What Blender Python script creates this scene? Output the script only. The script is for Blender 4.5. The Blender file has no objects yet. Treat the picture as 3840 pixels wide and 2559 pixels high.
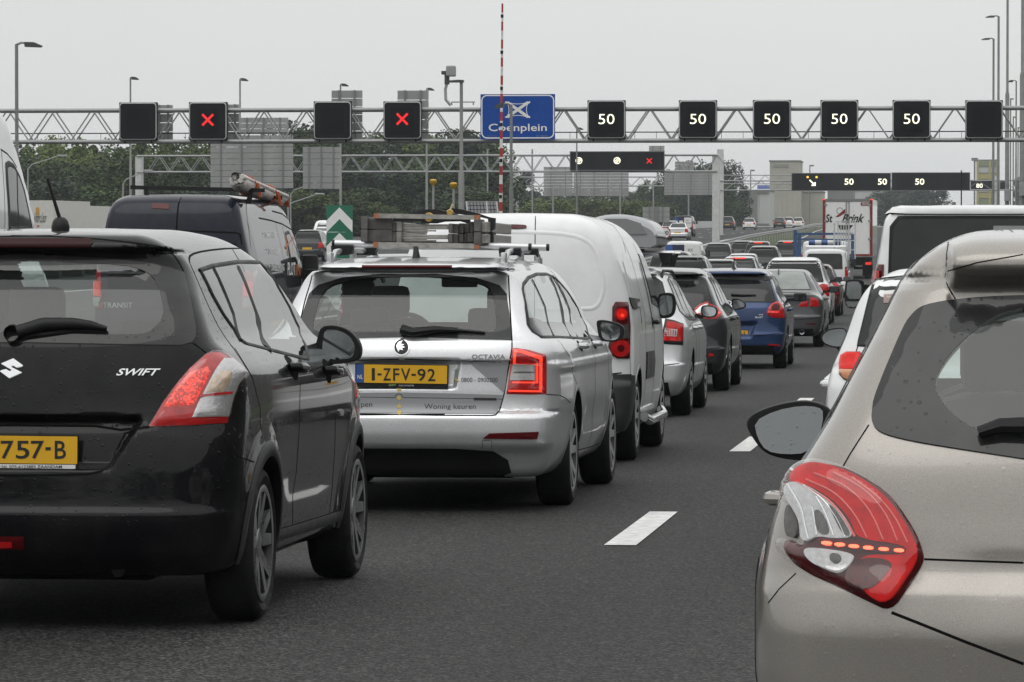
import bpy, bmesh, math, random
import numpy as np
from mathutils import Vector, Matrix
from mathutils.geometry import delaunay_2d_cdt

random.seed(7)
RNG = np.random.default_rng(11)
SC = bpy.context.scene
COL = SC.collection

# ------------------------------------------------------------------ camera, sky, exposure
FPX, CX, CY, W_PX = 16450.0, 1920.0, 1279.5, 3840.0       # focal length and centre in photograph pixels
XV, YH, EYE = 3590.0, 873.0, 1.5                           # vanishing point of the lanes, eye height
YAW = math.atan((XV - CX) / FPX)
PITCH = math.atan((CY - YH) / FPX)
cam_data = bpy.data.cameras.new('camera')
cam_data.sensor_width = 36.0
cam_data.lens = FPX / W_PX * 36.0
cam_data.clip_start, cam_data.clip_end = 0.5, 9000.0
cam = bpy.data.objects.new('camera', cam_data)
COL.objects.link(cam)
cam.location = (0, 0, EYE)
cam.rotation_euler = (math.pi / 2 - PITCH, 0, YAW)
SC.camera = cam
_f0 = Vector((-math.sin(YAW), math.cos(YAW), 0))
C_R = Vector((math.cos(YAW), math.sin(YAW), 0))
C_F = _f0 * math.cos(PITCH) - Vector((0, 0, 1)) * math.sin(PITCH)
C_U = _f0 * math.sin(PITCH) + Vector((0, 0, 1)) * math.cos(PITCH)

world = bpy.data.worlds.new('World')
SC.world = world
world.use_nodes = True
wn, wl = world.node_tree.nodes, world.node_tree.links
wn.clear()
w_out = wn.new('ShaderNodeOutputWorld')
w_bg = wn.new('ShaderNodeBackground')
w_sky = wn.new('ShaderNodeTexSky')
w_sky.sky_type = 'NISHITA'
w_sky.sun_disc = False
SUN_EL, SUN_AZ = math.radians(58), math.radians(200)
w_sky.sun_elevation, w_sky.sun_rotation = SUN_EL, SUN_AZ
w_sky.dust_density = 4.0
w_hsv = wn.new('ShaderNodeHueSaturation')
w_hsv.inputs['Saturation'].default_value = 0.12
w_hsv.inputs['Value'].default_value = 0.05
w_mix = wn.new('ShaderNodeMixRGB')                          # an overcast: a thick grey cloud layer over the sky
w_mix.inputs['Fac'].default_value = 0.90
w_co = wn.new('ShaderNodeTexCoord')
w_sep = wn.new('ShaderNodeSeparateXYZ')
w_ramp = wn.new('ShaderNodeMapRange')
w_ramp.inputs['From Min'].default_value, w_ramp.inputs['From Max'].default_value = 0.0, 1.0
w_ramp.inputs['To Min'].default_value, w_ramp.inputs['To Max'].default_value = 1.0, 1.75
w_noise = wn.new('ShaderNodeTexNoise')
w_noise.inputs['Scale'].default_value = 5.0
w_noise.inputs['Detail'].default_value = 4.0
w_nr = wn.new('ShaderNodeMapRange')
w_nr.inputs['To Min'].default_value, w_nr.inputs['To Max'].default_value = 0.94, 1.06
w_mul = wn.new('ShaderNodeMath'); w_mul.operation = 'MULTIPLY'
w_cl = wn.new('ShaderNodeMixRGB'); w_cl.blend_type = 'MULTIPLY'; w_cl.inputs['Fac'].default_value = 1.0
w_cl.inputs['Color1'].default_value = (0.80, 0.81, 0.803, 1)
wl.new(w_co.outputs['Generated'], w_sep.inputs[0])
wl.new(w_sep.outputs['Z'], w_ramp.inputs['Value'])
wl.new(w_co.outputs['Generated'], w_noise.inputs['Vector'])
wl.new(w_noise.outputs['Fac'], w_nr.inputs['Value'])
wl.new(w_ramp.outputs[0], w_mul.inputs[0]); wl.new(w_nr.outputs[0], w_mul.inputs[1])
wl.new(w_mul.outputs[0], w_cl.inputs['Color2'])
wl.new(w_sky.outputs[0], w_hsv.inputs['Color'])
wl.new(w_hsv.outputs[0], w_mix.inputs['Color1'])
wl.new(w_cl.outputs[0], w_mix.inputs['Color2'])
wl.new(w_mix.outputs[0], w_bg.inputs['Color'])
w_bg.inputs['Strength'].default_value = 1.0
wl.new(w_bg.outputs[0], w_out.inputs['Surface'])

sun_data = bpy.data.lights.new('sun', 'SUN')
sun_data.energy = 0.5
sun_data.angle = math.radians(40)
sun_data.color = (1.0, 0.97, 0.93)
sun = bpy.data.objects.new('sun', sun_data)
COL.objects.link(sun)
sun.rotation_euler = (math.pi / 2 - SUN_EL, 0, math.pi - SUN_AZ)
sun.location = (0, 0, 60)
SC.view_settings.view_transform = 'Standard'
SC.view_settings.look = 'None'
SC.view_settings.exposure = 0.0
SC.view_settings.gamma = 1.0
SC.view_settings.use_curve_mapping = False
SC.cycles.max_bounces = 7
SC.cycles.transparent_max_bounces = 12
SC.cycles.caustics_reflective = False
SC.cycles.caustics_refractive = False
SC.cycles.use_denoising = True

# ------------------------------------------------------------------ ground profile of the motorway (a shallow dip, then a rise)
_gy = [-40, 0, 10, 17, 26, 32, 43, 64, 100, 165, 224, 300, 400, 500, 600, 800, 1200, 4000]
_gz = [.40, .13, .05, 0, -.105, -.165, -.29, -.47, -.72, -.95, -.85, -.5, .2, .9, 2.0, 2.6, 2.8, 2.8]

def pchip(xs, ys):
 """monotone cubic through the points, returned as a fast table lookup"""
 xs, ys = np.asarray(xs, float), np.asarray(ys, float)
 h = np.diff(xs); d = np.diff(ys) / h
 m = np.zeros_like(xs)
 for i in range(1, len(xs) - 1):
  if d[i - 1] * d[i] > 0:
   w1, w2 = 2 * h[i] + h[i - 1], h[i] + 2 * h[i - 1]
   m[i] = (w1 + w2) / (w1 / d[i - 1] + w2 / d[i])
 m[0], m[-1] = d[0], d[-1]
 t = np.linspace(xs[0], xs[-1], 1600)
 k = np.clip(np.searchsorted(xs, t) - 1, 0, len(h) - 1)
 s = (t - xs[k]) / h[k]
 v = ((1 + 2 * s) * (1 - s) ** 2 * ys[k] + s * (1 - s) ** 2 * h[k] * m[k] + s * s * (3 - 2 * s) * ys[k + 1] + s * s * (s - 1) * h[k] * m[k + 1])
 dv = np.gradient(v, t)
 f = lambda x: np.interp(x, t, v)
 f.d = lambda x: np.interp(x, t, dv)
 return f

_gf = pchip(_gy, _gz)

def ground(Y):
 return float(_gf(Y))

_bf = pchip([-60, 60, 165, 224, 366, 600, 1000, 4000, 8000], [0, 0, -1.2, -2.2, -4.0, -6.2, -9, -30, -60])

def bend(Y):
 """the carriageway bends gently to the left far ahead"""
 return _bf(Y)

_lf = pchip([-60, 60, 100, 165, 235, 300, 366, 450, 520, 600, 800, 4000], [.2, -.45, -.6, -.55, -.1, .4, .9, 1.3, 1.6, 2.05, 2.7, 2.7])

def ground_left(Y):
 """height of the neighbouring carriageway on the left"""
 return float(_lf(Y))

def P(px, py, Y):
 """point seen at photograph pixel (px, py) that lies Y metres ahead"""
 d = C_F + C_R * ((px - CX) / FPX) + C_U * ((CY - py) / FPX)
 return Vector((0, 0, EYE)) + d * (Y / d.y)

def S(Y):
 return FPX / Y

def lat(px, Y):
 """lateral position of what is seen in pixel column px at Y metres"""
 return P(px, 1300, Y).x

# ------------------------------------------------------------------ objects
def tag(o, label=None, cat=None, group=None, kind=None):
 if label: o['label'] = label
 if cat: o['category'] = cat
 if group: o['group'] = group
 if kind: o['kind'] = kind
 return o

def empty(name, loc, label=None, cat=None, group=None, rot=(0, 0, 0)):
 o = bpy.data.objects.new(name, None)
 o.empty_display_size = 0.2
 COL.objects.link(o)
 o.location = loc; o.rotation_euler = rot
 return tag(o, label, cat, group)

def mesh_obj(name, verts, faces, mat, parent=None, smooth=False, normals=None, fmat=None):
 me = bpy.data.meshes.new(name)
 if isinstance(verts, np.ndarray): verts = verts.tolist()
 if isinstance(faces, np.ndarray): faces = faces.tolist()
 me.from_pydata(verts, [], faces)
 for m in (mat if isinstance(mat, (list, tuple)) else [mat]):
  me.materials.append(m)
 if fmat is not None:
  me.polygons.foreach_set('material_index', np.asarray(fmat, np.int32))
 if smooth:
  me.polygons.foreach_set('use_smooth', np.ones(len(me.polygons), bool))
 me.update()
 if normals is not None:
  me.normals_split_custom_set_from_vertices(np.asarray(normals).tolist())
 o = bpy.data.objects.new(name, me)
 COL.objects.link(o)
 if parent is not None: o.parent = parent
 return o

def dup(o, loc=None, rot=None, label=None, mats=None, scale=None):
 """a copy of a thing with copies of its parts and sub-parts; mats swaps materials by name"""
 def cp(src, par):
  c = src.copy(); COL.objects.link(c)
  if par is not None: c.parent = par
  if mats and c.type == 'MESH':
   for s in c.material_slots:
    m = s.material
    if m and m.name in mats:
     s.link = 'OBJECT'; s.material = mats[m.name]
  for ch in src.children: cp(ch, c)
  return c
 r = cp(o, None)
 if loc is not None: r.location = loc
 if rot is not None: r.rotation_euler = rot
 if scale is not None: r.scale = (scale,) * 3 if isinstance(scale, (int, float)) else scale
 if label: r['label'] = label
 return r

class MB:
 """collects simple shapes and links them as one mesh"""
 def __init__(self): self.v, self.f, self.m, self.cm = [], [], [], 0

 def add(self, v, f):
  b = len(self.v)
  self.v += [tuple(p) for p in v]
  self.f += [tuple(b + i for i in q) for q in f]
  self.m += [self.cm] * len(f)
  return self

 def box(self, c, s, bev=0.0, rot=None):
  hx, hy, hz = s[0] / 2, s[1] / 2, s[2] / 2
  if bev <= 0:
   v = [(x, y, z) for x in (-hx, hx) for y in (-hy, hy) for z in (-hz, hz)]
   f = [(0, 1, 3, 2), (4, 6, 7, 5), (0, 4, 5, 1), (2, 3, 7, 6), (0, 2, 6, 4), (1, 5, 7, 3)]
  else:
   bm = bmesh.new()
   bmesh.ops.create_cube(bm, size=1)
   for w in bm.verts: w.co = Vector((w.co.x * s[0], w.co.y * s[1], w.co.z * s[2]))
   bmesh.ops.bevel(bm, geom=bm.edges[:], offset=min(bev, min(s) * .49), segments=2, affect='EDGES', profile=.6)
   bm.verts.index_update()
   v = [w.co[:] for w in bm.verts]; f = [[w.index for w in q.verts] for q in bm.faces]
   bm.free()
  if rot is not None: v = [tuple(rot @ Vector(p)) for p in v]
  return self.add([(p[0] + c[0], p[1] + c[1], p[2] + c[2]) for p in v], f)

 def bar(self, a, b, w, h=None):
  """a square bar between two points"""
  a, b = Vector(a), Vector(b); d = (b - a); L = d.length; d.normalize()
  up = Vector((0, 0, 1)) if abs(d.z) < .9 else Vector((0, 1, 0))
  r = d.cross(up).normalized(); u = r.cross(d)
  h = w if h is None else h
  v = [tuple(q + r * (sx * w / 2) + u * (sz * h / 2)) for q in (a, b) for sx in (-1, 1) for sz in (-1, 1)]
  return self.add(v, [(0, 1, 3, 2), (4, 6, 7, 5), (0, 4, 5, 1), (2, 3, 7, 6), (0, 2, 6, 4), (1, 5, 7, 3)])

 def tube(self, pts, r, n=8, caps=True):
  pts = [Vector(p) for p in pts]
  rs = r if isinstance(r, (list, tuple)) else [r] * len(pts)
  rings, v, f = [], [], []
  prev = None
  for i, p in enumerate(pts):
   d = (pts[min(i + 1, len(pts) - 1)] - pts[max(i - 1, 0)]).normalized()
   if prev is None:
    ref = Vector((0, 0, 1)) if abs(d.z) < .9 else Vector((1, 0, 0))
    a = d.cross(ref).normalized()
   else:
    a = (prev - d * prev.dot(d)).normalized()
   prev = a; b = d.cross(a)
   for k in range(n):
    t = 2 * math.pi * k / n
    v.append(tuple(p + (a * math.cos(t) + b * math.sin(t)) * rs[i]))
  for i in range(len(pts) - 1):
   for k in range(n):
    f.append((i * n + k, i * n + (k + 1) % n, (i + 1) * n + (k + 1) % n, (i + 1) * n + k))
  if caps:
   f.append(tuple(range(n - 1, -1, -1))); f.append(tuple((len(pts) - 1) * n + k for k in range(n)))
  return self.add(v, f)

 def lathe(self, prof, c=(0, 0, 0), axis='z', n=24):
  """prof: (radius, height) pairs turned about an axis"""
  v, f = [], []
  for r, h in prof:
   for k in range(n):
    t = 2 * math.pi * k / n
    a, b = r * math.cos(t), r * math.sin(t)
    q = {'z': (a, b, h), 'x': (h, a, b), 'y': (b, h, a)}[axis]
    v.append((q[0] + c[0], q[1] + c[1], q[2] + c[2]))
  for i in range(len(prof) - 1):
   for k in range(n):
    f.append((i * n + k, i * n + (k + 1) % n, (i + 1) * n + (k + 1) % n, (i + 1) * n + k))
  return self.add(v, f)

 def prism(self, pts, d0, d1, axis='y'):
  """closed polygon of (a, b) pairs extruded along an axis"""
  n = len(pts)
  mk = {'y': lambda a, b, d: (a, d, b), 'x': lambda a, b, d: (d, a, b), 'z': lambda a, b, d: (a, b, d)}[axis]
  v = [mk(a, b, d0) for a, b in pts] + [mk(a, b, d1) for a, b in pts]
  f = [tuple(range(n)), tuple(range(2 * n - 1, n - 1, -1))] + [(i, i + n, (i + 1) % n + n, (i + 1) % n) for i in range(n)]
  return self.add(v, f)

 def quad(self, a, b, c, d): return self.add([a, b, c, d], [(0, 1, 2, 3)])

 def build(self, name, mat, parent=None, smooth=False):
  o = mesh_obj(name, self.v, self.f, mat, parent, False, None, self.m)
  me = o.data
  bm = bmesh.new(); bm.from_mesh(me)
  bmesh.ops.recalc_face_normals(bm, faces=bm.faces[:])
  if smooth:
   for q in bm.faces: q.smooth = True
   for e in bm.edges:
    e.smooth = not (len(e.link_faces) == 2 and e.calc_face_angle(0) > math.radians(38))
  bm.to_mesh(me); bm.free()
  return o

# ------------------------------------------------------------------ materials
MAT = {}

def _nt(name):
 m = bpy.data.materials.new(name); m.use_nodes = True
 n, l = m.node_tree.nodes, m.node_tree.links
 return m, n, l, n['Principled BSDF']

def simple(name, col, rough=.5, metal=0., coat=0., spec=.5, var=.12, scale=6., emit=None, es=1., bump=0., bscale=60.):
 """a plain surface with slight mottling of colour and gloss"""
 m, n, l, b = _nt(name)
 co = n.new('ShaderNodeTexCoord')
 no = n.new('ShaderNodeTexNoise'); no.inputs['Scale'].default_value = scale; no.inputs['Detail'].default_value = 5
 l.new(co.outputs['Object'], no.inputs['Vector'])
 mr = n.new('ShaderNodeMapRange'); mr.inputs['From Min'].default_value = .3; mr.inputs['From Max'].default_value = .7
 mr.inputs['To Min'].default_value, mr.inputs['To Max'].default_value = 1 - var, 1 + var
 l.new(no.outputs['Fac'], mr.inputs['Value'])
 mx = n.new('ShaderNodeMixRGB'); mx.blend_type = 'MULTIPLY'; mx.inputs['Fac'].default_value = 1
 mx.inputs['Color1'].default_value = (*col, 1)
 l.new(mr.outputs[0], mx.inputs['Color2']); l.new(mx.outputs[0], b.inputs['Base Color'])
 mm = n.new('ShaderNodeMath'); mm.operation = 'MULTIPLY'; mm.inputs[1].default_value = rough
 l.new(mr.outputs[0], mm.inputs[0]); l.new(mm.outputs[0], b.inputs['Roughness'])
 b.inputs['Metallic'].default_value = metal
 b.inputs['Coat Weight'].default_value = coat
 b.inputs['Specular IOR Level'].default_value = spec
 if bump:
  n2 = n.new('ShaderNodeTexNoise'); n2.inputs['Scale'].default_value = bscale; n2.inputs['Detail'].default_value = 4
  l.new(co.outputs['Object'], n2.inputs['Vector'])
  bp = n.new('ShaderNodeBump'); bp.inputs['Strength'].default_value = bump; bp.inputs['Distance'].default_value = .01
  l.new(n2.outputs['Fac'], bp.inputs['Height']); l.new(bp.outputs[0], b.inputs['Normal'])
 if emit:
  b.inputs['Emission Color'].default_value = (*emit, 1); b.inputs['Emission Strength'].default_value = es
 MAT[name] = m
 return m

def paint(name, col, metal=.0, rough=.3, coat=1., drops=0., flake=.0, inner=(.02, .02, .022), dirt=.12, coatr=.04, cior=1.38):
 """car paint under clear coat: fine flake, a film of road dirt, rain drops standing on it; the inside of the shell is dark lining"""
 m, n, l, b = _nt(name)
 co = n.new('ShaderNodeTexCoord')
 base = n.new('ShaderNodeRGB'); base.outputs[0].default_value = (*col, 1)
 last = base.outputs[0]
 if flake:
  fl = n.new('ShaderNodeTexNoise'); fl.inputs['Scale'].default_value = 420.; fl.inputs['Detail'].default_value = 1
  l.new(co.outputs['Object'], fl.inputs['Vector'])
  mr = n.new('ShaderNodeMapRange'); mr.inputs['From Min'].default_value = .3; mr.inputs['From Max'].default_value = .7
  mr.inputs['To Min'].default_value, mr.inputs['To Max'].default_value = 1 - flake, 1 + flake
  l.new(fl.outputs['Fac'], mr.inputs['Value'])
  mx = n.new('ShaderNodeMixRGB'); mx.blend_type = 'MULTIPLY'; mx.inputs['Fac'].default_value = 1
  l.new(last, mx.inputs['Color1']); l.new(mr.outputs[0], mx.inputs['Color2']); last = mx.outputs[0]
 dn = n.new('ShaderNodeTexNoise'); dn.inputs['Scale'].default_value = 3.2; dn.inputs['Detail'].default_value = 7; dn.inputs['Roughness'].default_value = .65
 l.new(co.outputs['Object'], dn.inputs['Vector'])
 dr = n.new('ShaderNodeMapRange'); dr.inputs['From Min'].default_value = .42; dr.inputs['From Max'].default_value = .75
 dr.inputs['To Min'].default_value, dr.inputs['To Max'].default_value = 0, dirt
 l.new(dn.outputs['Fac'], dr.inputs['Value'])
 dm = n.new('ShaderNodeMixRGB'); dm.inputs['Color2'].default_value = (.14, .13, .12, 1)
 l.new(dr.outputs[0], dm.inputs['Fac']); l.new(last, dm.inputs['Color1']); last = dm.outputs[0]
 l.new(last, b.inputs['Base Color'])
 b.inputs['Metallic'].default_value = metal
 b.inputs['Roughness'].default_value = rough
 b.inputs['Coat Weight'].default_value = coat
 b.inputs['Coat Roughness'].default_value = coatr
 b.inputs['Specular IOR Level'].default_value = .05
 b.inputs['Coat IOR'].default_value = cior
 if drops:
  vo = n.new('ShaderNodeTexVoronoi'); vo.inputs['Scale'].default_value = 62.; vo.inputs['Randomness'].default_value = 1.
  l.new(co.outputs['Object'], vo.inputs['Vector'])
  pick = n.new('ShaderNodeSeparateColor'); l.new(vo.outputs['Color'], pick.inputs[0])
  sz = n.new('ShaderNodeMapRange'); sz.inputs['From Min'].default_value = .45; sz.inputs['From Max'].default_value = 1.
  sz.inputs['To Min'].default_value, sz.inputs['To Max'].default_value = 0., .36
  l.new(pick.outputs[0], sz.inputs['Value'])
  dv = n.new('ShaderNodeMath'); dv.operation = 'SUBTRACT'
  l.new(sz.outputs[0], dv.inputs[0]); l.new(vo.outputs['Distance'], dv.inputs[1])
  mxm = n.new('ShaderNodeMath'); mxm.operation = 'MAXIMUM'; mxm.inputs[1].default_value = 0
  l.new(dv.outputs[0], mxm.inputs[0])
  sq = n.new('ShaderNodeMath'); sq.operation = 'POWER'; sq.inputs[1].default_value = .5
  l.new(mxm.outputs[0], sq.inputs[0])
  bp = n.new('ShaderNodeBump'); bp.inputs['Strength'].default_value = drops; bp.inputs['Distance'].default_value = .006
  l.new(sq.outputs[0], bp.inputs['Height'])
  l.new(bp.outputs[0], b.inputs['Coat Normal']); l.new(bp.outputs[0], b.inputs['Normal'])
 ins = n.new('ShaderNodeBsdfDiffuse'); ins.inputs['Color'].default_value = (*inner, 1)
 geo = n.new('ShaderNodeNewGeometry'); mxs = n.new('ShaderNodeMixShader')
 l.new(geo.outputs['Backfacing'], mxs.inputs[0]); l.new(b.outputs[0], mxs.inputs[1]); l.new(ins.outputs[0], mxs.inputs[2])
 l.new(mxs.outputs[0], n['Material Output'].inputs['Surface'])
 MAT[name] = m
 return m

def glass(name, tint=(.55, .6, .58), haze=.0, rough=.0, drops=0.):
 """a window pane: tinted, see-through, reflecting by angle, with a film of road grime"""
 m = bpy.data.materials.new(name); m.use_nodes = True
 n, l = m.node_tree.nodes, m.node_tree.links
 n.remove(n['Principled BSDF'])
 tr = n.new('ShaderNodeBsdfTransparent'); tr.inputs['Color'].default_value = (*tint, 1)
 gl = n.new('ShaderNodeBsdfGlossy'); gl.inputs['Roughness'].default_value = .015 + rough; gl.inputs['Color'].default_value = (1, 1, 1, 1)
 geo = n.new('ShaderNodeNewGeometry'); dt = n.new('ShaderNodeVectorMath'); dt.operation = 'DOT_PRODUCT'   # both faces of the pane reflect: .08 head on, rising to grazing
 l.new(geo.outputs['Incoming'], dt.inputs[0]); l.new(geo.outputs['Normal'], dt.inputs[1])
 ab = n.new('ShaderNodeMath'); ab.operation = 'ABSOLUTE'; l.new(dt.outputs['Value'], ab.inputs[0])
 on = n.new('ShaderNodeMath'); on.operation = 'SUBTRACT'; on.inputs[0].default_value = 1; l.new(ab.outputs[0], on.inputs[1])
 pw = n.new('ShaderNodeMath'); pw.operation = 'POWER'; pw.inputs[1].default_value = 5.; l.new(on.outputs[0], pw.inputs[0])
 fr = n.new('ShaderNodeMath'); fr.operation = 'MULTIPLY_ADD'; fr.inputs[1].default_value = .92; fr.inputs[2].default_value = .055; l.new(pw.outputs[0], fr.inputs[0])
 m1 = n.new('ShaderNodeMixShader'); m2 = n.new('ShaderNodeMixShader')
 df = n.new('ShaderNodeBsdfDiffuse'); df.inputs['Color'].default_value = (.34, .36, .35, 1)
 co = n.new('ShaderNodeTexCoord'); no = n.new('ShaderNodeTexNoise'); no.inputs['Scale'].default_value = 5; no.inputs['Detail'].default_value = 6
 l.new(co.outputs['Object'], no.inputs['Vector'])
 mr = n.new('ShaderNodeMapRange'); mr.inputs['To Min'].default_value, mr.inputs['To Max'].default_value = haze * .6, haze * 1.4
 l.new(no.outputs['Fac'], mr.inputs['Value'])
 l.new(mr.outputs[0], m2.inputs[0]); l.new(tr.outputs[0], m2.inputs[1]); l.new(df.outputs[0], m2.inputs[2])
 l.new(fr.outputs[0], m1.inputs[0]); l.new(m2.outputs[0], m1.inputs[1]); l.new(gl.outputs[0], m1.inputs[2])
 l.new(m1.outputs[0], n['Material Output'].inputs['Surface'])
 MAT[name] = m
 return m

def lit(name, es):
 """a lit lamp behind a red lens whose prisms sparkle"""
 m = simple(name, (.34, .012, .010), .18, coat=.8)
 n, l = m.node_tree.nodes, m.node_tree.links
 b = n['Principled BSDF']; co = n.new('ShaderNodeTexCoord'); vo = n.new('ShaderNodeTexVoronoi'); vo.inputs['Scale'].default_value = 150.
 l.new(co.outputs['Object'], vo.inputs['Vector'])
 sc = n.new('ShaderNodeSeparateColor'); l.new(vo.outputs['Color'], sc.inputs[0])
 r = n.new('ShaderNodeMapRange'); r.inputs['From Min'].default_value = .45; r.inputs['To Min'].default_value = es * .35; r.inputs['To Max'].default_value = es * 2.
 l.new(sc.outputs[0], r.inputs['Value']); l.new(r.outputs[0], b.inputs['Emission Strength'])
 b.inputs['Emission Color'].default_value = (1, .05, .018, 1)
 return m

M_outer = glass('lamp_glass', (1., 1., 1.), .0, .015)
M_frit = paint('window_frit', (.026, .026, .028), .0, .3, 1., drops=.4, cior=1.42, dirt=.25)
M_trim = simple('black_trim', (.012, .012, .013), .5, spec=.3, var=.2, bump=.15, bscale=200)
M_plast = simple('grey_plastic', (.035, .035, .037), .5, var=.2, bump=.2, bscale=160)
M_gap = simple('gap_shadow', (.006, .006, .006), .8, spec=.1)
M_under = simple('underside', (.010, .010, .010), .85, spec=.15, var=.3)
M_rubber = simple('tyre_rubber', (.016, .016, .016), .75, spec=.25, var=.3, scale=20, bump=.3, bscale=90)
M_alloy = simple('alloy_rim', (.66, .66, .67), .3, metal=.55, var=.15, scale=9)
M_alloyd = simple('dark_rim', (.03, .03, .03), .35, metal=.3)
M_dchrome = simple('dark_chrome', (.16, .16, .17), .2, metal=.9, var=.1)
M_chrome = simple('chrome', (.78, .79, .80), .12, metal=1., var=.05)
M_mirror = simple('mirror_glass', (.34, .36, .37), .05, metal=1., var=.1, scale=12)
M_red = simple('red_lens', (.40, .008, .010), .14, coat=.7, spec=.2, var=.3, scale=24, emit=(1, .02, .015), es=.04)
M_redsoft = simple('soft_lit_red_lens', (.36, .006, .006), .25, coat=.4, spec=.15, var=.25, scale=30, emit=(1, .022, .010), es=.36)
M_redlit = lit('lit_red_lens', .75)
M_redglow = simple('glowing_red_lamp', (.5, .02, .015), .2, coat=.6, emit=(1, .055, .02), es=.95)
M_reddark = simple('dark_red_lens', (.085, .004, .006), .2, coat=.25, spec=.2, var=.2)
M_clear = simple('clear_lens', (.54, .54, .54), .16, metal=.6, coat=.3, var=.12, scale=90, bump=.10, bscale=130)
M_amber = simple('amber_lens', (.50, .16, .03), .15, coat=1., var=.2)
M_smoke = simple('smoked_lens', (.09, .085, .08), .2, metal=.2, coat=.5, var=.3, scale=60)
M_redbright = simple('bright_red_lens', (.42, .004, .006), .35, coat=.0, spec=.1, var=.3, scale=26, emit=(1, .012, .010), es=.14)
M_yellow = simple('plate_yellow', (.78, .43, .018), .35, var=.06)
M_ink = simple('plate_ink', (.015, .015, .015), .5)
M_blue = simple('plate_blue', (.03, .09, .30), .4)
M_white = simple('white_print', (.78, .78, .77), .5, var=.05)
M_seat = simple('seat_cloth', (.030, .031, .033), .8, var=.2, scale=30)
M_dash = simple('dashboard', (.035, .036, .037), .6)
M_glass = glass('car_glass', (.78, .84, .82), .04)
M_rglass = glass('rear_glass', (.66, .73, .71), .04)
M_dglass = simple('dark_glass', (.020, .023, .024), .05, coat=0., spec=.9, var=.4, scale=3)
M_tglass = simple('tinted_glass', (.016, .019, .019), .06, spec=.45, var=.3, scale=3)
M_galv = simple('galvanised_steel', (.33, .335, .335), .5, metal=.4, var=.12, scale=4)
M_pale = simple('pale_steel', (.56, .565, .56), .5, metal=.15, var=.10, scale=3)
M_gold = simple('gold_print', (.60, .44, .12), .45)
M_orange = simple('orange_plastic', (.55, .17, .06), .5)

# ------------------------------------------------------------------ flat shapes
def chaikin(pts, it=2, closed=True):
 p = np.asarray(pts, float)
 for _ in range(it):
  if closed:
   q = np.roll(p, -1, 0)
   p = np.stack([p * .75 + q * .25, p * .25 + q * .75], 1).reshape(-1, 2)
  else:
   a, b = p[:-1], p[1:]
   m = np.stack([a * .75 + b * .25, a * .25 + b * .75], 1).reshape(-1, 2)
   p = np.vstack([p[:1], m[1:-1], p[-1:]])
 return p

def resample(pts, step, closed=True):
 p = np.asarray(pts, float)
 q = np.roll(p, -1, 0) if closed else p[1:]
 p0 = p if closed else p[:-1]
 out = []
 for a, b in zip(p0, q):
  n = max(1, int(math.ceil(np.hypot(*(b - a)) / step)))
  for k in range(n): out.append(a + (b - a) * k / n)
 if not closed: out.append(p[-1])
 return np.array(out)

def inside(poly, pts):
 poly = np.asarray(poly, float); pts = np.asarray(pts, float)
 x, y = pts[:, 0], pts[:, 1]
 r = np.zeros(len(pts), bool)
 x0, y0 = poly[-1]
 for x1, y1 in poly:
  c = ((y1 > y) != (y0 > y))
  if y0 != y1:
   r ^= c & (x < (x0 - x1) * (y - y1) / (y0 - y1) + x1)
  x0, y0 = x1, y1
 return r

def seg_dist(poly, pts, closed=True):
 poly = np.asarray(poly, float); pts = np.asarray(pts, float)
 d = np.full(len(pts), 1e9); near = pts.copy()
 nxt = np.roll(poly, -1, 0) if closed else poly[1:]
 for a, b in zip(poly if closed else poly[:-1], nxt):
  ab = b - a; L = ab @ ab
  t = np.clip(((pts - a) @ ab) / (L + 1e-12), 0, 1)
  q = a + t[:, None] * ab
  e = np.hypot(*(pts - q).T)
  m = e < d
  d[m] = e[m]; near[m] = q[m]
 return d, near

def fill(outline, holes=(), step=10.):
 """triangulate a polygon (with holes) with interior points; returns points, triangles"""
 outs = [resample(outline, step)] + [resample(h, step) for h in holes]
 v, e = [], []
 for o in outs:
  b = len(v); n = len(o)
  v += [tuple(p) for p in o]
  e += [(b + i, b + (i + 1) % n) for i in range(n)]
 O = outs[0]
 lo, hi = O.min(0), O.max(0)
 gx, gy = np.meshgrid(np.arange(lo[0] + step * .5, hi[0], step), np.arange(lo[1] + step * .5, hi[1], step))
 g = np.stack([gx.ravel(), gy.ravel()], 1)
 if len(g):
  k = inside(O, g)
  for h in outs[1:]: k &= ~inside(h, g)
  g = g[k]
  for o in outs:
   if len(g): g = g[seg_dist(o, g)[0] > step * .45]
  v += [tuple(p) for p in g]
 r = delaunay_2d_cdt([Vector(p) for p in v], e, [], 0, 1e-6)
 vv = np.array([tuple(p) for p in r[0]]); tt = np.array([f for f in r[2] if len(f) == 3])
 c = vv[tt].mean(1)
 k = inside(O, c)
 for h in outs[1:]: k &= ~inside(h, c)
 tt = tt[k]
 used = np.unique(tt); rm = -np.ones(len(vv), int); rm[used] = np.arange(len(used))
 return vv[used], rm[tt]

def boundary(tt):
 from collections import Counter
 c = Counter()
 for t in tt:
  for a, b in ((t[0], t[1]), (t[1], t[2]), (t[2], t[0])): c[(min(a, b), max(a, b))] += 1
 return [k for k, n in c.items() if n == 1]

_TXT = {}

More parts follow.
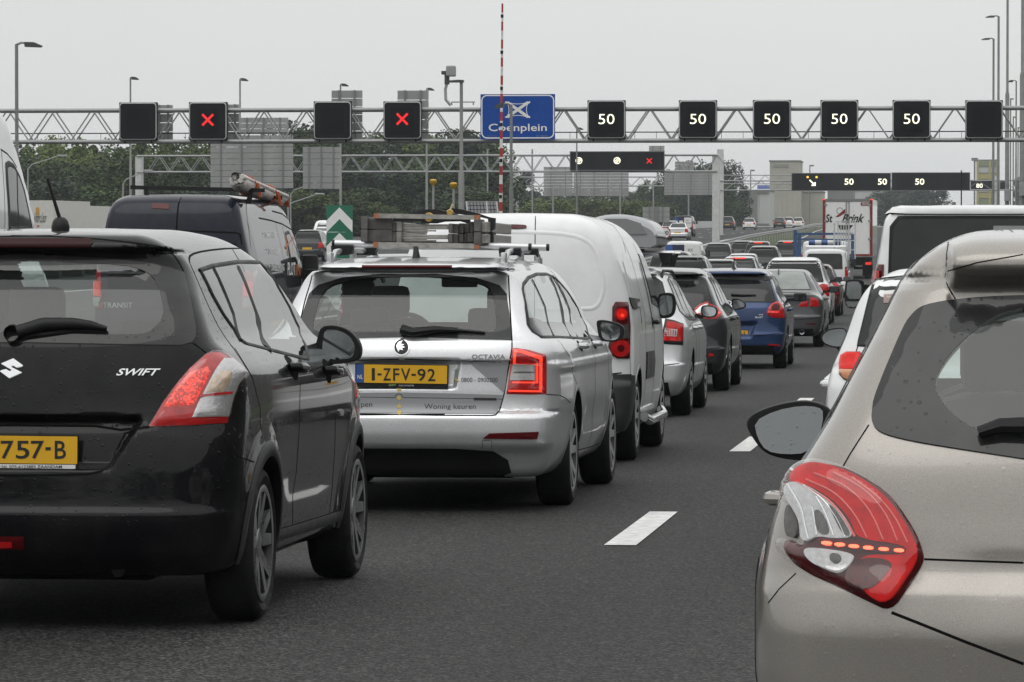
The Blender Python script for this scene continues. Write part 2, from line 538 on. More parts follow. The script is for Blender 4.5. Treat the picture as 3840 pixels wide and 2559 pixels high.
def text2d(s, bold=0.):
 """outline of a line of text as flat triangles, 1 unit high (cap height about .73)"""
 key = (s, bold)
 if key not in _TXT:
  cu = bpy.data.curves.new('t', 'FONT'); cu.body = s; cu.size = 1; cu.resolution_u = 3; cu.offset = bold
  ob = bpy.data.objects.new('t', cu); COL.objects.link(ob)
  dg = bpy.context.evaluated_depsgraph_get()
  me = bpy.data.meshes.new_from_object(ob.evaluated_get(dg))
  me.calc_loop_triangles()
  v = np.array([x.co[:2] for x in me.vertices]); t = np.array([q.vertices[:] for q in me.loop_triangles])
  bpy.data.objects.remove(ob); bpy.data.curves.remove(cu); bpy.data.meshes.remove(me)
  _TXT[key] = (v, t)
 return _TXT[key]

def text_fit(s, x0, y0, x1, y1, shear=0., bold=0.):
 """text scaled into the rectangle x0..x1, y0 (bottom) .. y1 (top)"""
 v, t = text2d(s, bold)
 lo, hi = v.min(0), v.max(0)
 q = (v - lo) / (hi - lo)
 x = x0 + (x1 - x0) * (q[:, 0] + shear * q[:, 1]) / (1 + abs(shear)) if shear >= 0 else x0 + (x1 - x0) * q[:, 0]
 return np.stack([x, y0 + (y1 - y0) * q[:, 1]], 1), t

def plane_text(name, s, mat, parent, origin, ux, uz, x0, z0, x1, z1, thick=.004, bold=0., shear=0.):
 """lettering standing in a plane: origin + x*ux + z*uz"""
 v, t = text_fit(s, x0, z0, x1, z1, shear, bold)
 o, ux, uz = Vector(origin), Vector(ux), Vector(uz)
 nrm = ux.cross(uz).normalized()
 V = [tuple(o + ux * a + uz * b + nrm * thick) for a, b in v]
 return mesh_obj(name, V, t, mat, parent)

# ------------------------------------------------------------------ car bodies: an implicit solid cut from side, plan and rear-view profiles
def smax(a, b, k):
 h = np.maximum(k - np.abs(a - b), 0) / k
 return np.maximum(a, b) + h * h * k * .25

def smoothstep(a, b, x):
 t = np.clip((x - a) / (b - a), 0, 1)
 return t * t * (3 - 2 * t)

def axis_grid(segs):
 """segs: start, (end, step), (end, step) ..."""
 out = [segs[0]]
 for e, st in segs[1:]:
  n = max(1, int(round((e - out[-1]) / st)))
  a = out[-1]
  out += [a + (e - a) * (k + 1) / n for k in range(n)]
 return np.array(out)

_CORN = [(0, 0, 0), (1, 0, 0), (0, 1, 0), (1, 1, 0), (0, 0, 1), (1, 0, 1), (0, 1, 1), (1, 1, 1)]
_EDGE = [(a, b) for a in range(8) for b in range(a + 1, 8) if sum(abs(_CORN[a][i] - _CORN[b][i]) for i in range(3)) == 1]

def surface_nets(f, xs, ys, zs):
 nx, ny, nz = len(xs), len(ys), len(zs)
 F = np.empty((nx, ny, nz), np.float32)
 ch = max(4, int(1.2e6 / (nx * nz)))
 for j in range(0, ny, ch):
  X, Y, Z = np.meshgrid(xs, ys[j:j + ch], zs, indexing='ij')
  F[:, j:j + ch] = f(X, Y, Z)
 Sg = F < 0
 cnt = np.zeros((nx - 1, ny - 1, nz - 1), np.int8)
 for a, b, c in _CORN: cnt += Sg[a:nx - 1 + a, b:ny - 1 + b, c:nz - 1 + c]
 act = (cnt > 0) & (cnt < 8)
 I, J, K = np.nonzero(act)
 idx = -np.ones(act.shape, np.int64); idx[act] = np.arange(len(I))
 Pp = np.zeros((len(I), 3)); Wt = np.zeros(len(I))
 for a, b in _EDGE:
  ca, cb = _CORN[a], _CORN[b]
  fa = F[I + ca[0], J + ca[1], K + ca[2]].astype(float); fb = F[I + cb[0], J + cb[1], K + cb[2]].astype(float)
  m = (fa < 0) != (fb < 0)
  t = fa[m] / (fa[m] - fb[m])
  pa = np.stack([xs[I[m] + ca[0]], ys[J[m] + ca[1]], zs[K[m] + ca[2]]], 1)
  pb = np.stack([xs[I[m] + cb[0]], ys[J[m] + cb[1]], zs[K[m] + cb[2]]], 1)
  Pp[m] += pa + t[:, None] * (pb - pa); Wt[m] += 1
 Pp /= Wt[:, None]
 Q = []
 # edges along x, y, z
 s = Sg[:-1, 1:-1, 1:-1] != Sg[1:, 1:-1, 1:-1]
 i, j, k = np.nonzero(s); j += 1; k += 1
 q = np.stack([idx[i, j - 1, k - 1], idx[i, j, k - 1], idx[i, j, k], idx[i, j - 1, k]], 1)
 fl = Sg[i, j, k]; q[~fl] = q[~fl][:, ::-1]; Q.append(q)
 s = Sg[1:-1, :-1, 1:-1] != Sg[1:-1, 1:, 1:-1]
 i, j, k = np.nonzero(s); i += 1; k += 1
 q = np.stack([idx[i - 1, j, k - 1], idx[i - 1, j, k], idx[i, j, k], idx[i, j, k - 1]], 1)
 fl = Sg[i, j, k]; q[~fl] = q[~fl][:, ::-1]; Q.append(q)
 s = Sg[1:-1, 1:-1, :-1] != Sg[1:-1, 1:-1, 1:]
 i, j, k = np.nonzero(s); i += 1; j += 1
 q = np.stack([idx[i - 1, j - 1, k], idx[i, j - 1, k], idx[i, j, k], idx[i - 1, j, k]], 1)
 fl = Sg[i, j, k]; q[~fl] = q[~fl][:, ::-1]; Q.append(q)
 return Pp, np.vstack(Q)

class Car:
 """spec keys: L, top [(y,z)], tail [(z,y)], side [(z,halfwidth)], plan [(y,factor)], green [(y,inset)] (extra inset of the cabin),
 belt (height at which the cabin inset starts), crown, bow, nose, bot, wheels [(y, radius)], track, rk (corner radii), carve (extra field)"""

 def __init__(self, name, spec, X, Y, label, cat, group, z=None, yaw=0.):
  s = self.s = dict(crown=.035, bow=(.03, .10), nosebow=(.05, .25), rk=(.16, .12, .25, .05), arch=.045, carve=None, bulge=None)
  s.update(spec)
  self.T, self.R, self.Wd, self.Pl = pchip(*zip(*s['top'])), pchip(*zip(*s['tail'])), pchip(*zip(*s['side'])), pchip(*zip(*s['plan']))
  self.G = pchip(*zip(*s['green'])) if 'green' in s else None
  self.L = s['L']; self.hw = max(w for _, w in s['side'])
  g0, g1 = ground(Y + .7), ground(Y + .7 + 2.5)
  self.root = empty(name, (X, Y, (g0 - (g1 - g0) / 2.5 * .7) if z is None else z), label, cat, group, (math.atan((g1 - g0) / 2.5) if z is None else 0, 0, yaw))
  self.M = Matrix.LocRotScale(self.root.location, self.root.rotation_euler, None)
  self.Mi = self.M.inverted()
  self.eye = np.array(self.Mi @ Vector((0, 0, EYE)))
  R3 = self.Mi.to_3x3()
  self.cF, self.cR, self.cU = (np.array(R3 @ v) for v in (C_F, C_R, C_U))
  self.gaps = []

 # ---- field
 def f(self, x, y, z):
  s = self.s
  ax = np.sqrt(x * x + 1e-4)
  n = ax / self.hw
  Rz = self.R(z) + s['bow'][0] * n * n + s['bow'][1] * n ** 6
  if s['carve'] is not None: Rz = Rz + s['carve'](x, z)
  dr = (Rz - y) / np.sqrt(1 + self.R.d(z) ** 2)
  dt = (z - (self.T(y) - s['crown'] * n * n)) / np.sqrt(1 + self.T.d(y) ** 2)
  w = self.Wd(z) * self.Pl(y)
  if self.G is not None:
   w = w - self.G(y) * smoothstep(s['belt'] - .03, s['belt'] + .30, z)
  if s['bulge'] is not None: w = w + s['bulge'](y, z)
  ds = ax - w
  df = y - (self.L - s['nosebow'][0] * n * n - s['nosebow'][1] * n ** 5)
  db = (s['bot'] + .0) - z
  k = s['rk']
  v = smax(dt, ds, k[0])
  v = smax(v, dr, k[1])
  v = smax(v, df, k[2])
  v = smax(v, db, k[3])
  for (wy, wr) in s['wheels']:
   d = np.sqrt((y - wy) ** 2 + (z - s['wz']) ** 2) - (wr + s['arch'])
   v = np.maximum(v, np.minimum(-d, (ax - (s['track'] - .26))))
  return v

 def grad(self, p, e=.004):
  g = np.empty_like(p)
  for i in range(3):
   a, b = p.copy(), p.copy(); a[:, i] += e; b[:, i] -= e
   g[:, i] = (self.f(*a.T) - self.f(*b.T)) / (2 * e)
  return g

 def project(self, p, it=4, lim=.02):
  for _ in range(it):
   g = self.grad(p); v = self.f(*p.T)
   st = -(v / np.maximum((g * g).sum(1), .05))[:, None] * g
   L = np.linalg.norm(st, axis=1, keepdims=True)
   p = p + st * np.minimum(1, lim / np.maximum(L, 1e-9))
  return p

 def normals(self, p):
  g = self.grad(p)
  return g / np.maximum(np.linalg.norm(g, axis=1, keepdims=True), 1e-9)

 # ---- photograph pixels <-> body
 def to_px(self, p):
  q = p - self.eye
  d = q @ self.cF
  return np.stack([CX + FPX * (q @ self.cR) / d, CY - FPX * (q @ self.cU) / d], 1)

 def ray(self, pts):
  pts = np.asarray(pts, float)
  d = self.cF + ((pts[:, 0:1] - CX) / FPX) * self.cR + ((CY - pts[:, 1:2]) / FPX) * self.cU
  return d / d[:, 1:2]

 def cast(self, o, d, t):
  """first point of the body along o + t*d"""
  n = len(d)
  pts = o[:, None, :] + d[:, None, :] * t[None, :, None]
  v = self.f(*pts.reshape(-1, 3).T).reshape(n, -1)
  hit = v < 0
  k = np.where(hit.any(1), hit.argmax(1), -1)
  out = np.empty((n, 3))
  ok = k > 0
  a = t[np.maximum(k - 1, 0)].copy(); b = t[np.maximum(k, 0)].copy()
  for _ in range(14):
   m = (a + b) / 2
   vm = self.f(*(o + d * m[:, None]).T)
   ins = vm < 0
   b = np.where(ins, m, b); a = np.where(ins, a, m)
  out = o + d * b[:, None]
  if (~ok).any():
   kk = v[~ok].argmin(1)
   q = pts[~ok, kk]
   out[~ok] = self.project(q, 14, .05)
  return out

 def hit_px(self, pts):
  d = self.ray(pts)
  o = np.repeat(self.eye[None], len(d), 0)
  t = np.arange(-.12, self.L + .1, .03) - self.eye[1]
  return self.cast(o, d, t)

 def hit(self, pts, view):
  """view 'rear': pts are (x, z); 'right'/'left': pts are (y, z); 'top': (x, y); 'px': photograph pixels"""
  pts = np.asarray(pts, float)
  if view == 'px': return self.hit_px(pts)
  n = len(pts)
  if view == 'rear':
   o = np.stack([pts[:, 0], np.full(n, -.15), pts[:, 1]], 1); d = np.tile([0., 1, 0], (n, 1)); t = np.arange(0, self.L, .03)
  elif view == 'front':
   o = np.stack([pts[:, 0], np.full(n, self.L + .2), pts[:, 1]], 1); d = np.tile([0., -1., 0], (n, 1)); t = np.arange(0, self.L, .03)
  elif view == 'top':
   o = np.stack([pts[:, 0], pts[:, 1], np.full(n, 2.9)], 1); d = np.tile([0., 0, -1.], (n, 1)); t = np.arange(0, 2.8, .02)
  else:
   sg = 1. if view == 'right' else -1.
   o = np.stack([np.full(n, 1.3 * sg), pts[:, 0], pts[:, 1]], 1); d = np.tile([-sg, 0, 0], (n, 1)); t = np.arange(0, 1.3, .02)
  return self.cast(o, d, t)

 # ---- meshes
 def shell(self, mat, grids, holes=(), parts=(), name='body', default=None):
  """holes: (outline, view, ylimit) removed from the skin; parts: (name, outline, view) split off as meshes of their own"""
  V, Q = surface_nets(self.f, *grids)
  V = self.project(V, 4, .012)
  kill = np.zeros(len(Q), bool)
  C = V[Q].mean(1)
  for (outl, view, *lim) in holes:
   def coord(p):
    if view == 'rear': return np.stack([np.abs(p[:, 0]), p[:, 2]], 1)
    return np.stack([p[:, 1], p[:, 2]], 1)
   nC = self.normals(C)
   q = coord(C)
   k = inside(outl, q)
   if view == 'rear' and not lim: k |= seg_dist(np.asarray(outl, float), q)[0] < .016
   if view == 'side' or (lim and lim[0] == 'side'): k &= np.abs(nC[:, 0]) > .45
   elif lim and lim[0] == 'front': k &= nC[:, 1] > .2
   else: k &= (nC[:, 1] < -.08)
   kill |= k
  Qk = Q[~kill]
  N = self.normals(V)
  C = V[Qk].mean(1)
  lab = np.zeros(len(Qk), int); names = [name]
  nC = self.normals(C)
  for pi, (pn, outl, view) in enumerate(parts):
   if view == 'rear': k = inside(outl, np.stack([np.abs(C[:, 0]), C[:, 2]], 1)) & (nC[:, 1] < -.12) & (C[:, 1] < 1.2)
   elif view == 'bumper': k = inside(outl, np.stack([C[:, 1], C[:, 2]], 1))
   else:
    sg = 1 if view == 'right' else -1
    k = inside(outl, np.stack([C[:, 1], C[:, 2]], 1)) & (C[:, 0] * sg > .3) & (nC[:, 0] * sg > .25)
   k &= lab == 0
   lab[k] = pi + 1; names.append(pn)
  out = {}
  for i, nm in enumerate(names):
   q = Qk[lab == i]
   if not len(q): continue
   u = np.unique(q); rm = -np.ones(len(V), int); rm[u] = np.arange(len(u))
   out[nm if i == 0 or nm not in out else nm + str(i)] = mesh_obj(nm, V[u], rm[q], mat, self.root, True, N[u])
  return out

 def patch(self, name, outline, mat, view='px', holes=(), off=.003, bulge=0., step=None, smooth_it=0, sym=False, parent=None, rim=.012, bw=None):
  """a piece lying on the body inside a traced outline, with a rim that turns in to the body"""
  px = view == 'px'
  if step is None: step = 14. if px else .03
  ol = chaikin(outline, smooth_it) if smooth_it else np.asarray(outline, float)
  v2, tt = fill(ol, [np.asarray(h, float) for h in holes], step)
  H = self.hit(v2, view)
  N = self.normals(H)
  d = np.full(len(v2), off)
  if bulge:
   dist = seg_dist(resample(ol, step), v2)[0]
   b = bw if bw else 4 * step
   d = d + bulge * np.sqrt(1 - (1 - np.minimum(dist / b, 1)) ** 2)
  Vt = H + N * d[:, None]
  Nt = N
  be = boundary(tt)
  bv = sorted({a for e in be for a in e}); mp = {a: len(Vt) + i for i, a in enumerate(bv)}
  Vr = H[bv] - N[bv] * rim
  # orientation
  t0 = tt
  fn = np.cross(Vt[t0[:, 1]] - Vt[t0[:, 0]], Vt[t0[:, 2]] - Vt[t0[:, 0]])
  flip = (fn * N[t0[:, 0]]).sum(1) < 0
  tt = tt.copy(); tt[flip] = tt[flip][:, ::-1]
  if bulge:
   fn = np.cross(Vt[tt[:, 1]] - Vt[tt[:, 0]], Vt[tt[:, 2]] - Vt[tt[:, 0]])
   Nt = np.zeros_like(Vt)
   for k in range(3): np.add.at(Nt, tt[:, k], fn)
   Nt /= np.maximum(np.linalg.norm(Nt, axis=1, keepdims=True), 1e-12)
  F = [tuple(t) for t in tt] + [(a, b, mp[b], mp[a]) for a, b in be]
  V = np.vstack([Vt, Vr]); NN = np.vstack([Nt, N[bv]])
  if sym:
   n = len(V)
   V = np.vstack([V, V * [-1, 1, 1]]); NN = np.vstack([NN, NN * [-1, 1, 1]])
   F = F + [tuple(i + n for i in reversed(q)) for q in F]
  o = mesh_obj(name, V, F, mat, parent or self.root, True, NN)
  return o

 def patch2(self, name, outline, mat, **k):
  """the same patch on both sides as two separate pieces"""
  a = self.patch(name, outline, mat, **k)
  b = a.copy(); b.data = a.data.copy(); COL.objects.link(b)
  me = b.data
  me.transform(Matrix.Scale(-1, 4, (1, 0, 0))); me.flip_normals()
  return a, b

 def strip(self, pts, width, view='px', closed=False, off=.0015, mirror=False, sm=0, height=0.0):
  """a narrow ribbon along a traced line; collected until finish()"""
  px = view == 'px'
  p = chaikin(pts, sm, closed) if sm else np.asarray(pts, float)
  p = resample(p, 10. if px else .025, closed)
  H = self.hit(p, view); N = self.normals(H)
  n = len(H)
  nx = np.roll(H, -1, 0); pv = np.roll(H, 1, 0)
  if not closed: nx[-1] = H[-1]; pv[0] = H[0]
  T = nx - pv; T /= np.maximum(np.linalg.norm(T, axis=1, keepdims=True), 1e-9)
  B = np.cross(N, T); B /= np.maximum(np.linalg.norm(B, axis=1, keepdims=True), 1e-9)
  # profile: low ridge
  A = H + B * width / 2 + N * (off * .3); C = H - B * width / 2 + N * (off * .3); Mid = H + N * (off + height)
  V = np.vstack([A, Mid, C]); F = []
  m = n if closed else n - 1
  for i in range(m):
   j = (i + 1) % n
   F += [(i, j, n + j, n + i), (n + i, n + j, 2 * n + j, 2 * n + i)]
  if np.cross(V[F[0][1]] - V[F[0][0]], V[F[0][2]] - V[F[0][0]]) @ N[0] < 0: F = [tuple(reversed(q)) for q in F]
  if mirror:
   k = len(V); V = np.vstack([V, V * [-1, 1, 1]]); F += [tuple(a + k for a in reversed(q)) for q in F]
  return V, F

 def gap(self, pts, width=.006, **k):
  self.gaps.append(self.strip(pts, width, **k))

 def ribbon(self, name, pts, width, mat, parent=None, **k):
  V, F = self.strip(pts, width, **k)
  return mesh_obj(name, V, F, mat, parent or self.root, True)

 def finish(self):
  if self.gaps:
   V, F, b = [], [], 0
   for v, f in self.gaps:
    V.append(v); F += [tuple(i + b for i in q) for q in f]; b += len(v)
   o = mesh_obj('shut_line', np.vstack(V), F, M_gap, self.root, True)
   self.gaps = []
   return o

 def text(self, name, s, mat, x0, y0, x1, y1, view='px', off=.004, shear=0., bold=0., parent=None):
  """lettering on the body; y0 bottom, y1 top of the box in view coordinates"""
  v, t = text_fit(s, x0, y0, x1, y1, shear, bold)
  H = self.hit(v, view); N = self.normals(H)
  return mesh_obj(name, H + N * off, t, mat, parent or self.root)

 def on_plane(self, pts, y):
  """photograph pixels unprojected onto the local plane at distance y along the car"""
  d = self.ray(pts)
  return self.eye + d * (y - self.eye[1])

 def solid_px(self, name, outline, y, mat, depth=.05, parent=None, sm=2, taper=((0, 1.), (.35, 1.0), (.75, .86), (1., .5)), rim=.006):
  """a rounded solid whose rear face is the traced outline at local plane y; it swells forward by depth"""
  ol = resample(chaikin(outline, sm) if sm else np.asarray(outline, float), 14)
  Pn = self.on_plane(ol, y)
  c = Pn.mean(0)
  V, F = [], []
  n = len(Pn)
  loops = [(-.0, .965)] + [(rim + t * depth, s) for t, s in taper]
  for dy, sc in loops:
   q = c + (Pn - c) * sc; q[:, 1] = y + dy
   V.append(q)
  for i in range(len(loops) - 1):
   for k in range(n):
    F.append((i * n + k, i * n + (k + 1) % n, (i + 1) * n + (k + 1) % n, (i + 1) * n + k))
  F.append(tuple(range(n))); F.append(tuple(range(len(loops) * n - 1, (len(loops) - 1) * n - 1, -1)))
  V = np.vstack(V)
  o = mesh_obj(name, V, F, mat, parent or self.root)
  bm = bmesh.new(); bm.from_mesh(o.data); bmesh.ops.recalc_face_normals(bm, faces=bm.faces[:])
  for q in bm.faces: q.smooth = len(q.verts) == 4
  bm.to_mesh(o.data); bm.free()
  return o

 def plate_px(self, name, outline, y, mat, thick=.006, parent=None, sm=0, tilt=0., pan=0.):
  """a flat sheet at local plane y with the traced outline, thick enough to have an edge"""
  ol = chaikin(outline, sm) if sm else np.asarray(outline, float)
  Pn = self.on_plane(ol, y)
  Pn[:, 1] += (Pn[:, 2] - Pn[:, 2].mean()) * math.tan(tilt) + (Pn[:, 0] - Pn[:, 0].mean()) * math.tan(pan)
  n = len(Pn)
  B = Pn.copy(); B[:, 1] += thick
  F = [tuple(range(n)), tuple(range(2 * n - 1, n - 1, -1))] + [(i, (i + 1) % n, n + (i + 1) % n, n + i) for i in range(n)]
  o = mesh_obj(name, np.vstack([Pn, B]), F, mat, parent or self.root)
  bm = bmesh.new(); bm.from_mesh(o.data); bmesh.ops.recalc_face_normals(bm, faces=bm.faces[:]); bm.to_mesh(o.data); bm.free()
  return o

 def text_plane(self, name, s, mat, x0, y0, x1, y1, y, parent=None, bold=0., shear=0.):
  v, t = text_fit(s, x0, y0, x1, y1, shear, bold)
  return mesh_obj(name, self.on_plane(v, y), t, mat, parent or self.root)

 def wheel(self, y, r, w, side, rim_r, style='five', rim=None, n=40):
  """tyre with rim; side +1 is the right of the car"""
  s = self.s
  x = s['track'] * side
  e = empty('wheel', (x, y, s['wz']))
  e.parent = self.root
  sg = side
  sw = w / 2
  tp = [(rim_r - .012, -sw * .72), (rim_r + .004, -sw * .86), ((r + rim_r) / 2, -sw), (r - .018, -sw * .92), (r - .004, -sw * .74), (r, -sw * .45), (r, sw * .45), (r - .004, sw * .74), (r - .018, sw * .92), ((r + rim_r) / 2, sw), (rim_r + .004, sw * .86), (rim_r - .012, sw * .72)]
  MB().lathe(tp, axis='x', n=n).build('tyre', M_rubber, e, True)
  m = MB()
  o = sw * .93 * sg
  m.cm = 1
  m.lathe([(rim_r - .012, -sw * .7 * sg), (rim_r - .03, 0), (rim_r - .03, o * .6), (rim_r - .022, o)], axis='x', n=n)
  m.cm = 0
  m.lathe([(rim_r - .022, o), (rim_r - .006, o * 1.04), (rim_r + .004, o * 1.0), (rim_r - .008, o * .85)], axis='x', n=n)
  ns = {'five': 5, 'ten': 10, 'seven': 7, 'steel': 8}[style]
  for k in range(ns):
   t = 2 * math.pi * k / ns + .3
   for dt in ((-.17, .17) if style == 'five' else (0,)):
    a0 = t + dt * .55; a1 = t + dt * 1.6
    wd = .021 if style == 'five' else (.016 if style == 'ten' else .026)
    p0 = Vector((o * .80, math.cos(a0) * .05, math.sin(a0) * .05)); p1 = Vector((o * .985, math.cos(a1) * (rim_r - .02), math.sin(a1) * (rim_r - .02)))
    d = (p1 - p0).normalized(); wv = d.cross(Vector((1, 0, 0))).normalized()
    q = []
    for pnt, k2 in ((p0, 1.25), (p1, 1.)):
     q += [pnt + wv * wd * k2, pnt - wv * wd * k2, pnt - wv * wd * k2 * .6 - Vector((.03 * sg, 0, 0)), pnt + wv * wd * k2 * .6 - Vector((.03 * sg, 0, 0))]
    m.add([tuple(v) for v in q], [(0, 1, 5, 4), (1, 2, 6, 5), (2, 3, 7, 6), (3, 0, 4, 7)])
  m.lathe([(.062, o * .70), (.055, o * .84), (.03, o * .88), (.0005, o * .88)], axis='x', n=16)
  m.build('rim', [rim or M_alloy, M_alloyd], e, True)
  d = MB(); d.lathe([(.15, 0), (.15, o * .3), (.001, o * .3)], axis='x', n=20)
  d.lathe([(rim_r - .02, -o * .2), (.001, -o * .2)], axis='x', n=20)
  d.build('brake_disc', M_alloyd, e, True)
  return e

 def wheels(self, rim_r, w=.2, style='five', rim=None):
  for (wy, wr) in self.s['wheels']:
   for sd in (-1, 1): self.wheel(wy, wr, w, sd, rim_r, style, rim)

 def arch_lips(self, mat, width=.03, out=.006, sides=(-1, 1)):
  """a moulding round each wheel opening and the dark well inside it"""
  s = self.s
  for (wy, wr) in s['wheels']:
   R = wr + s['arch']
   th = np.linspace(math.radians(-24), math.radians(204), 44)
   for sd in sides:
    pts = np.stack([wy + (R + width * .45) * np.cos(th), s['wz'] + (R + width * .45) * np.sin(th)], 1)
    pts = pts[pts[:, 1] > s['bot'] + .03]
    H = self.hit(pts, 'right' if sd > 0 else 'left'); N = self.normals(H)
    c = np.array([0, wy, s['wz']])
    rd = H - c; rd[:, 0] = 0; rd /= np.linalg.norm(rd, axis=1, keepdims=True)
    A = H + rd * width * .55 + N * .0015
    B = H + rd * width * .2 + N * out
    Cc = H - rd * width * .55 + N * out * .8
    D = Cc.copy(); D[:, 0] -= sd * .03
    E = D.copy(); E[:, 0] -= sd * .25
    n = len(H)
    F = []
    for k in range(4):
     for i in range(n - 1):
      F.append((k * n + i, k * n + i + 1, (k + 1) * n + i + 1, (k + 1) * n + i))
    fm = [0] * (2 * (n - 1)) + [1] * (2 * (n - 1))
    o = mesh_obj('wheel_arch', np.vstack([A, B, Cc, D, E]), F, [mat, M_under], self.root, True, None, fm)
# ------------------------------------------------------------------ road surface
def asphalt(name, c=.0235):
 m, n, l, b = _nt(name)
 co = n.new('ShaderNodeTexCoord')
 big = n.new('ShaderNodeTexNoise'); big.inputs['Scale'].default_value = .35; big.inputs['Detail'].default_value = 6
 mp = n.new('ShaderNodeMapping'); mp.inputs['Scale'].default_value = (1, .12, 1)
 l.new(co.outputs['Object'], mp.inputs[0]); l.new(mp.outputs[0], big.inputs['Vector'])
 st = n.new('ShaderNodeTexVoronoi'); st.inputs['Scale'].default_value = 95.
 l.new(co.outputs['Object'], st.inputs['Vector'])
 sc = n.new('ShaderNodeSeparateColor'); l.new(st.outputs['Color'], sc.inputs[0])
 r1 = n.new('ShaderNodeValToRGB')
 r1.color_ramp.elements[0].position, r1.color_ramp.elements[0].color = 0., (c * .30, c * .30, c * .31, 1)
 r1.color_ramp.elements[1].position, r1.color_ramp.elements[1].color = 1., (c * 3.9, c * 3.9, c * 3.8, 1)
 e = r1.color_ramp.elements.new(.6); e.color = (c * .95, c * .95, c * .95, 1)
 l.new(sc.outputs[0], r1.inputs[0])
 mr = n.new('ShaderNodeMapRange'); mr.inputs['From Min'].default_value, mr.inputs['From Max'].default_value = .3, .7
 mr.inputs['To Min'].default_value, mr.inputs['To Max'].default_value = .70, 1.30
 l.new(big.outputs['Fac'], mr.inputs['Value'])
 mx = n.new('ShaderNodeMixRGB'); mx.blend_type = 'MULTIPLY'; mx.inputs[0].default_value = 1
 l.new(r1.outputs[0], mx.inputs[1]); l.new(mr.outputs[0], mx.inputs[2])
 sx = n.new('ShaderNodeSeparateXYZ'); l.new(co.outputs['Object'], sx.inputs[0])      # polished wheel tracks and the oil line of each lane
 a1 = n.new('ShaderNodeMath'); a1.operation = 'MULTIPLY_ADD'; a1.inputs[1].default_value = 1 / 3.5; a1.inputs[2].default_value = 10 + 1.66 / 3.5; l.new(sx.outputs['X'], a1.inputs[0])
 a2 = n.new('ShaderNodeMath'); a2.operation = 'FRACT'; l.new(a1.outputs[0], a2.inputs[0])
 tr_ = n.new('ShaderNodeValToRGB'); el = tr_.color_ramp.elements
 el[0].position, el[0].color = 0., (1, 1, 1, 1); el[1].position, el[1].color = 1., (1, 1, 1, 1)
 for p_, g_ in ((.03, .9), (.05, 1.), (.18, 1.02), (.27, 1.22), (.36, 1.0), (.5, .80), (.64, 1.0), (.73, 1.22), (.82, 1.02)):
  e2 = el.new(p_); e2.color = (g_, g_, g_, 1)
 l.new(a2.outputs[0], tr_.inputs[0])
 m3 = n.new('ShaderNodeMixRGB'); m3.blend_type = 'MULTIPLY'; m3.inputs[0].default_value = 1
 l.new(mx.outputs[0], m3.inputs[1]); l.new(tr_.outputs[0], m3.inputs[2]); l.new(m3.outputs[0], b.inputs['Base Color'])
 b.inputs['Roughness'].default_value = .68
 b.inputs['Specular IOR Level'].default_value = .15
 bp = n.new('ShaderNodeBump'); bp.inputs['Strength'].default_value = .8; bp.inputs['Distance'].default_value = .006
 l.new(st.outputs['Distance'], bp.inputs['Height']); l.new(bp.outputs[0], b.inputs['Normal'])
 MAT[name] = m
 return m

M_asphalt = asphalt('asphalt')
M_paintline = simple('road_paint', (.64, .64, .625), .6, var=.28, scale=16, bump=.3, bscale=120)
M_grass = simple('verge_grass', (.060, .078, .032), .9, spec=.2, var=.4, scale=1.3, bump=.5, bscale=9)

def ribbon_ground(name, ys, left, right, dz, mat, zf=None, n=2):
 """a sheet that follows the road profile between two lateral lines"""
 V, F = [], []
 for y in ys:
  for k in range(n):
   x = left(y) + (right(y) - left(y)) * k / (n - 1)
   V.append((x, y, (ground(y) if zf is None else zf(y, x)) + dz))
 for i in range(len(ys) - 1):
  for k in range(n - 1):
   a = i * n + k
   F.append((a, a + 1, a + n + 1, a + n))
 return mesh_obj(name, V, F, mat, None, True)

LANE0 = -1.66            # the dashed line beside the queue
EDGE_L, EDGE_R = -12.6, 6.6
YS = np.concatenate([np.arange(-40, 120, 4.), np.arange(120, 420, 10.), [430, 450, 500, 560, 620, 700]])
o = ribbon_ground('road', YS, lambda y: EDGE_L + bend(y), lambda y: EDGE_R + bend(y), 0., M_asphalt, n=3)
tag(o, kind='structure')
YL = YS[YS >= 60]
o = ribbon_ground('side_road', YL, lambda y: -75., lambda y: EDGE_L - 1.9 + bend(y), 0., M_asphalt, zf=lambda y, x: ground_left(y), n=2)
tag(o, kind='structure')
# terrain: one sheet to the horizon, with the bank between the two carriageways
V, F = [], []
TY = np.concatenate([YS, [900, 1300, 1800, 2450]])
for y in TY:
 b_ = float(bend(y)); g_ = ground(y); l_ = ground_left(y) if y > 60 else g_
 for x, z in ((-1600, l_), (-76, l_ - .1), (-73, l_ - .15), (EDGE_L - 2.2 + b_, l_ - .10), (EDGE_L - 1.7 + b_, l_ - .02), (EDGE_L - .1 + b_, g_ + .05), (EDGE_L + .3 + b_, g_ - .12), (EDGE_R - .3 + b_, g_ - .12), (EDGE_R + .2 + b_, g_ + .03), (EDGE_R + 5 + b_, g_ + .2), (1600, g_)):
  V.append((x, y, z))
n_ = 11
for i in range(len(TY) - 1):
 for k in range(n_ - 1):
  a = i * n_ + k
  F.append((a, a + 1, a + n_ + 1, a + n_))
o = mesh_obj('terrain', V, F, M_grass, None, True)
tag(o, kind='structure')

def marking(y0, y1, lat, w=.10):
 ys = np.linspace(y0, y1, 3)
 return ribbon_ground('lane_dash', ys, lambda y: lat - w / 2 + bend(y), lambda y: lat + w / 2 + bend(y), .005, M_paintline)

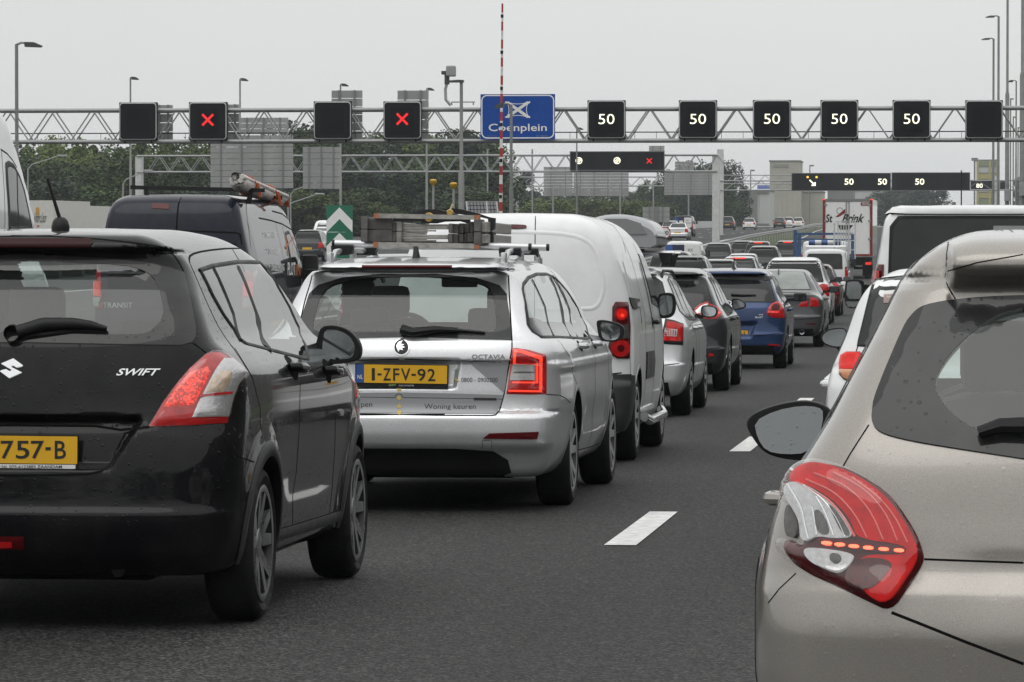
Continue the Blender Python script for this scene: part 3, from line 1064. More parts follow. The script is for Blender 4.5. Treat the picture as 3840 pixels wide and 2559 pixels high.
d0 = 21.65
for i, y in enumerate([d0 - 12 * 1] + [d0 + 12 * k for k in range(12)]):
 for lx in (LANE0, LANE0 - 3.5, LANE0 - 7.0):
  if lx != LANE0 and y < 60: continue
  o = marking(y, y + 3.25, lx, .16 if lx == LANE0 else .12); tag(o, kind='structure')
for lx in (5.1, -12.2):
 o = ribbon_ground('edge_line', YS, lambda y: lx - .08 + bend(y), lambda y: lx + .08 + bend(y), .005, M_paintline)
 tag(o, kind='structure')

for lx in (-15.2, -30.):
 o = ribbon_ground('edge_line', YL, lambda y: lx - .10 + bend(y), lambda y: lx + .10 + bend(y), .006, M_paintline, zf=lambda y, x: ground_left(y))
 tag(o, kind='structure')
for lx in (-18.9, -22.5, -26.2):
 for y in np.arange(180, 600, 24.):
  o = ribbon_ground('lane_dash', np.linspace(y, y + 7, 3), lambda y: lx - .09 + bend(y), lambda y: lx + .09 + bend(y), .006, M_paintline, zf=lambda y, x: ground_left(y))
  tag(o, kind='structure')
# ------------------------------------------------------------------ black hatchback nearest in the queue
def tr(ox, oy, s, pts): return [(ox + s * u, oy + s * v) for u, v in pts]

M_black = paint('black_metallic_paint', (.0050, .0050, .0066), .0, .36, 1., cior=1.31, drops=.5, flake=.5, dirt=.10)

def recess(x, z, hx0, hx1, z0, z1, d, e=.02):
 """a smooth-edged pocket in the tail: half-width hx0 at z0 to hx1 at z1, depth d"""
 hx = hx0 + (hx1 - hx0) * np.clip((z - z0) / (z1 - z0), 0, 1)
 return d * smoothstep(-e, e, hx - np.abs(x)) * smoothstep(-e, e, z - z0) * smoothstep(-e, e, z1 - z)

def sym(car, pts):
 """traced half outline (top centre, round the side, bottom centre) to a full outline in rear view"""
 H = car.hit_px(pts)
 a = [(abs(h[0]), h[2]) for h in H]
 return a + [(-x, z) for x, z in reversed(a)]

def windscreen(c, half, mat=None):
 """front screen from a half outline (x, z), bottom to top"""
 full = half + [(-x, z) for x, z in reversed(half)]
 return c.patch('windscreen', full, mat or M_glass, view='front', step=.12, off=.001, rim=0)

def build_swift():
 sp = dict(L=3.85,
              top=[(-.2, 1.475), (.25, 1.494), (.6, 1.508), (1.2, 1.522), (1.8, 1.508), (2.15, 1.455), (2.45, 1.33), (2.75, 1.14), (2.95, 1.03), (3.2, .97), (3.55, .88), (3.75, .78), (3.95, .6)],
              tail=[(.0, .16), (.2, .10), (.30, .03), (.42, .0), (.435, .0), (.475, .016), (.60, .024), (.72, .045), (.80, .075), (.95, .105), (1.08, .145), (1.25, .235), (1.395, .335), (1.415, .325), (1.430, .275), (1.44, .262), (1.485, .268), (1.52, .31), (1.7, .45)],
              side=[(.0, .66), (.18, .74), (.25, .80), (.4, .828), (.6, .845), (.76, .850), (.88, .846), (.965, .828), (1.03, .778), (1.09, .715), (1.2, .662), (1.32, .612), (1.41, .565), (1.5, .50), (1.7, .3)],
              plan=[(-.2, .90), (0, .93), (.3, .985), (.8, 1.0), (2.0, 1.0), (2.9, .985), (3.5, .93), (3.85, .80), (4.1, .6)],
              wheels=[(.66, .298), (3.09, .298)], wz=.298, track=.745, bot=.2, rk=(.13, .10, .25, .06), bow=(.05, .11),
              carve=lambda x, z: recess(x, z, .36, .47, .615, .795, .05, .018),
              bulge=lambda y, z: .012 * np.exp(-((np.hypot(y - .66, z - .3) - .38) / .05) ** 2) + .012 * np.exp(-((np.hypot(y - 3.09, z - .3) - .38) / .05) ** 2) - .004 * np.exp(-((z - .52) / .10) ** 2) * smoothstep(1., 1.3, y) * (1 - smoothstep(2.5, 2.8, y)))
 c = Car('black_hatchback', sp, -3.515, 16.12, 'glossy black hatchback with raindrops and a stubby aerial, nearest car in the queue', 'car', 'cars in the queue', yaw=math.radians(-.8))
 A = lambda *p: tr(0, 820, .425, p)
 B = lambda *p: tr(700, 1000, .319, p)
 D = lambda *p: tr(0, 800, .595, p)
 E = lambda *p: tr(0, 1500, .595, p)
 glass_o = sym(c, A((100, 318), (600, 332), (1000, 356), (1300, 392), (1500, 440), (1615, 480), (1672, 700), (1722, 960), (1722, 1045), (1690, 1095), (1600, 1118), (1000, 1110), (100, 1095)))
 clear_h = A((100, 374), (400, 376), (700, 390), (1000, 408), (1170, 432), (1280, 470), (1350, 520), (1400, 610), (1440, 760), (1438, 860), (1400, 930), (1320, 1000), (1240, 1028), (1000, 1026), (600, 1016), (100, 1005))
 clear = sym(c, chaikin(clear_h, 1, False))
 side_o = A((1760, 458), (1880, 418), (2100, 384), (2290, 380), (2350, 430)) + B((1070, 240), (1205, 480), (1315, 720), (1395, 930), (1425, 1085), (1300, 1060), (1000, 982), (690, 902), (615, 840), (560, 740), (430, 560), (300, 330), (168, 62))
 Hs = c.hit_px(side_o)
 side_loc = [(h[1], h[2]) for h in Hs]
 wind = [(0, 1.06), (.40, 1.06), (.57, 1.09), (.52, 1.36), (.46, 1.43), (0, 1.455)]
 front_hole = [(-1, 1.06), (.60, 1.06), (.50, 1.40), (.2, 1.45), (-1, 1.45)]
 tail_r = [(0, .78), (.50, .785), (.62, .93), (.71, 1.06), (.73, 1.10), (.70, 1.40), (.55, 1.485), (0, 1.495)]
 door_r = [(1.12, 1.33), (1.0, 1.10), (1.06, .95), (1.16, .72), (1.19, .55), (1.2, .33), (1.72, .33), (1.74, 1.0), (1.75, 1.42), (1.2, 1.42)]
 door_f = [(1.74, .33), (2.72, .33), (2.78, .7), (2.80, .96), (2.4, 1.22), (2.1, 1.42), (1.77, 1.42)]
 grids = (axis_grid([-.94, (.94, .018)]), axis_grid([-.06, (.5, .013), (1.3, .02), (3.95, .035)]), axis_grid([.14, (1.6, .015)]))
 hole_s = [(y, z) for y, z in side_loc]
 c.shell(M_black, grids, holes=[(clear, 'rear'), (hole_s, 'side'), (front_hole, 'rear', 'front')],
   parts=[('tailgate', tail_r, 'rear'), ('rear_door', door_r, 'right'), ('front_door', door_f, 'right'), ('rear_door', door_r, 'left'), ('front_door', door_f, 'left'),
                   ('rear_bumper', [(-.1, .1), (.31, .1), (.31, .5), (.36, .74), (.20, .785), (-.1, .785)], 'bumper')])
 w = c.patch('rear_window', clear, M_rglass, view='rear', step=.05, off=.004, rim=.0)
 c.patch('frit_border', glass_o, M_frit, view='rear', holes=[clear], off=.006, step=.04, parent=w)
 # side glazing
 q = lambda *p: [(h[1], h[2]) for h in c.hit_px(B(*p))]
 L1, L2 = q((300, 0), (455, 340), (545, 560), (635, 870)), q((600, 0), (725, 300), (835, 600), (915, 900), (950, 965))
 for vw in ('right', 'left'):
  fr = c.patch('side_window', side_loc, M_glass, view=vw, step=.06, off=.002, rim=0)
  c.ribbon('window_seal', side_loc, .019, M_trim, fr, view=vw, closed=True, off=.007)
  c.ribbon('window_divider', L1, .022, M_trim, fr, view=vw, off=.008)
  c.ribbon('pillar_trim', L2, .062, M_trim, fr, view=vw, off=.008)
 # windscreen seen through the cabin
 windscreen(c, [(.62, 1.05), (.51, 1.40), (.2, 1.455)])
 # tail lamps
 lamp = D((1330, 880), (1390, 885), (1430, 915), (1500, 972), (1545, 1020), (1490, 1090), (1462, 1160), (1440, 1250), (1428, 1322), (1180, 1338), (940, 1345), (1030, 1190), (1110, 1080), (1190, 985), (1290, 895))
 l1, l2 = c.patch2('tail_lamp', lamp, M_red, off=.006, bulge=.012, bw=60, rim=.02)
 clr = D((1392, 930), (1445, 935), (1505, 985), (1528, 1020), (1480, 1085), (1452, 1160), (1432, 1250), (1424, 1285), (1208, 1292), (1245, 1200), (1300, 1090), (1350, 990))
 inn = [(D((1195, 1010), (1300, 975), (1320, 1005), (1275, 1100), (1215, 1215), (1030, 1225), (1110, 1100)), M_redlit, 'lit_lens', .021), (clr, M_clear, 'clear_lens', .022),
           (D((1375, 1000), (1440, 1000), (1440, 1060), (1395, 1135), (1285, 1140), (1325, 1060)), MAT.setdefault('pale_amber', simple('pale_amber', (.62, .48, .36), .15, metal=.2, coat=1., var=.3, scale=40)), 'bulb_window', .025)]
 for ol, mt, nm, of in inn:
  a, b = c.patch2(nm, ol, mt, off=of, bulge=.004, bw=30, rim=.004, step=9)
  a.parent = l1; b.parent = l2
  a2 = None
 ga, gb = c.patch2('outer_lens', lamp, M_outer, off=.020, bulge=.018, bw=70, rim=.012)
 ga.parent = l1; gb.parent = l2
 c.patch2('lamp_divider', D((1245, 1150), (1440, 1128), (1438, 1142), (1245, 1166)), M_red, off=.028, rim=.004, step=9)
 # spoiler lamp, badge, lettering, plate
 c.patch('brake_lamp', [(x, z) for x, z in [(-.235, 1.440), (.235, 1.440), (.245, 1.455), (.235, 1.470), (-.235, 1.470), (-.245, 1.455)]], simple('unlit_brake_lens', (.032, .004, .005), .35, coat=.0, spec=.2), view='rear', off=.006, step=.03)
 S1 = A((122, 1240), (206, 1300), (190, 1311), (150, 1318), (118, 1300), (98, 1312), (196, 1362), (85, 1412), (4, 1352), (22, 1342), (58, 1334), (90, 1352), (112, 1342), (14, 1285))
 c.patch('emblem', S1, M_chrome, off=.010, step=8)
 c.text('model_lettering', 'SWIFT', M_chrome, .425 * 1022, 820 + .425 * 1390, .425 * 1420, 820 + .425 * 1328, off=.009, shear=.12, bold=.02)
 pl = c.plate_px('number_plate', [(-232, 1628), (294, 1634), (292, 1762), (-234, 1756)], .040, M_trim, .012)
 c.plate_px('plate_face', [(-228, 1632), (290, 1638), (289, 1741), (-229, 1735)], .035, M_yellow, .004, pl)
 c.plate_px('plate_strip', [(-226, 1739), (283, 1744), (282, 1759), (-226, 1754)], .035, M_white, .004, pl)
 for s, u0, u1 in (('7', 4, 86), ('5', 100, 186), ('7', 195, 277), ('-', 286, 320), ('B', 345, 416)):
  v0, v1 = (258, 372) if s != '-' else (298, 318)
  c.text_plane('plate_character', s, M_ink, u0 * .595, 1500 + v1 * .595, u1 * .595, 1500 + v0 * .595, .0335, pl, bold=.01)
 c.text_plane('dealer_text', 'F.NL 075-6123885 ZAANDAM', M_ink, -6, 1500 + 432 * .595, 390 * .595, 1500 + 412 * .595, .0335, pl, bold=.008)
 # wiper
 m = MB()
 wv = [c.hit_px(A(p))[0] for p in ((170, 1000), (400, 930), (650, 925), (820, 940), (955, 970))]
 off = Vector((0, -.03, .0))
 m.tube([Vector(v) + off for v in wv], [.026, .026, .023, .017, .008], 10)
 m.tube([Vector(wv[0]) + Vector((0, -.02, -.022)), Vector(wv[2]) + Vector((0, -.02, -.03)), Vector(wv[4]) + Vector((0, -.02, -.012))], [.012, .011, .007], 6)
 m.lathe([(.03, -.05), (.034, -.02), (.03, 0), (0.001, .005)], tuple(Vector(wv[0]) + Vector((-.02, 0, -.005))), 'y', 14)
 m.build('rear_wiper', M_trim, c.root, True)
 # fog lamp, side repeater, handles, mirrors, aerial
 c.patch('fog_lamp', E((-110, 862), (150, 862), (152, 940), (-110, 945)), M_reddark, off=.006, bulge=.004)
 c.patch('fog_glow', E((-60, 890), (75, 890), (80, 925), (-60, 930)), M_red, off=.012)
 c.patch2('side_repeater', E((2128, 58), (2150, 52), (2163, 80), (2156, 104), (2140, 100)), M_clear, off=.006, step=6, smooth_it=1)
 for (y, z) in ((1.32, .965), (2.16, .935)):
  for sd, vw in ((1, 'right'), (-1, 'left')):
   H = c.hit([(y, z), (y + .19, z - .01)], vw)
   m = MB(); a, b = Vector(H[0]), Vector(H[1]); o = Vector((.035 * sd, 0, 0))
   m.tube([a, a + o + Vector((0, .015, 0)), (a + b) / 2 + o * 1.25, b + o - Vector((0, .015, 0)), b], [.018, .021, .022, .021, .018], 10)
   m.build('door_handle', M_black, c.root, True)
   cup = c.patch('handle_cup_shade', [(y + .02, z - .055), (y + .13, z - .055), (y + .16, z), (y + .13, z + .045), (y + .03, z + .045), (y - .01, z)], M_gap, view=vw, off=.0015, smooth_it=1)  # flat black patch: the recess shade round the handle is painted on
 hs = B((1530, 850), (1570, 720), (1640, 690), (1760, 690), (1900, 740), (2000, 840), (2048, 950), (2038, 1060), (1990, 1108), (1850, 1142), (1690, 1155), (1610, 1115), (1550, 1040), (1505, 960))
 gs = B((1625, 742), (1740, 737), (1880, 790), (1960, 880), (1982, 980), (1950, 1062), (1900, 1088), (1700, 1098), (1625, 1040), (1592, 980), (1602, 860))
 mh = c.solid_px('wing_mirror', hs, 2.42, M_trim, .16)
 c.plate_px('mirror_glass', gs, 2.418, M_mirror, .003, mh, sm=1)
 ar = c.solid_px('mirror_arm', B((1400, 1040), (1560, 1030), (1700, 1155), (1510, 1185), (1420, 1140)), 2.47, M_trim, .1, mh, sm=1)
 mh2 = mh.copy(); COL.objects.link(mh2); mh2.scale = (-1, 1, 1)
 for ch in (ar,):
  cc = ch.copy(); COL.objects.link(cc); cc.parent = mh2
 H = c.hit([(.045, .62)], 'top')[0]
 m = MB(); base = Vector(H)
 m.lathe([(.034, -.01), (.036, .012), (.030, .035), (.018, .048), (.001, .052)], tuple(base), 'z', 20)
 m.build('aerial_base', M_trim, c.root, True)
 m = MB(); m.tube([base + Vector((0, .0, .035)), base + Vector((-.045, -.03, .20))], [.008, .0052], 8)
 m.build('aerial', M_trim, c.root, True)
 # gaps
 c.gap(A((100, 150), (600, 160), (1000, 192), (1380, 242), (1480, 272), (1560, 350), (1620, 465)), .008, sm=1, mirror=True)
 c.gap(A((1700, 1098), (1760, 1140), (1830, 1195)), .007, mirror=True)
 c.gap(D((935, 1345), (880, 1358), (840, 1372)) + E((790, 212), (740, 310), (690, 415), (640, 450), (560, 468), (300, 475), (60, 476)), .009, mirror=True)
 c.gap(E((60, 160), (600, 165), (760, 190), (880, 178), (940, 172)), .010, mirror=True)
 c.gap(E((1432, 290), (1470, 335), (1520, 365), (1600, 392)), .006, mirror=True)
 c.gap(A((2230, 1412), (2100, 1200), (1950, 1000), (1850, 800), (1700, 450), (1665, 370), (1680, 318), (1800, 285), (2040, 260), (2200, 272), (2350, 390)), .009, sm=1, mirror=True)
 c.gap(D((1480, 850), (1590, 1030), (1640, 1230), (1640, 1330)) + E((1650, 200), (1655, 250)), .006, mirror=True)
 c.gap(A((2045, 262), (2110, 370), (2240, 640)) + B((880, 560), (1000, 820)), .006, mirror=True)
 c.gap(E((1892, -110), (1890, 0), (1885, 200), (1868, 450), (1845, 600), (1845, 790)), .006, mirror=True)
 c.gap(E((1725, 850), (1850, 830), (2000, 800), (2060, 786)), .008, mirror=True)
 c.gap(E((2115, 100), (2110, 300), (2090, 600), (2070, 780)), .006, mirror=True)
 c.finish()
 sill = c.ribbon('sill_trim', [(1.05, .30), (2.7, .29)], .05, M_plast, view='right', off=.012)
 c.ribbon('sill_trim', [(1.05, .30), (2.7, .29)], .05, M_plast, view='left', off=.012)
 c.arch_lips(M_plast, .055, .012)
 c.wheels(.222, .195, 'five', simple('two_tone_rim', (.24, .24, .25), .3, metal=.6, var=.5, scale=5))
 # underside and cabin
 m = MB(); m.box((0, 1.9, .24), (1.3, 3.3, .06)); m.box((.0, .35, .22), (1.0, .3, .08), .03); m.build('underbody', M_under, c.root)
 m = MB(); m.tube([(.38, .10, .225), (.38, .35, .23)], .026, 12); m.build('exhaust_pipe', M_under, c.root, True)
 cabin(c, [(-.34, 1.95), (.34, 1.95)], 1.0, rear=True, dash=2.6, dz=.92, w=.60)
 return c

def cabin(c, seats, ry, rear=True, dash=2.5, dz=.95, w=.62, z0=.0, sw=.46, st=1.09):
 """seats, head rests and dashboard seen through the glass"""
 for x, y in seats:
  m = MB(); m.box((x, y, st - .31), (sw, .16, .62), .07); m.build('front_seat', M_seat, c.root, True)
  m = MB(); m.box((x, y - .03, st + .10), (.24, .09, .19), .05); m.tube([(x - .06, y, st - .04), (x - .06, y, st + .06)], .008); m.tube([(x + .06, y, st - .04), (x + .06, y, st + .06)], .008)
  m.build('head_rest', M_seat, c.root, True)
 if rear:
  m = MB(); m.box((0, ry, .75 + z0), (w * 2.05, .16, .60), .06); m.build('rear_seat', M_seat, c.root, True)
  for x in (-w * .55, w * .55):
   m = MB(); m.box((x, ry - .02, 1.09 + z0), (.25, .08, .13), .04); m.build('head_rest', M_seat, c.root, True)
 m = MB(); m.box((0, dash, dz - .12 + z0), (w * 2.1, .5, .24), .06); m.build('dashboard', M_dash, c.root, True)
 m = MB(); m.lathe([(.175, 0), (.19, .015), (.175, .03), (.16, .015), (.175, 0)], (-.34, dash - .35, dz - .02 + z0), 'y', 24); m.build('steering_wheel', M_dash, c.root, True)
 m = MB(); m.box((0, dash - .35, 1.31 + z0), (.23, .03, .07), .02); m.build('interior_mirror', M_trim, c.root, True)
# ------------------------------------------------------------------ silver estate with roof bars
M_silver = paint('silver_paint', (.72, .725, .74), .68, .33, .8, flake=.2, dirt=.08, drops=.12)
M_foil = paint('grey_foil', (.30, .305, .315), .3, .4, .6, dirt=.1)
M_railm = simple('matt_aluminium', (.62, .63, .64), .38, metal=.75, var=.08, scale=5)

def wing_mirror(c, hs, gs, y, mat, depth=.15, arm=None, sm=2, gmat=None, tilt=0.):
 mh = c.solid_px('wing_mirror', hs, y, mat, depth, sm=sm)
 c.plate_px('mirror_glass', gs, y - .006 - .01 * (tilt > 0), gmat or M_mirror, .003, mh, sm=1, tilt=tilt)
 ar = c.solid_px('mirror_arm', arm, y + .05, M_trim, .09, mh, sm=1) if arm else None
 m2 = mh.copy(); COL.objects.link(m2); m2.scale = (-1, 1, 1)
 if ar:
  a2 = ar.copy(); COL.objects.link(a2); a2.parent = m2
 return mh

def handles(c, ys, mat, z=.93, ln=.2, cup=True):
 for y in ys:
  for sd, vw in ((1, 'right'), (-1, 'left')):
   H = c.hit([(y, z), (y + ln, z - .005)], vw)
   m = MB(); a, b = Vector(H[0]), Vector(H[1]); o = Vector((.032 * sd, 0, 0))
   m.tube([a, a + o + Vector((0, .015, 0)), (a + b) / 2 + o * 1.25, b + o - Vector((0, .015, 0)), b], [.015, .018, .019, .018, .015], 8)
   h = m.build('door_handle', mat, c.root, True)
   if cup: c.patch('handle_cup_shade', [(y + .03, z - .035), (y + .14, z - .035), (y + .16, z), (y + .13, z + .03), (y + .03, z + .03), (y, z)], M_gap, view=vw, off=.0012, smooth_it=1)  # shade of the handle recess, painted as a flat black patch

def build_octavia():
 sp = dict(L=4.66,
              top=[(-.2, 1.37), (.2, 1.408), (.5, 1.432), (1.2, 1.46), (2.0, 1.466), (2.6, 1.44), (3.0, 1.33), (3.3, 1.18), (3.6, 1.02), (3.8, .965), (4.3, .86), (4.55, .72), (4.8, .5)],
              tail=[(0., .24), (.22, .13), (.33, .075), (.40, .012), (.46, .0), (.535, .002), (.565, .02), (.585, .05), (.70, .06), (.855, .07), (.868, .055), (.97, .085), (1.0, .115), (1.2, .255), (1.35, .365), (1.372, .355), (1.388, .245), (1.41, .235), (1.5, .3), (1.7, .5)],
              side=[(.0, .68), (.18, .79), (.28, .85), (.42, .892), (.62, .907), (.78, .902), (.88, .89), (.95, .862), (1.0, .815), (1.06, .775), (1.2, .725), (1.33, .665), (1.42, .60), (1.5, .5), (1.7, .3)],
              plan=[(-.2, .90), (0, .925), (.35, .975), (.9, 1.0), (2.6, 1.0), (3.6, .98), (4.2, .93), (4.66, .80), (4.9, .6)],
              green=[(-.2, .045), (.3, .04), (1.2, .015), (2., .0), (4.9, .0)], belt=.98,
              wheels=[(1.08, .315), (3.766, .315)], wz=.315, track=.785, bot=.2, rk=(.12, .085, .3, .06), bow=(.05, .10), crown=.03,
              carve=lambda x, z: recess(x, z, .30, .33, .712, .862, .03, .014),
              bulge=lambda y, z: -.014 * np.exp(-((z - .50) / .09) ** 2) * smoothstep(1.5, 1.75, y) * (1 - smoothstep(3.1, 3.35, y)) + .010 * np.exp(-((z - .83) / .03) ** 2))
 Yr = 24.62
 c = Car('silver_estate_car', sp, lat(1505.5, Yr + .06), Yr, 'silver estate car with lettering on the tailgate and a ladder on its roof bars', 'car', 'cars in the queue', yaw=math.radians(-.4))
 A = lambda *p: tr(1100, 700, .595, p)
 B = lambda *p: tr(1100, 1200, .595, p)
 H_ = lambda *p: tr(1900, 1150, .3827, p)
 glass_o = sym(c, A((700, 552), (900, 550), (1150, 575), (1300, 625), (1345, 680), (1362, 800), (1374, 968), (1100, 962), (700, 950)))
 clear = sym(c, chaikin(A((700, 570), (900, 572), (1120, 596), (1230, 630), (1262, 690), (1278, 800), (1282, 880), (1262, 915), (1200, 922), (900, 916), (700, 912)), 1, False))
 side_o = A((1445, 650), (1450, 615), (1480, 575), (1535, 552), (1600, 552), (1655, 580), (1725, 660), (1790, 765), (1845, 880), (1868, 950)) + H_((780, 315), (690, 308), (500, 298), (335, 300), (255, 245), (212, 180), (190, 20))
 side_loc = [(h[1], h[2]) for h in c.hit_px(side_o)]
 q = lambda F, *p: [(h[1], h[2]) for h in c.hit_px(F(*p))]
 tail_r = [(0, .572), (.62, .575), (.655, .66), (.66, .90), (.60, 1.0), (.58, 1.2), (.60, 1.40), (0, 1.40)]
 door_r = [(1.52, .6), (1.6, .28), (2.28, .28), (2.30, 1.45), (1.2, 1.42), (1.05, 1.05), (1.3, .9)]
 door_f = [(2.30, .28), (3.30, .28), (3.38, .7), (3.35, 1.0), (2.9, 1.35), (2.5, 1.45), (2.32, 1.45)]
 grids = (axis_grid([-1.0, (1.0, .018)]), axis_grid([-.06, (.5, .014), (1.4, .022), (4.75, .04)]), axis_grid([.14, (1.54, .016)]))
 c.shell(M_silver, grids, holes=[(clear, 'rear'), (side_loc, 'side'), ([(-1, 1.05), (.66, 1.05), (.55, 1.37), (.2, 1.42), (-1, 1.42)], 'rear', 'front')],
   parts=[('tailgate', tail_r, 'rear'), ('rear_door', door_r, 'right'), ('front_door', door_f, 'right'), ('rear_door', door_r, 'left'), ('front_door', door_f, 'left'),
                   ('rear_bumper', [(-.1, .1), (.70, .1), (.70, .5), (.45, .68), (.28, .695), (.2, .575), (-.1, .572)], 'bumper')])
 w = c.patch('rear_window', clear, M_rglass, view='rear', step=.05, off=.003, rim=0)
 c.patch('frit_border', glass_o, M_frit, view='rear', holes=[clear], off=.005, step=.04, parent=w)
 windscreen(c, [(.66, 1.04), (.56, 1.37), (.2, 1.43)])
 for vw in ('right', 'left'):
  fr = c.patch('side_window', side_loc, M_glass, view=vw, step=.07, off=.001, rim=0)
  c.ribbon('window_seal', side_loc, .022, M_trim, fr, view=vw, closed=True, off=.006)
  for ln, wd in ((q(A, (1502, 585), (1585, 760), (1640, 942)), .03), (q(A, (1612, 560), (1690, 760), (1748, 948)), .075), (q(A, (1632, 562), (1740, 780), (1790, 950)), .02)):
   c.ribbon('window_divider', ln, wd, M_trim, fr, view=vw, off=.007)
 # lamps
 l1, l2 = c.patch2('tail_lamp', H_((55, 406), (200, 424), (378, 474), (388, 560), (386, 860), (200, 863), (-2, 858), (18, 700), (42, 500)), M_red, off=.006, bulge=.012, bw=30, rim=.02, step=9)

 def sub(nm, ol, mt, of, **k):
  a, b = c.patch2(nm, ol, mt, off=of, rim=.004, step=7, **k); a.parent = l1; b.parent = l2
 sub('reversing_lens', H_((58, 562), (268, 572), (264, 722), (28, 722)), M_clear, .021)
 sub('lens_shade', H_((66, 640), (262, 640), (262, 652), (60, 652)), M_smoke, .024)
 sub('outer_light_tube', H_((66, 432), (135, 430), (330, 492), (338, 520), (334, 842), (14, 836), (16, 818), (310, 824), (312, 520), (130, 458), (92, 456), (84, 540), (276, 546), (300, 562), (300, 756), (52, 754), (54, 738), (276, 740), (276, 570), (60, 560)), M_redglow, .022)
 sub('fog_lens', H_((20, 770), (300, 772), (300, 812), (16, 808)), M_red, .020)
 ga, gb = c.patch2('outer_lens', H_((55, 406), (200, 424), (378, 474), (388, 560), (386, 860), (200, 863), (-2, 858), (18, 700), (42, 500)), M_outer, off=.018, bulge=.014, bw=30, rim=.012, step=9)
 ga.parent = l1; gb.parent = l2
 c.patch2('reflector', B((1195, 748), (1235, 716), (1545, 706), (1535, 752)), M_reddark, off=.006, step=8)
 c.patch('towing_cover', B((1193, 762), (1248, 762), (1250, 813), (1195, 813)), M_silver, off=.002, step=8)
 c.gap(B((1193, 762), (1248, 762), (1250, 813), (1195, 813)), .005, closed=True)
 # badge
 em = c.patch('emblem', [(1505.5 + 31 * math.cos(t), 1304 + 31 * math.sin(t)) for t in np.linspace(0, 2 * math.pi, 40, endpoint=False)], M_chrome, off=.008, step=8)
 c.patch('emblem_field', [(1505.5 + 26.5 * math.cos(t), 1304 + 26.5 * math.sin(t)) for t in np.linspace(0, 2 * math.pi, 32, endpoint=False)], M_ink, off=.010, step=8, parent=em)
 c.patch('emblem_wing', A((650, 1008), (664, 985), (690, 977), (676, 996), (700, 1000), (682, 1010), (706, 1016), (686, 1022), (694, 1036), (672, 1030), (664, 1046), (656, 1030)), M_chrome, off=.012, step=6, parent=em)
 c.text('model_lettering', 'OCTAVIA', M_dchrome, *A((1125, 1088))[0], *A((1335, 1060))[0], off=.007, bold=.008)
 # foil, lettering and dots
 c.patch('foil_band', B((700, 458), (1326, 474), (1306, 545), (1278, 596), (700, 592)) if False else sym(c, B((700, 458), (1000, 464), (1324, 474), (1304, 545), (1276, 594), (1000, 592), (700, 590))), M_foil, view='rear', off=.0022, step=.04, rim=.002)
 c.patch('foil_wedge', B((1105, 268), (1355, 272), (1340, 400), (1328, 462)), M_foil, off=.002, rim=.002)
 c.gap(B((350, 486), (640, 490), (648, 474), (667, 466), (684, 474), (692, 490), (1138, 497), (1320, 500)), .005, off=.004)
 for v in (440, 492, 545, 586):
  c.patch('gold_dot', [(1100 + .595 * (667 + 13 * math.cos(t)), 1200 + .595 * (v + 13 * math.sin(t))) for t in np.linspace(0, 2 * math.pi, 16, endpoint=False)], M_gold, off=.0045, step=7, rim=.001)
 c.patch('trim_badge', B((1138, 491), (1280, 493), (1280, 508), (1138, 506)), M_ink, off=.006, step=8)
 c.text('print_text', '0800 - 0900200', M_ink, *B((1058, 393))[0], *B((1288, 365))[0])
 c.text('print_text', 'Woning keuren', M_ink, *B((826, 572))[0], *B((1150, 530))[0])
 c.text('print_text', 'Woning kopen', M_ink, *B((190, 560))[0], *B((498, 516))[0])
 c.ribbon('phone_symbol', B((1020, 366), (1024, 378), (1034, 386), (1042, 386)), .012, M_gold, off=.005)
 cx, cy = B((232, 340))[0]
 c.ribbon('round_logo', [(cx + 31 * math.cos(t), cy + 31 * math.sin(t)) for t in np.linspace(0, 2 * math.pi, 30, endpoint=False)], .007, M_gold, closed=True, off=.004)
 c.ribbon('logo_house', [(cx + 18 * math.cos(t), cy + 18 * math.sin(t)) for t in np.linspace(.52, 2 * math.pi + .52, 6, endpoint=False)], .008, M_ink, closed=True, off=.004)
 c.patch('logo_window', [(cx + 2, cy - 4), (cx + 10, cy - 4), (cx + 10, cy + 8), (cx + 2, cy + 8)], M_ink, off=.004, step=6, rim=.001)
 # plate
 pl = c.plate_px('number_plate', B((390, 276), (977, 284), (973, 432), (388, 424)), .058, M_trim, .02, sm=0)
 c.plate_px('plate_face', B((446, 281), (970, 289), (968, 404), (446, 396)), .054, M_yellow, .004, pl)
 c.plate_px('country_band', B((396, 280), (446, 281), (446, 396), (394, 395)), .054, M_blue, .004, pl)
 c.text_plane('plate_character', 'NL', M_white, *B((404, 372))[0], *B((438, 346))[0], .0525, pl, bold=.01)
 for s, u0, u1 in (('1', 494, 514), ('-', 530, 556), ('Z', 566, 615), ('F', 629, 668), ('V', 678, 738), ('-', 744, 772), ('9', 782, 834), ('2', 846, 895)):
  dv = (u0 - 494) * .0135
  v0, v1 = (304, 382) if s != '-' else (337, 350)
  c.text_plane('plate_character', s, M_ink, *B((u0, v1 + dv))[0], *B((u1, v0 + dv))[0], .0525, pl, bold=.012)
 c.text_plane('dealer_text', 'START UP ACHTER', M_white, *B((664, 419))[0], *B((760, 410))[0], .0555, pl)
 c.text_plane('dealer_text', 'apps', MAT.setdefault('green_print', simple('green_print', (.35, .5, .2), .5)), *B((595, 421))[0], *B((648, 404))[0], .0555, pl, shear=.2)
 # wiper
 m = MB(); p = [Vector(v) for v in c.hit_px(A((690, 900), (690, 935), (760, 918), (900, 900), (1040, 905), (1210, 920)))]
 o = Vector((0, -.035, .0))
 m.tube([p[0] + o, p[2] + o * 1.3, p[3] + o * 1.3, p[4] + o], [.03, .026, .02, .014], 8)
 m.tube([p[1] + o * .6, p[4] + o * .6, p[5] + o * .5], [.012, .010, .007], 6)
 m.build('rear_wiper', M_trim, c.root, True)
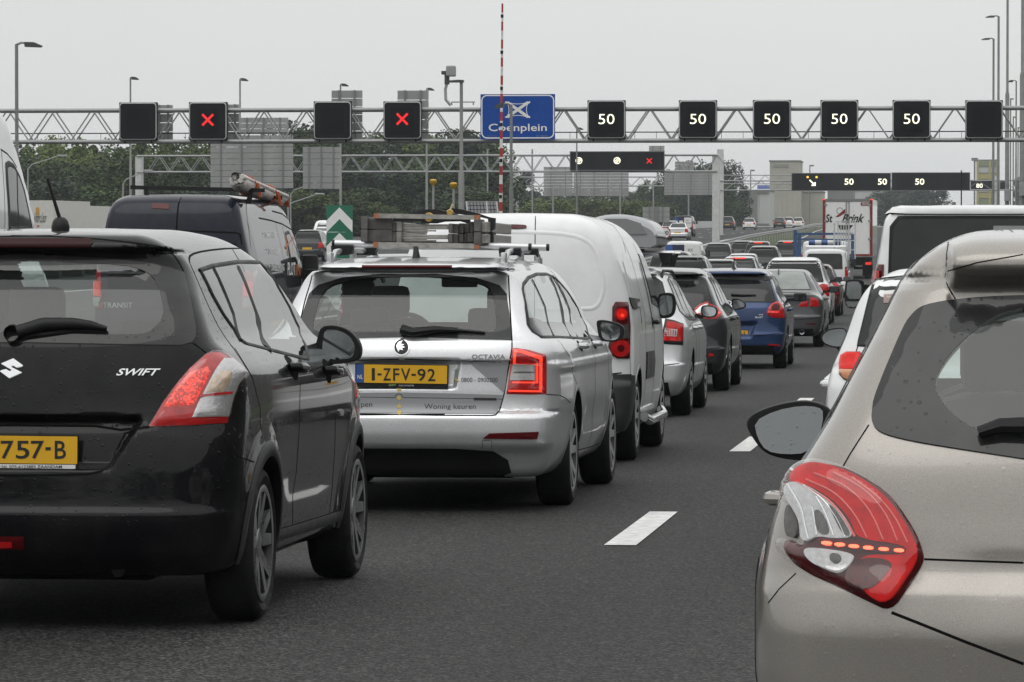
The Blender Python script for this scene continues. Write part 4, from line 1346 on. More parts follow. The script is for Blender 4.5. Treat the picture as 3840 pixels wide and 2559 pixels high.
 # lower bumper in black, exhaust side
 c.patch('diffuser', [(-.62, .20), (.62, .20), (.60, .30), (.52, .352), (.3, .366), (-.3, .366), (-.52, .352), (-.60, .30)], M_under, view='rear', off=.006, step=.04)
 xs_ = np.linspace(-.60, .60, 13); n_ = np.abs(xs_) / c.hw; bw_ = .05 * n_ ** 2 + .10 * n_ ** 6
 V = [(x, .262 + b, 1.3835) for x, b in zip(xs_, bw_)] + [(x, .40 + b, 1.3815) for x, b in zip(xs_, bw_)]
 V += [(x, y, z + .003) for x, y, z in V]
 F = []
 for i in range(12): F += [(i, i + 13, i + 14, i + 1), (26 + i, 27 + i, 40 + i, 39 + i), (i, i + 1, i + 27, i + 26)]
 mesh_obj('spoiler_underside', V, F, M_trim, c.root)
 c.patch('brake_lamp', [(-.26, 1.392), (.26, 1.392), (.26, 1.404), (-.26, 1.404)], M_reddark, view='rear', off=.004, step=.05)
 handles(c, (1.50, 2.42), M_silver, .93)
 wing_mirror(c, H_((875, 150), (900, 132), (960, 132), (1100, 165), (1150, 205), (1150, 270), (1110, 330), (1050, 348), (960, 345), (905, 325), (890, 240)),
    H_((920, 165), (960, 152), (1090, 185), (1112, 215), (1108, 280), (1080, 325), (1000, 335), (940, 315), (925, 240)), 3.18, M_trim, .17,
    H_((790, 290), (900, 290), (960, 345), (850, 362)))
 # roof rails
 for sd in (-1, 1):
  m = MB()
  pts = []
  for y in np.linspace(.55, 3.0, 14):
   x = .51 * sd
   z = c.hit([(x, y)], 'top')[0][2]
   pts.append((x, y, z + (.055 if .75 < y < 2.8 else -.005)))
  m.tube(pts, .017, 8)
  for y in (.72, 1.65, 2.75):
   z = c.hit([(.51 * sd, y)], 'top')[0][2]
   m.box((.51 * sd, y, z + .025), (.03, .10, .07), .01)
  m.build('roof_rail', M_railm, c.root, True)
 zb = c.eye[2]
 for yb, u0, u1, v in ((1.15, 245, 1500, 372), (2.15, 380, 1612, 385)):
  e = c.on_plane(A((u0, 358 if yb < 2 else 372), (u1, v + 10 if yb < 2 else v)), yb)
  a, b = Vector(e[0]), Vector(e[1])
  m = MB(); d = (b - a)
  m.tube([a + d * .012, a + d * .5, b - d * .012], .022, 10); bar = m.build('roof_bar', M_railm, c.root, True)
  m = MB(); m.tube([a, a + d * .014], .023, 10); m.tube([b, b - d * .014], .023, 10); m.build('end_cap', M_trim, bar, True)
  for sd in (-1, 1):
   p = a + d * ((.50 * sd - a.x) / d.x)
   rz = c.hit([(.51 * sd, yb)], 'top')[0][2]
   m = MB(); m.prism([(p.x - .065, p.z - .015), (p.x + .065, p.z - .015), (p.x + .06, p.z - .06), (.51 * sd + .04, rz + .03), (.51 * sd - .04, rz + .03), (p.x - .06, p.z - .06)], yb - .045, yb + .045, 'y'); m.build('bar_foot', M_trim, bar)
 f = c.hit([(-.03, .95)], 'top')[0]
 m = MB(); m.prism([(.82, f[2] - .005), (1.02, f[2] - .005), (.98, f[2] + .02), (.90, f[2] + .065), (.885, f[2] + .065), (.86, f[2] + .02)], f[0] - .012, f[0] + .012, 'x'); m.build('roof_aerial', M_trim, c.root)
 # gaps
 c.gap(A((1356, 560), (1362, 700), (1378, 970)) + A((1378, 1020), (1350, 1180), (1330, 1300)) + B((1325, 480), (1300, 570), (1275, 600), (1250, 604), (900, 602), (400, 592)), .008, mirror=True)
 c.gap(A((700, 1088), (1000, 1098), (1362, 1108)), .007, mirror=True)
 c.gap(H_((388, 862), (520, 870), (580, 900), (622, 945)), .006, mirror=True)
 c.gap(q(H_, (500, 330), (560, 410), (620, 500), (640, 640), (690, 760)), .006, view='right'); c.gap(q(H_, (500, 330), (560, 410), (620, 500), (640, 640), (690, 760)), .006, view='left')
 for vw in ('right', 'left'):
  c.gap([(2.30, 1.40), (2.27, 1.0), (2.25, .6), (2.27, .3)], .007, view=vw)
  c.gap([(1.62, .30), (2.6, .285), (3.28, .28), (3.36, .6), (3.36, 1.0)], .007, view=vw)
  c.ribbon('sill_trim', [(1.55, .235), (3.3, .225)], .03, M_under, view=vw, off=.004)
 c.finish()
 c.arch_lips(M_silver, .03, .004)
 c.wheels(.235, .205, 'five')
 m = MB(); m.box((0, 2.3, .24), (1.45, 4.0, .06)); m.tube([(-.45, .3, .26), (.5, .32, .25)], .05, 10); m.build('underbody', M_under, c.root)
 cabin(c, [(-.36, 2.25), (.36, 2.25)], 1.35, True, 3.15, .95, .64)
 return c

def box_px(m, F, y0, dy, u0, v0, u1, v1, c, bev=.004):
 """a box whose rear face covers the pixel rectangle at local plane y0"""
 p = c.on_plane(F((u0, v0), (u1, v1)), y0)
 a, b = p[0], p[1]
 m.box(((a[0] + b[0]) / 2, y0 + dy / 2, (a[2] + b[2]) / 2), (abs(b[0] - a[0]), dy, abs(b[2] - a[2])), bev)

def build_ladder(c):
 """the folded ladder strapped on the estate's roof bars, built in the car's frame"""
 F = lambda *p: tr(1250, 740, .3825, p)
 r = empty('folding_ladder', c.root.location, 'folded aluminium ladder with orange end caps strapped on the silver estate', 'ladder', None, c.root.rotation_euler)

 class K: pass
 m_al = simple('weathered_aluminium', (.36, .35, .33), .5, metal=.45, var=.25, scale=25)
 m_gr = simple('grey_rubber_rail', (.115, .11, .105), .7, var=.35, scale=22, bump=.3, bscale=70)
 m_lt = simple('pale_rung', (.52, .50, .47), .45, metal=.3, var=.15, scale=20)
 m_or = simple('orange_cap', (.36, .15, .075), .6, var=.25, scale=30)
 m_st = simple('black_strap', (.008, .008, .009), .6)
 m_wh = simple('yellow_wheel', (.50, .31, .06), .5)
 for (u0, v0, u1, v1, sl) in ((395, 440, 1437, 490, 16), (400, 160, 1438, 204, 18)):
  p = c.on_plane(F((u0, (v0 + v1) / 2), (u1, (v0 + v1) / 2 + sl)), 1.02)
  a, b = Vector(p[0]), Vector(p[1]); d = b - a
  h = (v1 - v0) * .3825 / FPX * (Yoct(c) + 1.02)
  m = MB(); m.bar(a + d * .05, b - d * .05, .05, h); bm = m.build('crossbar', m_al, r)
  for t0, t1 in ((0, .05), (.95, 1)):
   m = MB(); m.bar(a + d * t0, a + d * t1, .054, h * 1.12); m.build('end_cap', m_or, bm)
 for (u0, v0, u1, v1, mt, y0, dy) in ((270, 190, 335, 316, m_gr, 1.0, 1.5), (333, 205, 577, 316, m_gr, 1.05, .1), (268, 318, 335, 438, m_gr, 1.0, 1.5), (333, 322, 577, 438, m_gr, 1.05, .1),
                                       (573, 245, 614, 338, m_gr, 1.06, 1.2), (573, 340, 614, 438, m_gr, 1.06, 1.2),
                                       (614, 248, 672, 338, m_al, 1.07, 1.2), (612, 340, 668, 448, m_al, 1.07, 1.2),
                                       (1128, 258, 1168, 352, m_gr, 1.0, 1.3), (1170, 262, 1224, 354, m_gr, 1.04, 1.2), (1228, 256, 1278, 352, m_gr, 1.06, 1.2), (1282, 256, 1334, 350, m_gr, 1.08, 1.2), (1338, 240, 1374, 350, m_gr, 1.06, 1.2),
                                       (1122, 356, 1166, 448, m_gr, 1.0, 1.3), (1168, 360, 1220, 456, m_gr, 1.04, 1.2), (1224, 358, 1276, 446, m_gr, 1.06, 1.2), (1280, 356, 1310, 446, m_gr, 1.08, 1.2), (1312, 352, 1374, 446, m_gr, 1.06, 1.2),
                                       (1376, 216, 1446, 338, m_gr, .99, .2), (1376, 344, 1446, 466, m_gr, .99, .2),
                                       (1448, 240, 1512, 344, m_al, 1.05, 1.3), (1448, 360, 1512, 452, m_al, 1.05, 1.3)):
  m = MB(); box_px(m, F, y0, dy, u0, v0, u1, v1, c, .006); m.build('rail', mt, r)
 for (u0, v0, u1, v1) in ((672, 266, 1126, 290), (672, 292, 1122, 316), (668, 370, 1122, 386), (668, 388, 1120, 412), (700, 322, 1000, 336), (690, 420, 1000, 436)):
  m = MB(); box_px(m, F, 1.12, .05, u0, v0, u1, v1, c, .003); m.build('rung', m_lt if v0 < 400 else m_al, r)
 # strap: two black humps, hook at the end, two round wheels
 for pts, y, nm in (([(578, 210), (740, 160), (905, 122), (1010, 118), (1090, 135), (1210, 170), (1330, 196), (1330, 262), (1240, 236), (1080, 240), (1000, 258), (900, 256), (850, 238), (578, 236)], 1.10, 'strap'),
                       ([(1060, 118), (1150, 105), (1260, 120), (1420, 160), (1520, 195), (1580, 205), (1575, 310), (1545, 330), (1520, 300), (1516, 215), (1440, 196), (1240, 168)], 1.2, 'strap')):
  o = c.plate_px(nm, F(*pts), y, m_st, .08, r)
 hk = c.plate_px('strap_hook', F((1530, 330), (1565, 345), (1568, 430), (1560, 455), (1525, 455), (1545, 420), (1530, 380), (1515, 360)), 1.2, m_st, .05, r)
 for u, v, rr in ((933, 196, .027), (1140, 150, .018)):
  p = c.on_plane(F((u, v)), 1.0)[0]
  m = MB(); m.lathe([(.001, 0), (rr * .9, 0), (rr, .012), (rr, .04), (.001, .05)], tuple(p), 'y', 20); m.build('wheel', m_wh, r, True)
 p = c.on_plane(F((1115, 140), (1150, 118), (1165, 80), (1175, 72)), 1.15)
 m = MB(); m.tube([tuple(v) for v in p], .006, 6); m.build('cord', MAT.setdefault('cord', simple('cord', (.6, .55, .3), .7)), r, True)

def Yoct(c): return c.root.location.y
# ------------------------------------------------------------------ taupe hatchback close at the right edge
M_taupe = paint('taupe_paint', (.33, .308, .285), .55, .30, 1., flake=.12, dirt=.06, drops=.10)

M_led = simple('brake_diode_glow', (1, .2, .1), .3, emit=(1, .085, .035), es=3.2)

M_wetmirror = paint('wet_mirror', (.20, .21, .215), 1., .12, 0., drops=.14, dirt=.0)

def build_peugeot():
 tail = [(0., .14), (.25, .05), (.38, .0), (.52, .0), (.62, .018), (.68, .05), (.78, .075), (.90, .105), (1.0, .15), (1.2, .285), (1.315, .365), (1.332, .352), (1.352, .305), (1.375, .28), (1.40, .275), (1.5, .31), (1.7, .5)]
 Ro = pchip(*zip(*tail)); Rn = pchip(*zip(*(tail[:11] + [(1.36, .392), (1.42, .42), (1.5, .46), (1.7, .6)])))
 sp = dict(L=3.96,
              top=[(-.2, 1.38), (.22, 1.425), (.5, 1.452), (1.1, 1.468), (1.8, 1.455), (2.2, 1.40), (2.55, 1.27), (2.9, 1.08), (3.05, 1.0), (3.4, .92), (3.75, .80), (3.96, .65), (4.2, .5)],
              tail=tail,
              side=[(.0, .70), (.18, .80), (.30, .845), (.45, .868), (.60, .868), (.72, .852), (.81, .828), (.87, .797), (.93, .757), (1.02, .700), (1.11, .652), (1.2, .603), (1.28, .562), (1.36, .520), (1.42, .48), (1.5, .41), (1.7, .2)],
              plan=[(-.2, .92), (0, .945), (.3, .985), (.8, 1.0), (2.2, 1.0), (3.0, .985), (3.6, .92), (3.96, .80), (4.2, .6)],
              wheels=[(.62, .305), (3.15, .305)], wz=.305, track=.755, bot=.2, rk=(.13, .10, .3, .06), bow=(.05, .12), crown=.03,
              carve=lambda x, z: (Rn(z) - Ro(z)) * smoothstep(.405, .427, np.abs(x)) + .008 * smoothstep(.50, .68, z) * (1 - smoothstep(.685, .74, z)) * (1 - smoothstep(.30, .46, np.abs(x))),
              bulge=lambda y, z: .012 * np.exp(-((np.hypot(y - .62, z - .3) - .39) / .05) ** 2))
 Yr = 9.97
 c = Car('taupe_hatchback', sp, .398, Yr, 'taupe hatchback with lit row of red brake diodes, closest car and cut by the frame', 'car', 'cars in the camera lane')
 A = lambda *p: tr(2700, 1400, .7393, p)
 B = lambda *p: tr(3000, 700, .5103, p)
 ext = lambda *p: list(p)
 ch = lambda p: chaikin(p, 2, False)

 def symL(pts):
  H = c.hit_px(pts); a = [(-abs(h[0]), h[2]) for h in H]
  return a + [(-x, z) for x, z in reversed(a)]
 glass_o = symL(ch(B((1640, 800), (1400, 808), (1140, 832), (950, 868), (880, 895), (830, 940), (770, 1020), (640, 1320), (545, 1560)) + A((775, 180), (768, 240), (792, 290), (860, 320), (1000, 352), (1250, 392), (1540, 436))))
 clear = symL(ch(B((1640, 905), (1500, 935), (1390, 985), (1200, 1130), (1060, 1290), (995, 1420), (1000, 1530)) + A((1095, 90), (1150, 185), (1240, 258), (1340, 305), (1540, 335))))
 side_l = [(.62, 1.02), (.66, 1.15), (.80, 1.30), (1.0, 1.375), (1.7, 1.39), (2.05, 1.345), (2.5, 1.13), (2.68, 1.0), (2.0, .95), (1.2, .97)]
 tail_r = [(0, .56), (.50, .565), (.56, .66), (.60, .72), (.72, .86), (.70, 1.0), (.62, 1.08), (.55, 1.3), (.52, 1.44), (0, 1.44)]
 door_r = [(1.05, .9), (1.1, .5), (1.12, .3), (1.76, .3), (1.78, 1.42), (.9, 1.38), (.75, 1.1)]
 door_f = [(1.78, .3), (2.76, .3), (2.85, .9), (2.3, 1.36), (1.8, 1.42)]
 grids = (axis_grid([-.96, (-.2, .013), (.96, .04)]), axis_grid([-.06, (.5, .012), (1.2, .02), (4.05, .04)]), axis_grid([.14, (1.54, .014)]))
 c.shell(M_taupe, grids, holes=[(clear, 'rear'), (side_l, 'side'), ([(-1, 1.04), (.62, 1.04), (.50, 1.36), (.2, 1.41), (-1, 1.41)], 'rear', 'front')],
   parts=[('tailgate', tail_r, 'rear'), ('rear_door', door_r, 'left'), ('front_door', door_f, 'left'), ('rear_door', door_r, 'right'), ('front_door', door_f, 'right'),
                   ('rear_bumper', [(-.1, .1), (.27, .1), (.30, .5), (.34, .66), (.16, .62), (.1, .565), (-.1, .56)], 'bumper')])
 w = c.patch('rear_window', clear, M_rglass, view='rear', step=.05, off=.003, rim=0)
 c.patch('frit_border', glass_o, M_frit, view='rear', holes=[clear], off=.005, step=.035, parent=w)
 windscreen(c, [(.64, 1.03), (.52, 1.36), (.2, 1.42)])
 for vw in ('left', 'right'):
  fr = c.patch('side_window', side_l, M_glass, view=vw, step=.07, off=.001, rim=0)
  c.ribbon('window_seal', side_l, .025, M_trim, fr, view=vw, closed=True, off=.006)
  c.ribbon('window_divider', [(1.72, 1.39), (1.75, .96)], .08, M_trim, fr, view=vw, off=.007)
 LAMP = A((400, 520), (430, 490), (480, 466), (540, 462), (640, 482), (740, 532), (860, 612), (942, 722), (1002, 822), (1036, 920), (1030, 970), (960, 1080), (868, 1213), (750, 1158), (600, 1083), (450, 1018), (380, 968), (335, 905), (332, 870), (345, 846), (372, 848), (420, 880), (438, 850), (432, 770), (412, 705), (352, 650), (362, 590))
 l1, l2 = c.patch2('tail_lamp', LAMP, M_reddark, off=.005, bulge=.022, bw=110, rim=.03, step=14, smooth_it=2)

 def sub(nm, ol, mt, of=.030, sm=2, step=11):
  a, b = c.patch2(nm, ol, mt, off=of, rim=.006, step=step, smooth_it=sm); a.parent = l1; b.parent = l2
 sub('upper_red_lens', A((412, 525), (480, 482), (545, 478), (640, 500), (740, 550), (850, 630), (925, 730), (985, 830), (1015, 915), (985, 1010), (860, 1190), (745, 1130), (700, 1050), (720, 930), (950, 935), (955, 880), (712, 850), (690, 780), (640, 700), (560, 625), (460, 575), (400, 580)), M_redbright, .031)
 M_ridge = simple('red_ridge', (.62, .05, .04), .2, coat=1., emit=(1, .12, .08), es=.18)
 for ln in (A((480, 560), (600, 610), (700, 720), (760, 845)), A((520, 530), (650, 575), (770, 690), (840, 855)), A((600, 520), (740, 590), (850, 710), (910, 860)), A((440, 575), (560, 640), (640, 730), (700, 840)), A((690, 545), (820, 640), (900, 740), (960, 870))):
  a = c.ribbon('lens_ridge', ln, .014, M_ridge, l1, off=.036, sm=2, height=.002)
 sub('clear_lens', A((385, 585), (445, 572), (525, 612), (602, 680), (655, 745), (702, 842), (600, 848), (515, 834), (470, 862), (442, 850), (442, 770), (415, 700), (375, 640)), M_clear, .033)
 sub('side_notch', A((352, 680), (376, 670), (402, 714), (413, 780), (396, 838), (372, 836), (352, 828), (342, 760)), M_smoke, .012)
 for ln in (A((470, 590), (540, 640), (600, 720), (640, 800), (655, 842)), A((400, 590), (455, 690), (465, 780), (480, 850)), A((520, 640), (560, 720), (600, 835)), A((500, 690), (510, 760), (518, 830))):
  c.ribbon('chrome_edge', ln, .009, M_chrome, l1, off=.037, sm=2, height=.003)
 sub('bulb_recess', A((505, 700), (545, 710), (590, 830), (520, 828)), M_smoke, .036)
 sub('bulb_recess', A((570, 670), (600, 690), (660, 780), (685, 838), (640, 830)), M_smoke, .036)
 sub('light_bar', A((515, 844), (560, 846), (950, 882), (948, 938), (700, 905), (530, 872)), M_reddark, .036)
 for (u, v) in ((570, 873), (632, 881), (700, 890), (770, 898), (845, 905), (920, 912)):
  sub('brake_diode', A((u - 24, v - 9), (u + 24, v - 7), (u + 24, v + 11), (u - 24, v + 9)), M_led, .040, 1, 6)
 sub('lower_clear_lens', A((452, 897), (530, 897), (700, 926), (690, 970), (630, 1042), (560, 1022), (470, 962)), M_clear, .034)
 sub('indicator_bulb', A((585, 925), (630, 930), (640, 965), (610, 990), (580, 965)), M_smoke, .037, 1)
 sub('fog_recess', A((700, 945), (905, 960), (840, 1080), (760, 1125), (690, 1100), (640, 1080)), MAT.setdefault('deep_red', simple('deep_red', (.075, .008, .007), .4, coat=.3, spec=.2, var=.5, scale=60)), .034)
 ga, gb = c.patch2('outer_lens', LAMP, M_outer, off=.030, bulge=.026, bw=150, rim=.02, step=14, smooth_it=2); ga.parent = l1; gb.parent = l2
 # wiper, mirror, gaps
 m = MB(); p = [Vector(v) for v in c.hit_px(A((1310, 300), (1420, 265), (1540, 265)))]; o = Vector((0, -.03, .0))
 m.tube([p[0] + o, p[1] + o * 1.2, p[2] + o * 1.2, p[2] + o + Vector((.25, 0, .02))], [.014, .018, .02, .02], 8); m.build('rear_wiper', M_trim, c.root, True)
 wing_mirror(c, A((128, 262), (150, 212), (260, 165), (400, 137), (490, 146), (550, 175), (585, 230), (560, 330), (500, 430), (430, 448), (300, 432), (220, 402), (168, 335)),
    A((172, 245), (280, 190), (410, 165), (500, 172), (528, 200), (505, 330), (440, 405), (330, 412), (235, 395), (190, 330)), 2.20, M_trim, .17, A((480, 200), (640, 230), (640, 330), (500, 400)), tilt=math.radians(8), gmat=M_wetmirror)
 c.gap(A((1036, 944), (1200, 950), (1540, 962)), .005, mirror=True)
 c.gap(A((870, 1214), (1000, 1265), (1250, 1365), (1540, 1475)), .007, mirror=True)
 c.gap(A((625, 472), (660, 410), (755, 262)), .0035, mirror=True)
 c.gap(A((385, 1015), (300, 1095), (245, 1165)), .0035, mirror=True)
 c.gap(B((1090, 410), (1078, 500), (1072, 620), (1066, 680), (1100, 760), (1142, 828)), .004, mirror=True)
 c.gap(B((1085, 622), (1300, 560), (1640, 500)), .003, mirror=True)
 for vw in ('left', 'right'):
  c.gap([(1.78, 1.38), (1.75, .9), (1.74, .32)], .007, view=vw)
 c.finish()
 handles(c, (1.28,), M_taupe, .775)
 c.arch_lips(M_taupe, .03, .004)
 c.wheels(.20, .195, 'seven')
 m = MB(); m.box((0, 2, .24), (1.35, 3.4, .06)); m.build('underbody', M_under, c.root)
 cabin(c, [(-.27, 2.0), (.33, 2.0)], 1.05, False, 2.75, .88, .60, sw=.36, st=1.03)
 m = MB(); m.box((0, 1.05, .66), (1.15, .16, .5), .06); m.build('rear_seat', M_seat, c.root, True)
 return c

# ------------------------------------------------------------------ the other vehicles
M_whitep = paint('white_paint', (.84, .845, .85), 0., .35, .8, dirt=.17)
M_navy = paint('navy_paint', (.010, .0125, .024), .1, .38, 1., dirt=.12, cior=1.3)
M_darkgrey = paint('dark_grey_paint', (.035, .036, .039), .4, .33, 1., flake=.3, dirt=.12)
M_bluep = paint('blue_paint', (.024, .050, .130), .45, .33, 1., flake=.3, dirt=.10)
M_greyp = paint('grey_paint', (.085, .085, .09), .5, .32, 1., flake=.2, dirt=.12)
M_redp = paint('dark_red_paint', (.085, .018, .016), .3, .33, 1., dirt=.15)
M_midgrey = paint('mid_grey_paint', (.24, .245, .25), .5, .34, 1., dirt=.12)
M_beige = paint('beige_paint', (.42, .40, .36), .4, .35, 1., dirt=.12)

def gen_spec(kind, L, W, H, wb, ro, wr=.31):
 h = W / 2
 if kind in ('hatch', 'suv', 'estate'):
  b = .63 * H if kind != 'suv' else .60 * H
  top = [(-.2, H * .935), (.2, H * .962), (.55, H * .985), (1.2, H), (2.0, H * .995), (.52 * L + .15, H * .93), (.62 * L, H * .82), (.74 * L, b + .06), (.80 * L, b), (.92 * L, b * .9), (.985 * L, b * .74), (L + .2, b * .5)]
  tail = [(0, .16), (.22, .06), (.36, .0), (b - .42, .0), (b - .38, .03), (b - .05, .07), (b + .02, .11), (b + .2, .20), (H * .915, .36 if kind != 'suv' else .28), (H * .928, .34), (H * .94, .25), (H * .97, .24), (H + .1, .4)]
 elif kind == 'saloon':
  b = .66 * H
  top = [(-.2, b + .03), (.10, b + .05), (.45, b + .06), (.62, b + .10), (.95, b + .30), (1.25, H * .96), (1.7, H), (2.3, H * .995), (.60 * L, H * .94), (.68 * L, H * .84), (.77 * L, b + .04), (.84 * L, b - .02), (.94 * L, b * .88), (.99 * L, b * .7), (L + .2, b * .5)]
  tail = [(0, .16), (.22, .06), (.36, .0), (.55, .0), (.60, .03), (b - .03, .05), (b + .02, .03), (b + .05, .04), (b + .12, .10), (H + .1, .3)]
 else:
  b = .58 * H
  top = [(-.2, H * .985), (.15, H * .992), (.8, H), (L - 2.0, H), (L - 1.6, H * .965), (L - 1.1, H * .75), (L - .85, b), (L - .35, b * .85), (L - .05, b * .65), (L + .2, b * .4)]
  tail = [(0, .16), (.25, .03), (.36, .0), (.55, .0), (.60, .035), (b, .045), (H * .9, .085), (H * .97, .10), (H + .1, .18)]
 vn = kind == 'van'
 side = [(0, h * .76), (.2, h * .89), (.32, h * .955), (.5, h * .99), (.72, h), (b - .12, h * .985), (b - .04, h * .955), (b + .05, h * (.955 if vn else .885)), (H * .85, h * (.88 if vn else .745)), (H * .95, h * (.83 if vn else .66)), (H + .06, h * .6), (H + .3, h * .3)]
 plan = [(-.2, .92), (0, .94), (.3, .985), (.8, 1), (.7 * L, 1), (.85 * L, .975), (.95 * L, .9), (L, .82), (L + .2, .6)]
 return dict(L=L, top=top, tail=tail, side=side, plan=plan, wheels=[(ro, wr), (ro + wb, wr)], wz=wr, track=h - .115, bot=.2 if kind != 'suv' else .24, rk=(.12 if not vn else .14, .09, .3, .06), bow=(.035, .09) if not vn else (.02, .05), belt_z=b, kind=kind, H=H, W=W)

def generic(name, label, cat, group, kind, X, Y, L, W, H, wb, ro, mat, wr=.31, res=.03, glassm=None, lampm=None, lamps=None, plate=True, z=None, yaw=0., rearglass=True, spec=None, sidewin=True, brake=None, rim=None, lips=True, mirrors=True, edit=None):
 sp = gen_spec(kind, L, W, H, wb, ro, wr)
 if edit: sp.update(edit)
 c = Car(name, sp, X, Y, label, cat, group, z=z, yaw=yaw)
 gm = glassm or M_tglass
 b, h = sp['belt_z'], W / 2
 r = res
 g = (axis_grid([-h - .08, (h + .08, r)]), axis_grid([-.08, (.6, r * .8), (1.4, r), (L + .08, r * 1.8)]), axis_grid([.12, (H + .08, r)]))
 c.shell(mat, g)
 vn = kind == 'van'
 if rearglass:
  if kind == 'saloon':
   half = [(0, b + .10), (h * .70, b + .11), (h * .66, b + .2), (h * .56, H * .955), (0, H * .965)]
  elif vn:
   half = [(0, b + .02), (h * .74, b + .02), (h * .72, H * .85), (h * .66, H * .90), (0, H * .90)]
  else:
   half = [(0, b + .045), (h * .78, b + .05), (h * .79, b + .08), (h * .68, H * .89), (h * .60, H * .922), (0, H * .926)]
  full = half[1:] + [(-x, z_) for x, z_ in reversed(half[1:])]
  w = c.patch('rear_window', full, gm, view='rear', off=.006, step=.06)
  c.ribbon('window_seal', full, .02, M_trim, w, view='rear', closed=True, off=.008)
 wsz = [(h * .74, b + .08), (h * .60, H * .93), (h * .3, H * .965)]
 windscreen(c, wsz, M_dglass)
 if sidewin and not vn:
  y0 = .75 if kind != 'saloon' else 1.05
  so = [(y0, b + .10), (y0 + .05, b + .2), (y0 + .28, H * .90), (1.5, H * .925), (.52 * L, H * .90), (.62 * L, H * .77), (.70 * L, b + .03), (.5 * L, b), (1.4, b + .01)]
  for vw in ('right', 'left'):
   w = c.patch('side_window', so, gm, view=vw, off=.004, step=.09)
   c.ribbon('window_seal', so, .022, M_trim, w, view=vw, closed=True, off=.007)
   for yy, wd in ((y0 + .55, .03), (.46 * L, .09)):
    c.ribbon('window_divider', [(yy + .05, H * .91), (yy, b + .02)], wd, M_trim, w, view=vw, off=.008)
   c.gap([(.46 * L, H * .9), (.45 * L, b - .2), (.45 * L, .3)], .008, view=vw)
   c.gap([(y0 + .35, H * .88), (y0 + .25, b), (ro + wr + .22, .8), (ro + wr + .25, .3)], .008, view=vw)
  handles(c, (y0 + .55, .46 * L + .12), mat, b - .07, cup=False)
 elif vn and sidewin:
  so = [(L - 2.15, b + .05), (L - 2.12, H * .86), (L - 1.75, H * .86), (L - 1.35, H * .74), (L - 1.0, b + .07)]
  for vw in ('right', 'left'):
   w = c.patch('side_window', so, gm, view=vw, off=.004, step=.09)
   c.ribbon('window_seal', so, .03, M_trim, w, view=vw, closed=True, off=.007)
   c.gap([(L - 2.2, H * .9), (L - 2.2, .35)], .009, view=vw)
   c.gap([(.12, H * .55), (L - 2.3, H * .55)], .02, view=vw)
 lm = lampm or M_red
 if lamps is None:
  lp = [(h * .66, b - .30), (h * .95, b - .30), (h * .95, b - .02), (h * .78, b + .01), (h * .68, b - .02)] if not vn else [(h * .84, b - .45), (h * .97, b - .45), (h * .95, b + .12), (h * .84, b + .10)]
  c.patch2('tail_lamp', lp, lm, view='rear', off=.008, bulge=.012, bw=.05, step=.035)
 else:
  for ol, m_, nm in lamps: c.patch2(nm, ol, m_, off=.008, bulge=.010, bw=14, step=6, rim=.02)
 if brake is not None:
  c.patch('brake_lamp', [(-.2, H * .935), (.2, H * .935), (.2, H * .952), (-.2, H * .952)], brake, view='rear', off=.006, step=.05)
 if plate:
  zz = b - .32 if kind != 'hatch' else .58
  m = MB(); m.box((0, .0, 0), (.52, .012, .11)); p = m.build('number_plate', M_yellow, c.root)
  hy = c.hit([(0, zz)], 'rear')[0]; p.location = (0, hy[1] - .008, zz)
 lo = [(-h * .80, .22), (h * .80, .22), (h * .78, .34), (-h * .78, .34)]
 c.patch('lower_bumper', lo, M_under, view='rear', off=.006, step=.06)
 c.gap([(-h * .9, b - .40), (-h * .5, b - .44), (h * .5, b - .44), (h * .9, b - .40)], .010, view='rear')
 if mirrors:
  for sd in (-1, 1):
   m = MB(); yy = .66 * L if not vn else L - 1.35
   m.box((sd * (h + .10), yy, b + .10 + (.12 if vn else 0)), (.20, .10, .13 if not vn else .34), .04)
   m.bar((sd * (h - .12), yy + .04, b + .05), (sd * (h + .05), yy + .02, b + .07), .04)
   o = m.build('wing_mirror', M_trim, c.root, True)
   m = MB(); m.box((sd * (h + .10), yy - .052, b + .10 + (.12 if vn else 0)), (.16, .006, .10 if not vn else .28), .002); m.build('mirror_glass', M_dglass, o)
 c.finish()
 if lips: c.arch_lips(mat, .03, .004)
 c.wheels(wr * .70, .2, 'five', rim)
 m = MB(); m.box((0, L / 2, .25), (W * .8, L * .85, .08)); m.build('underbody', M_under, c.root)
 return c

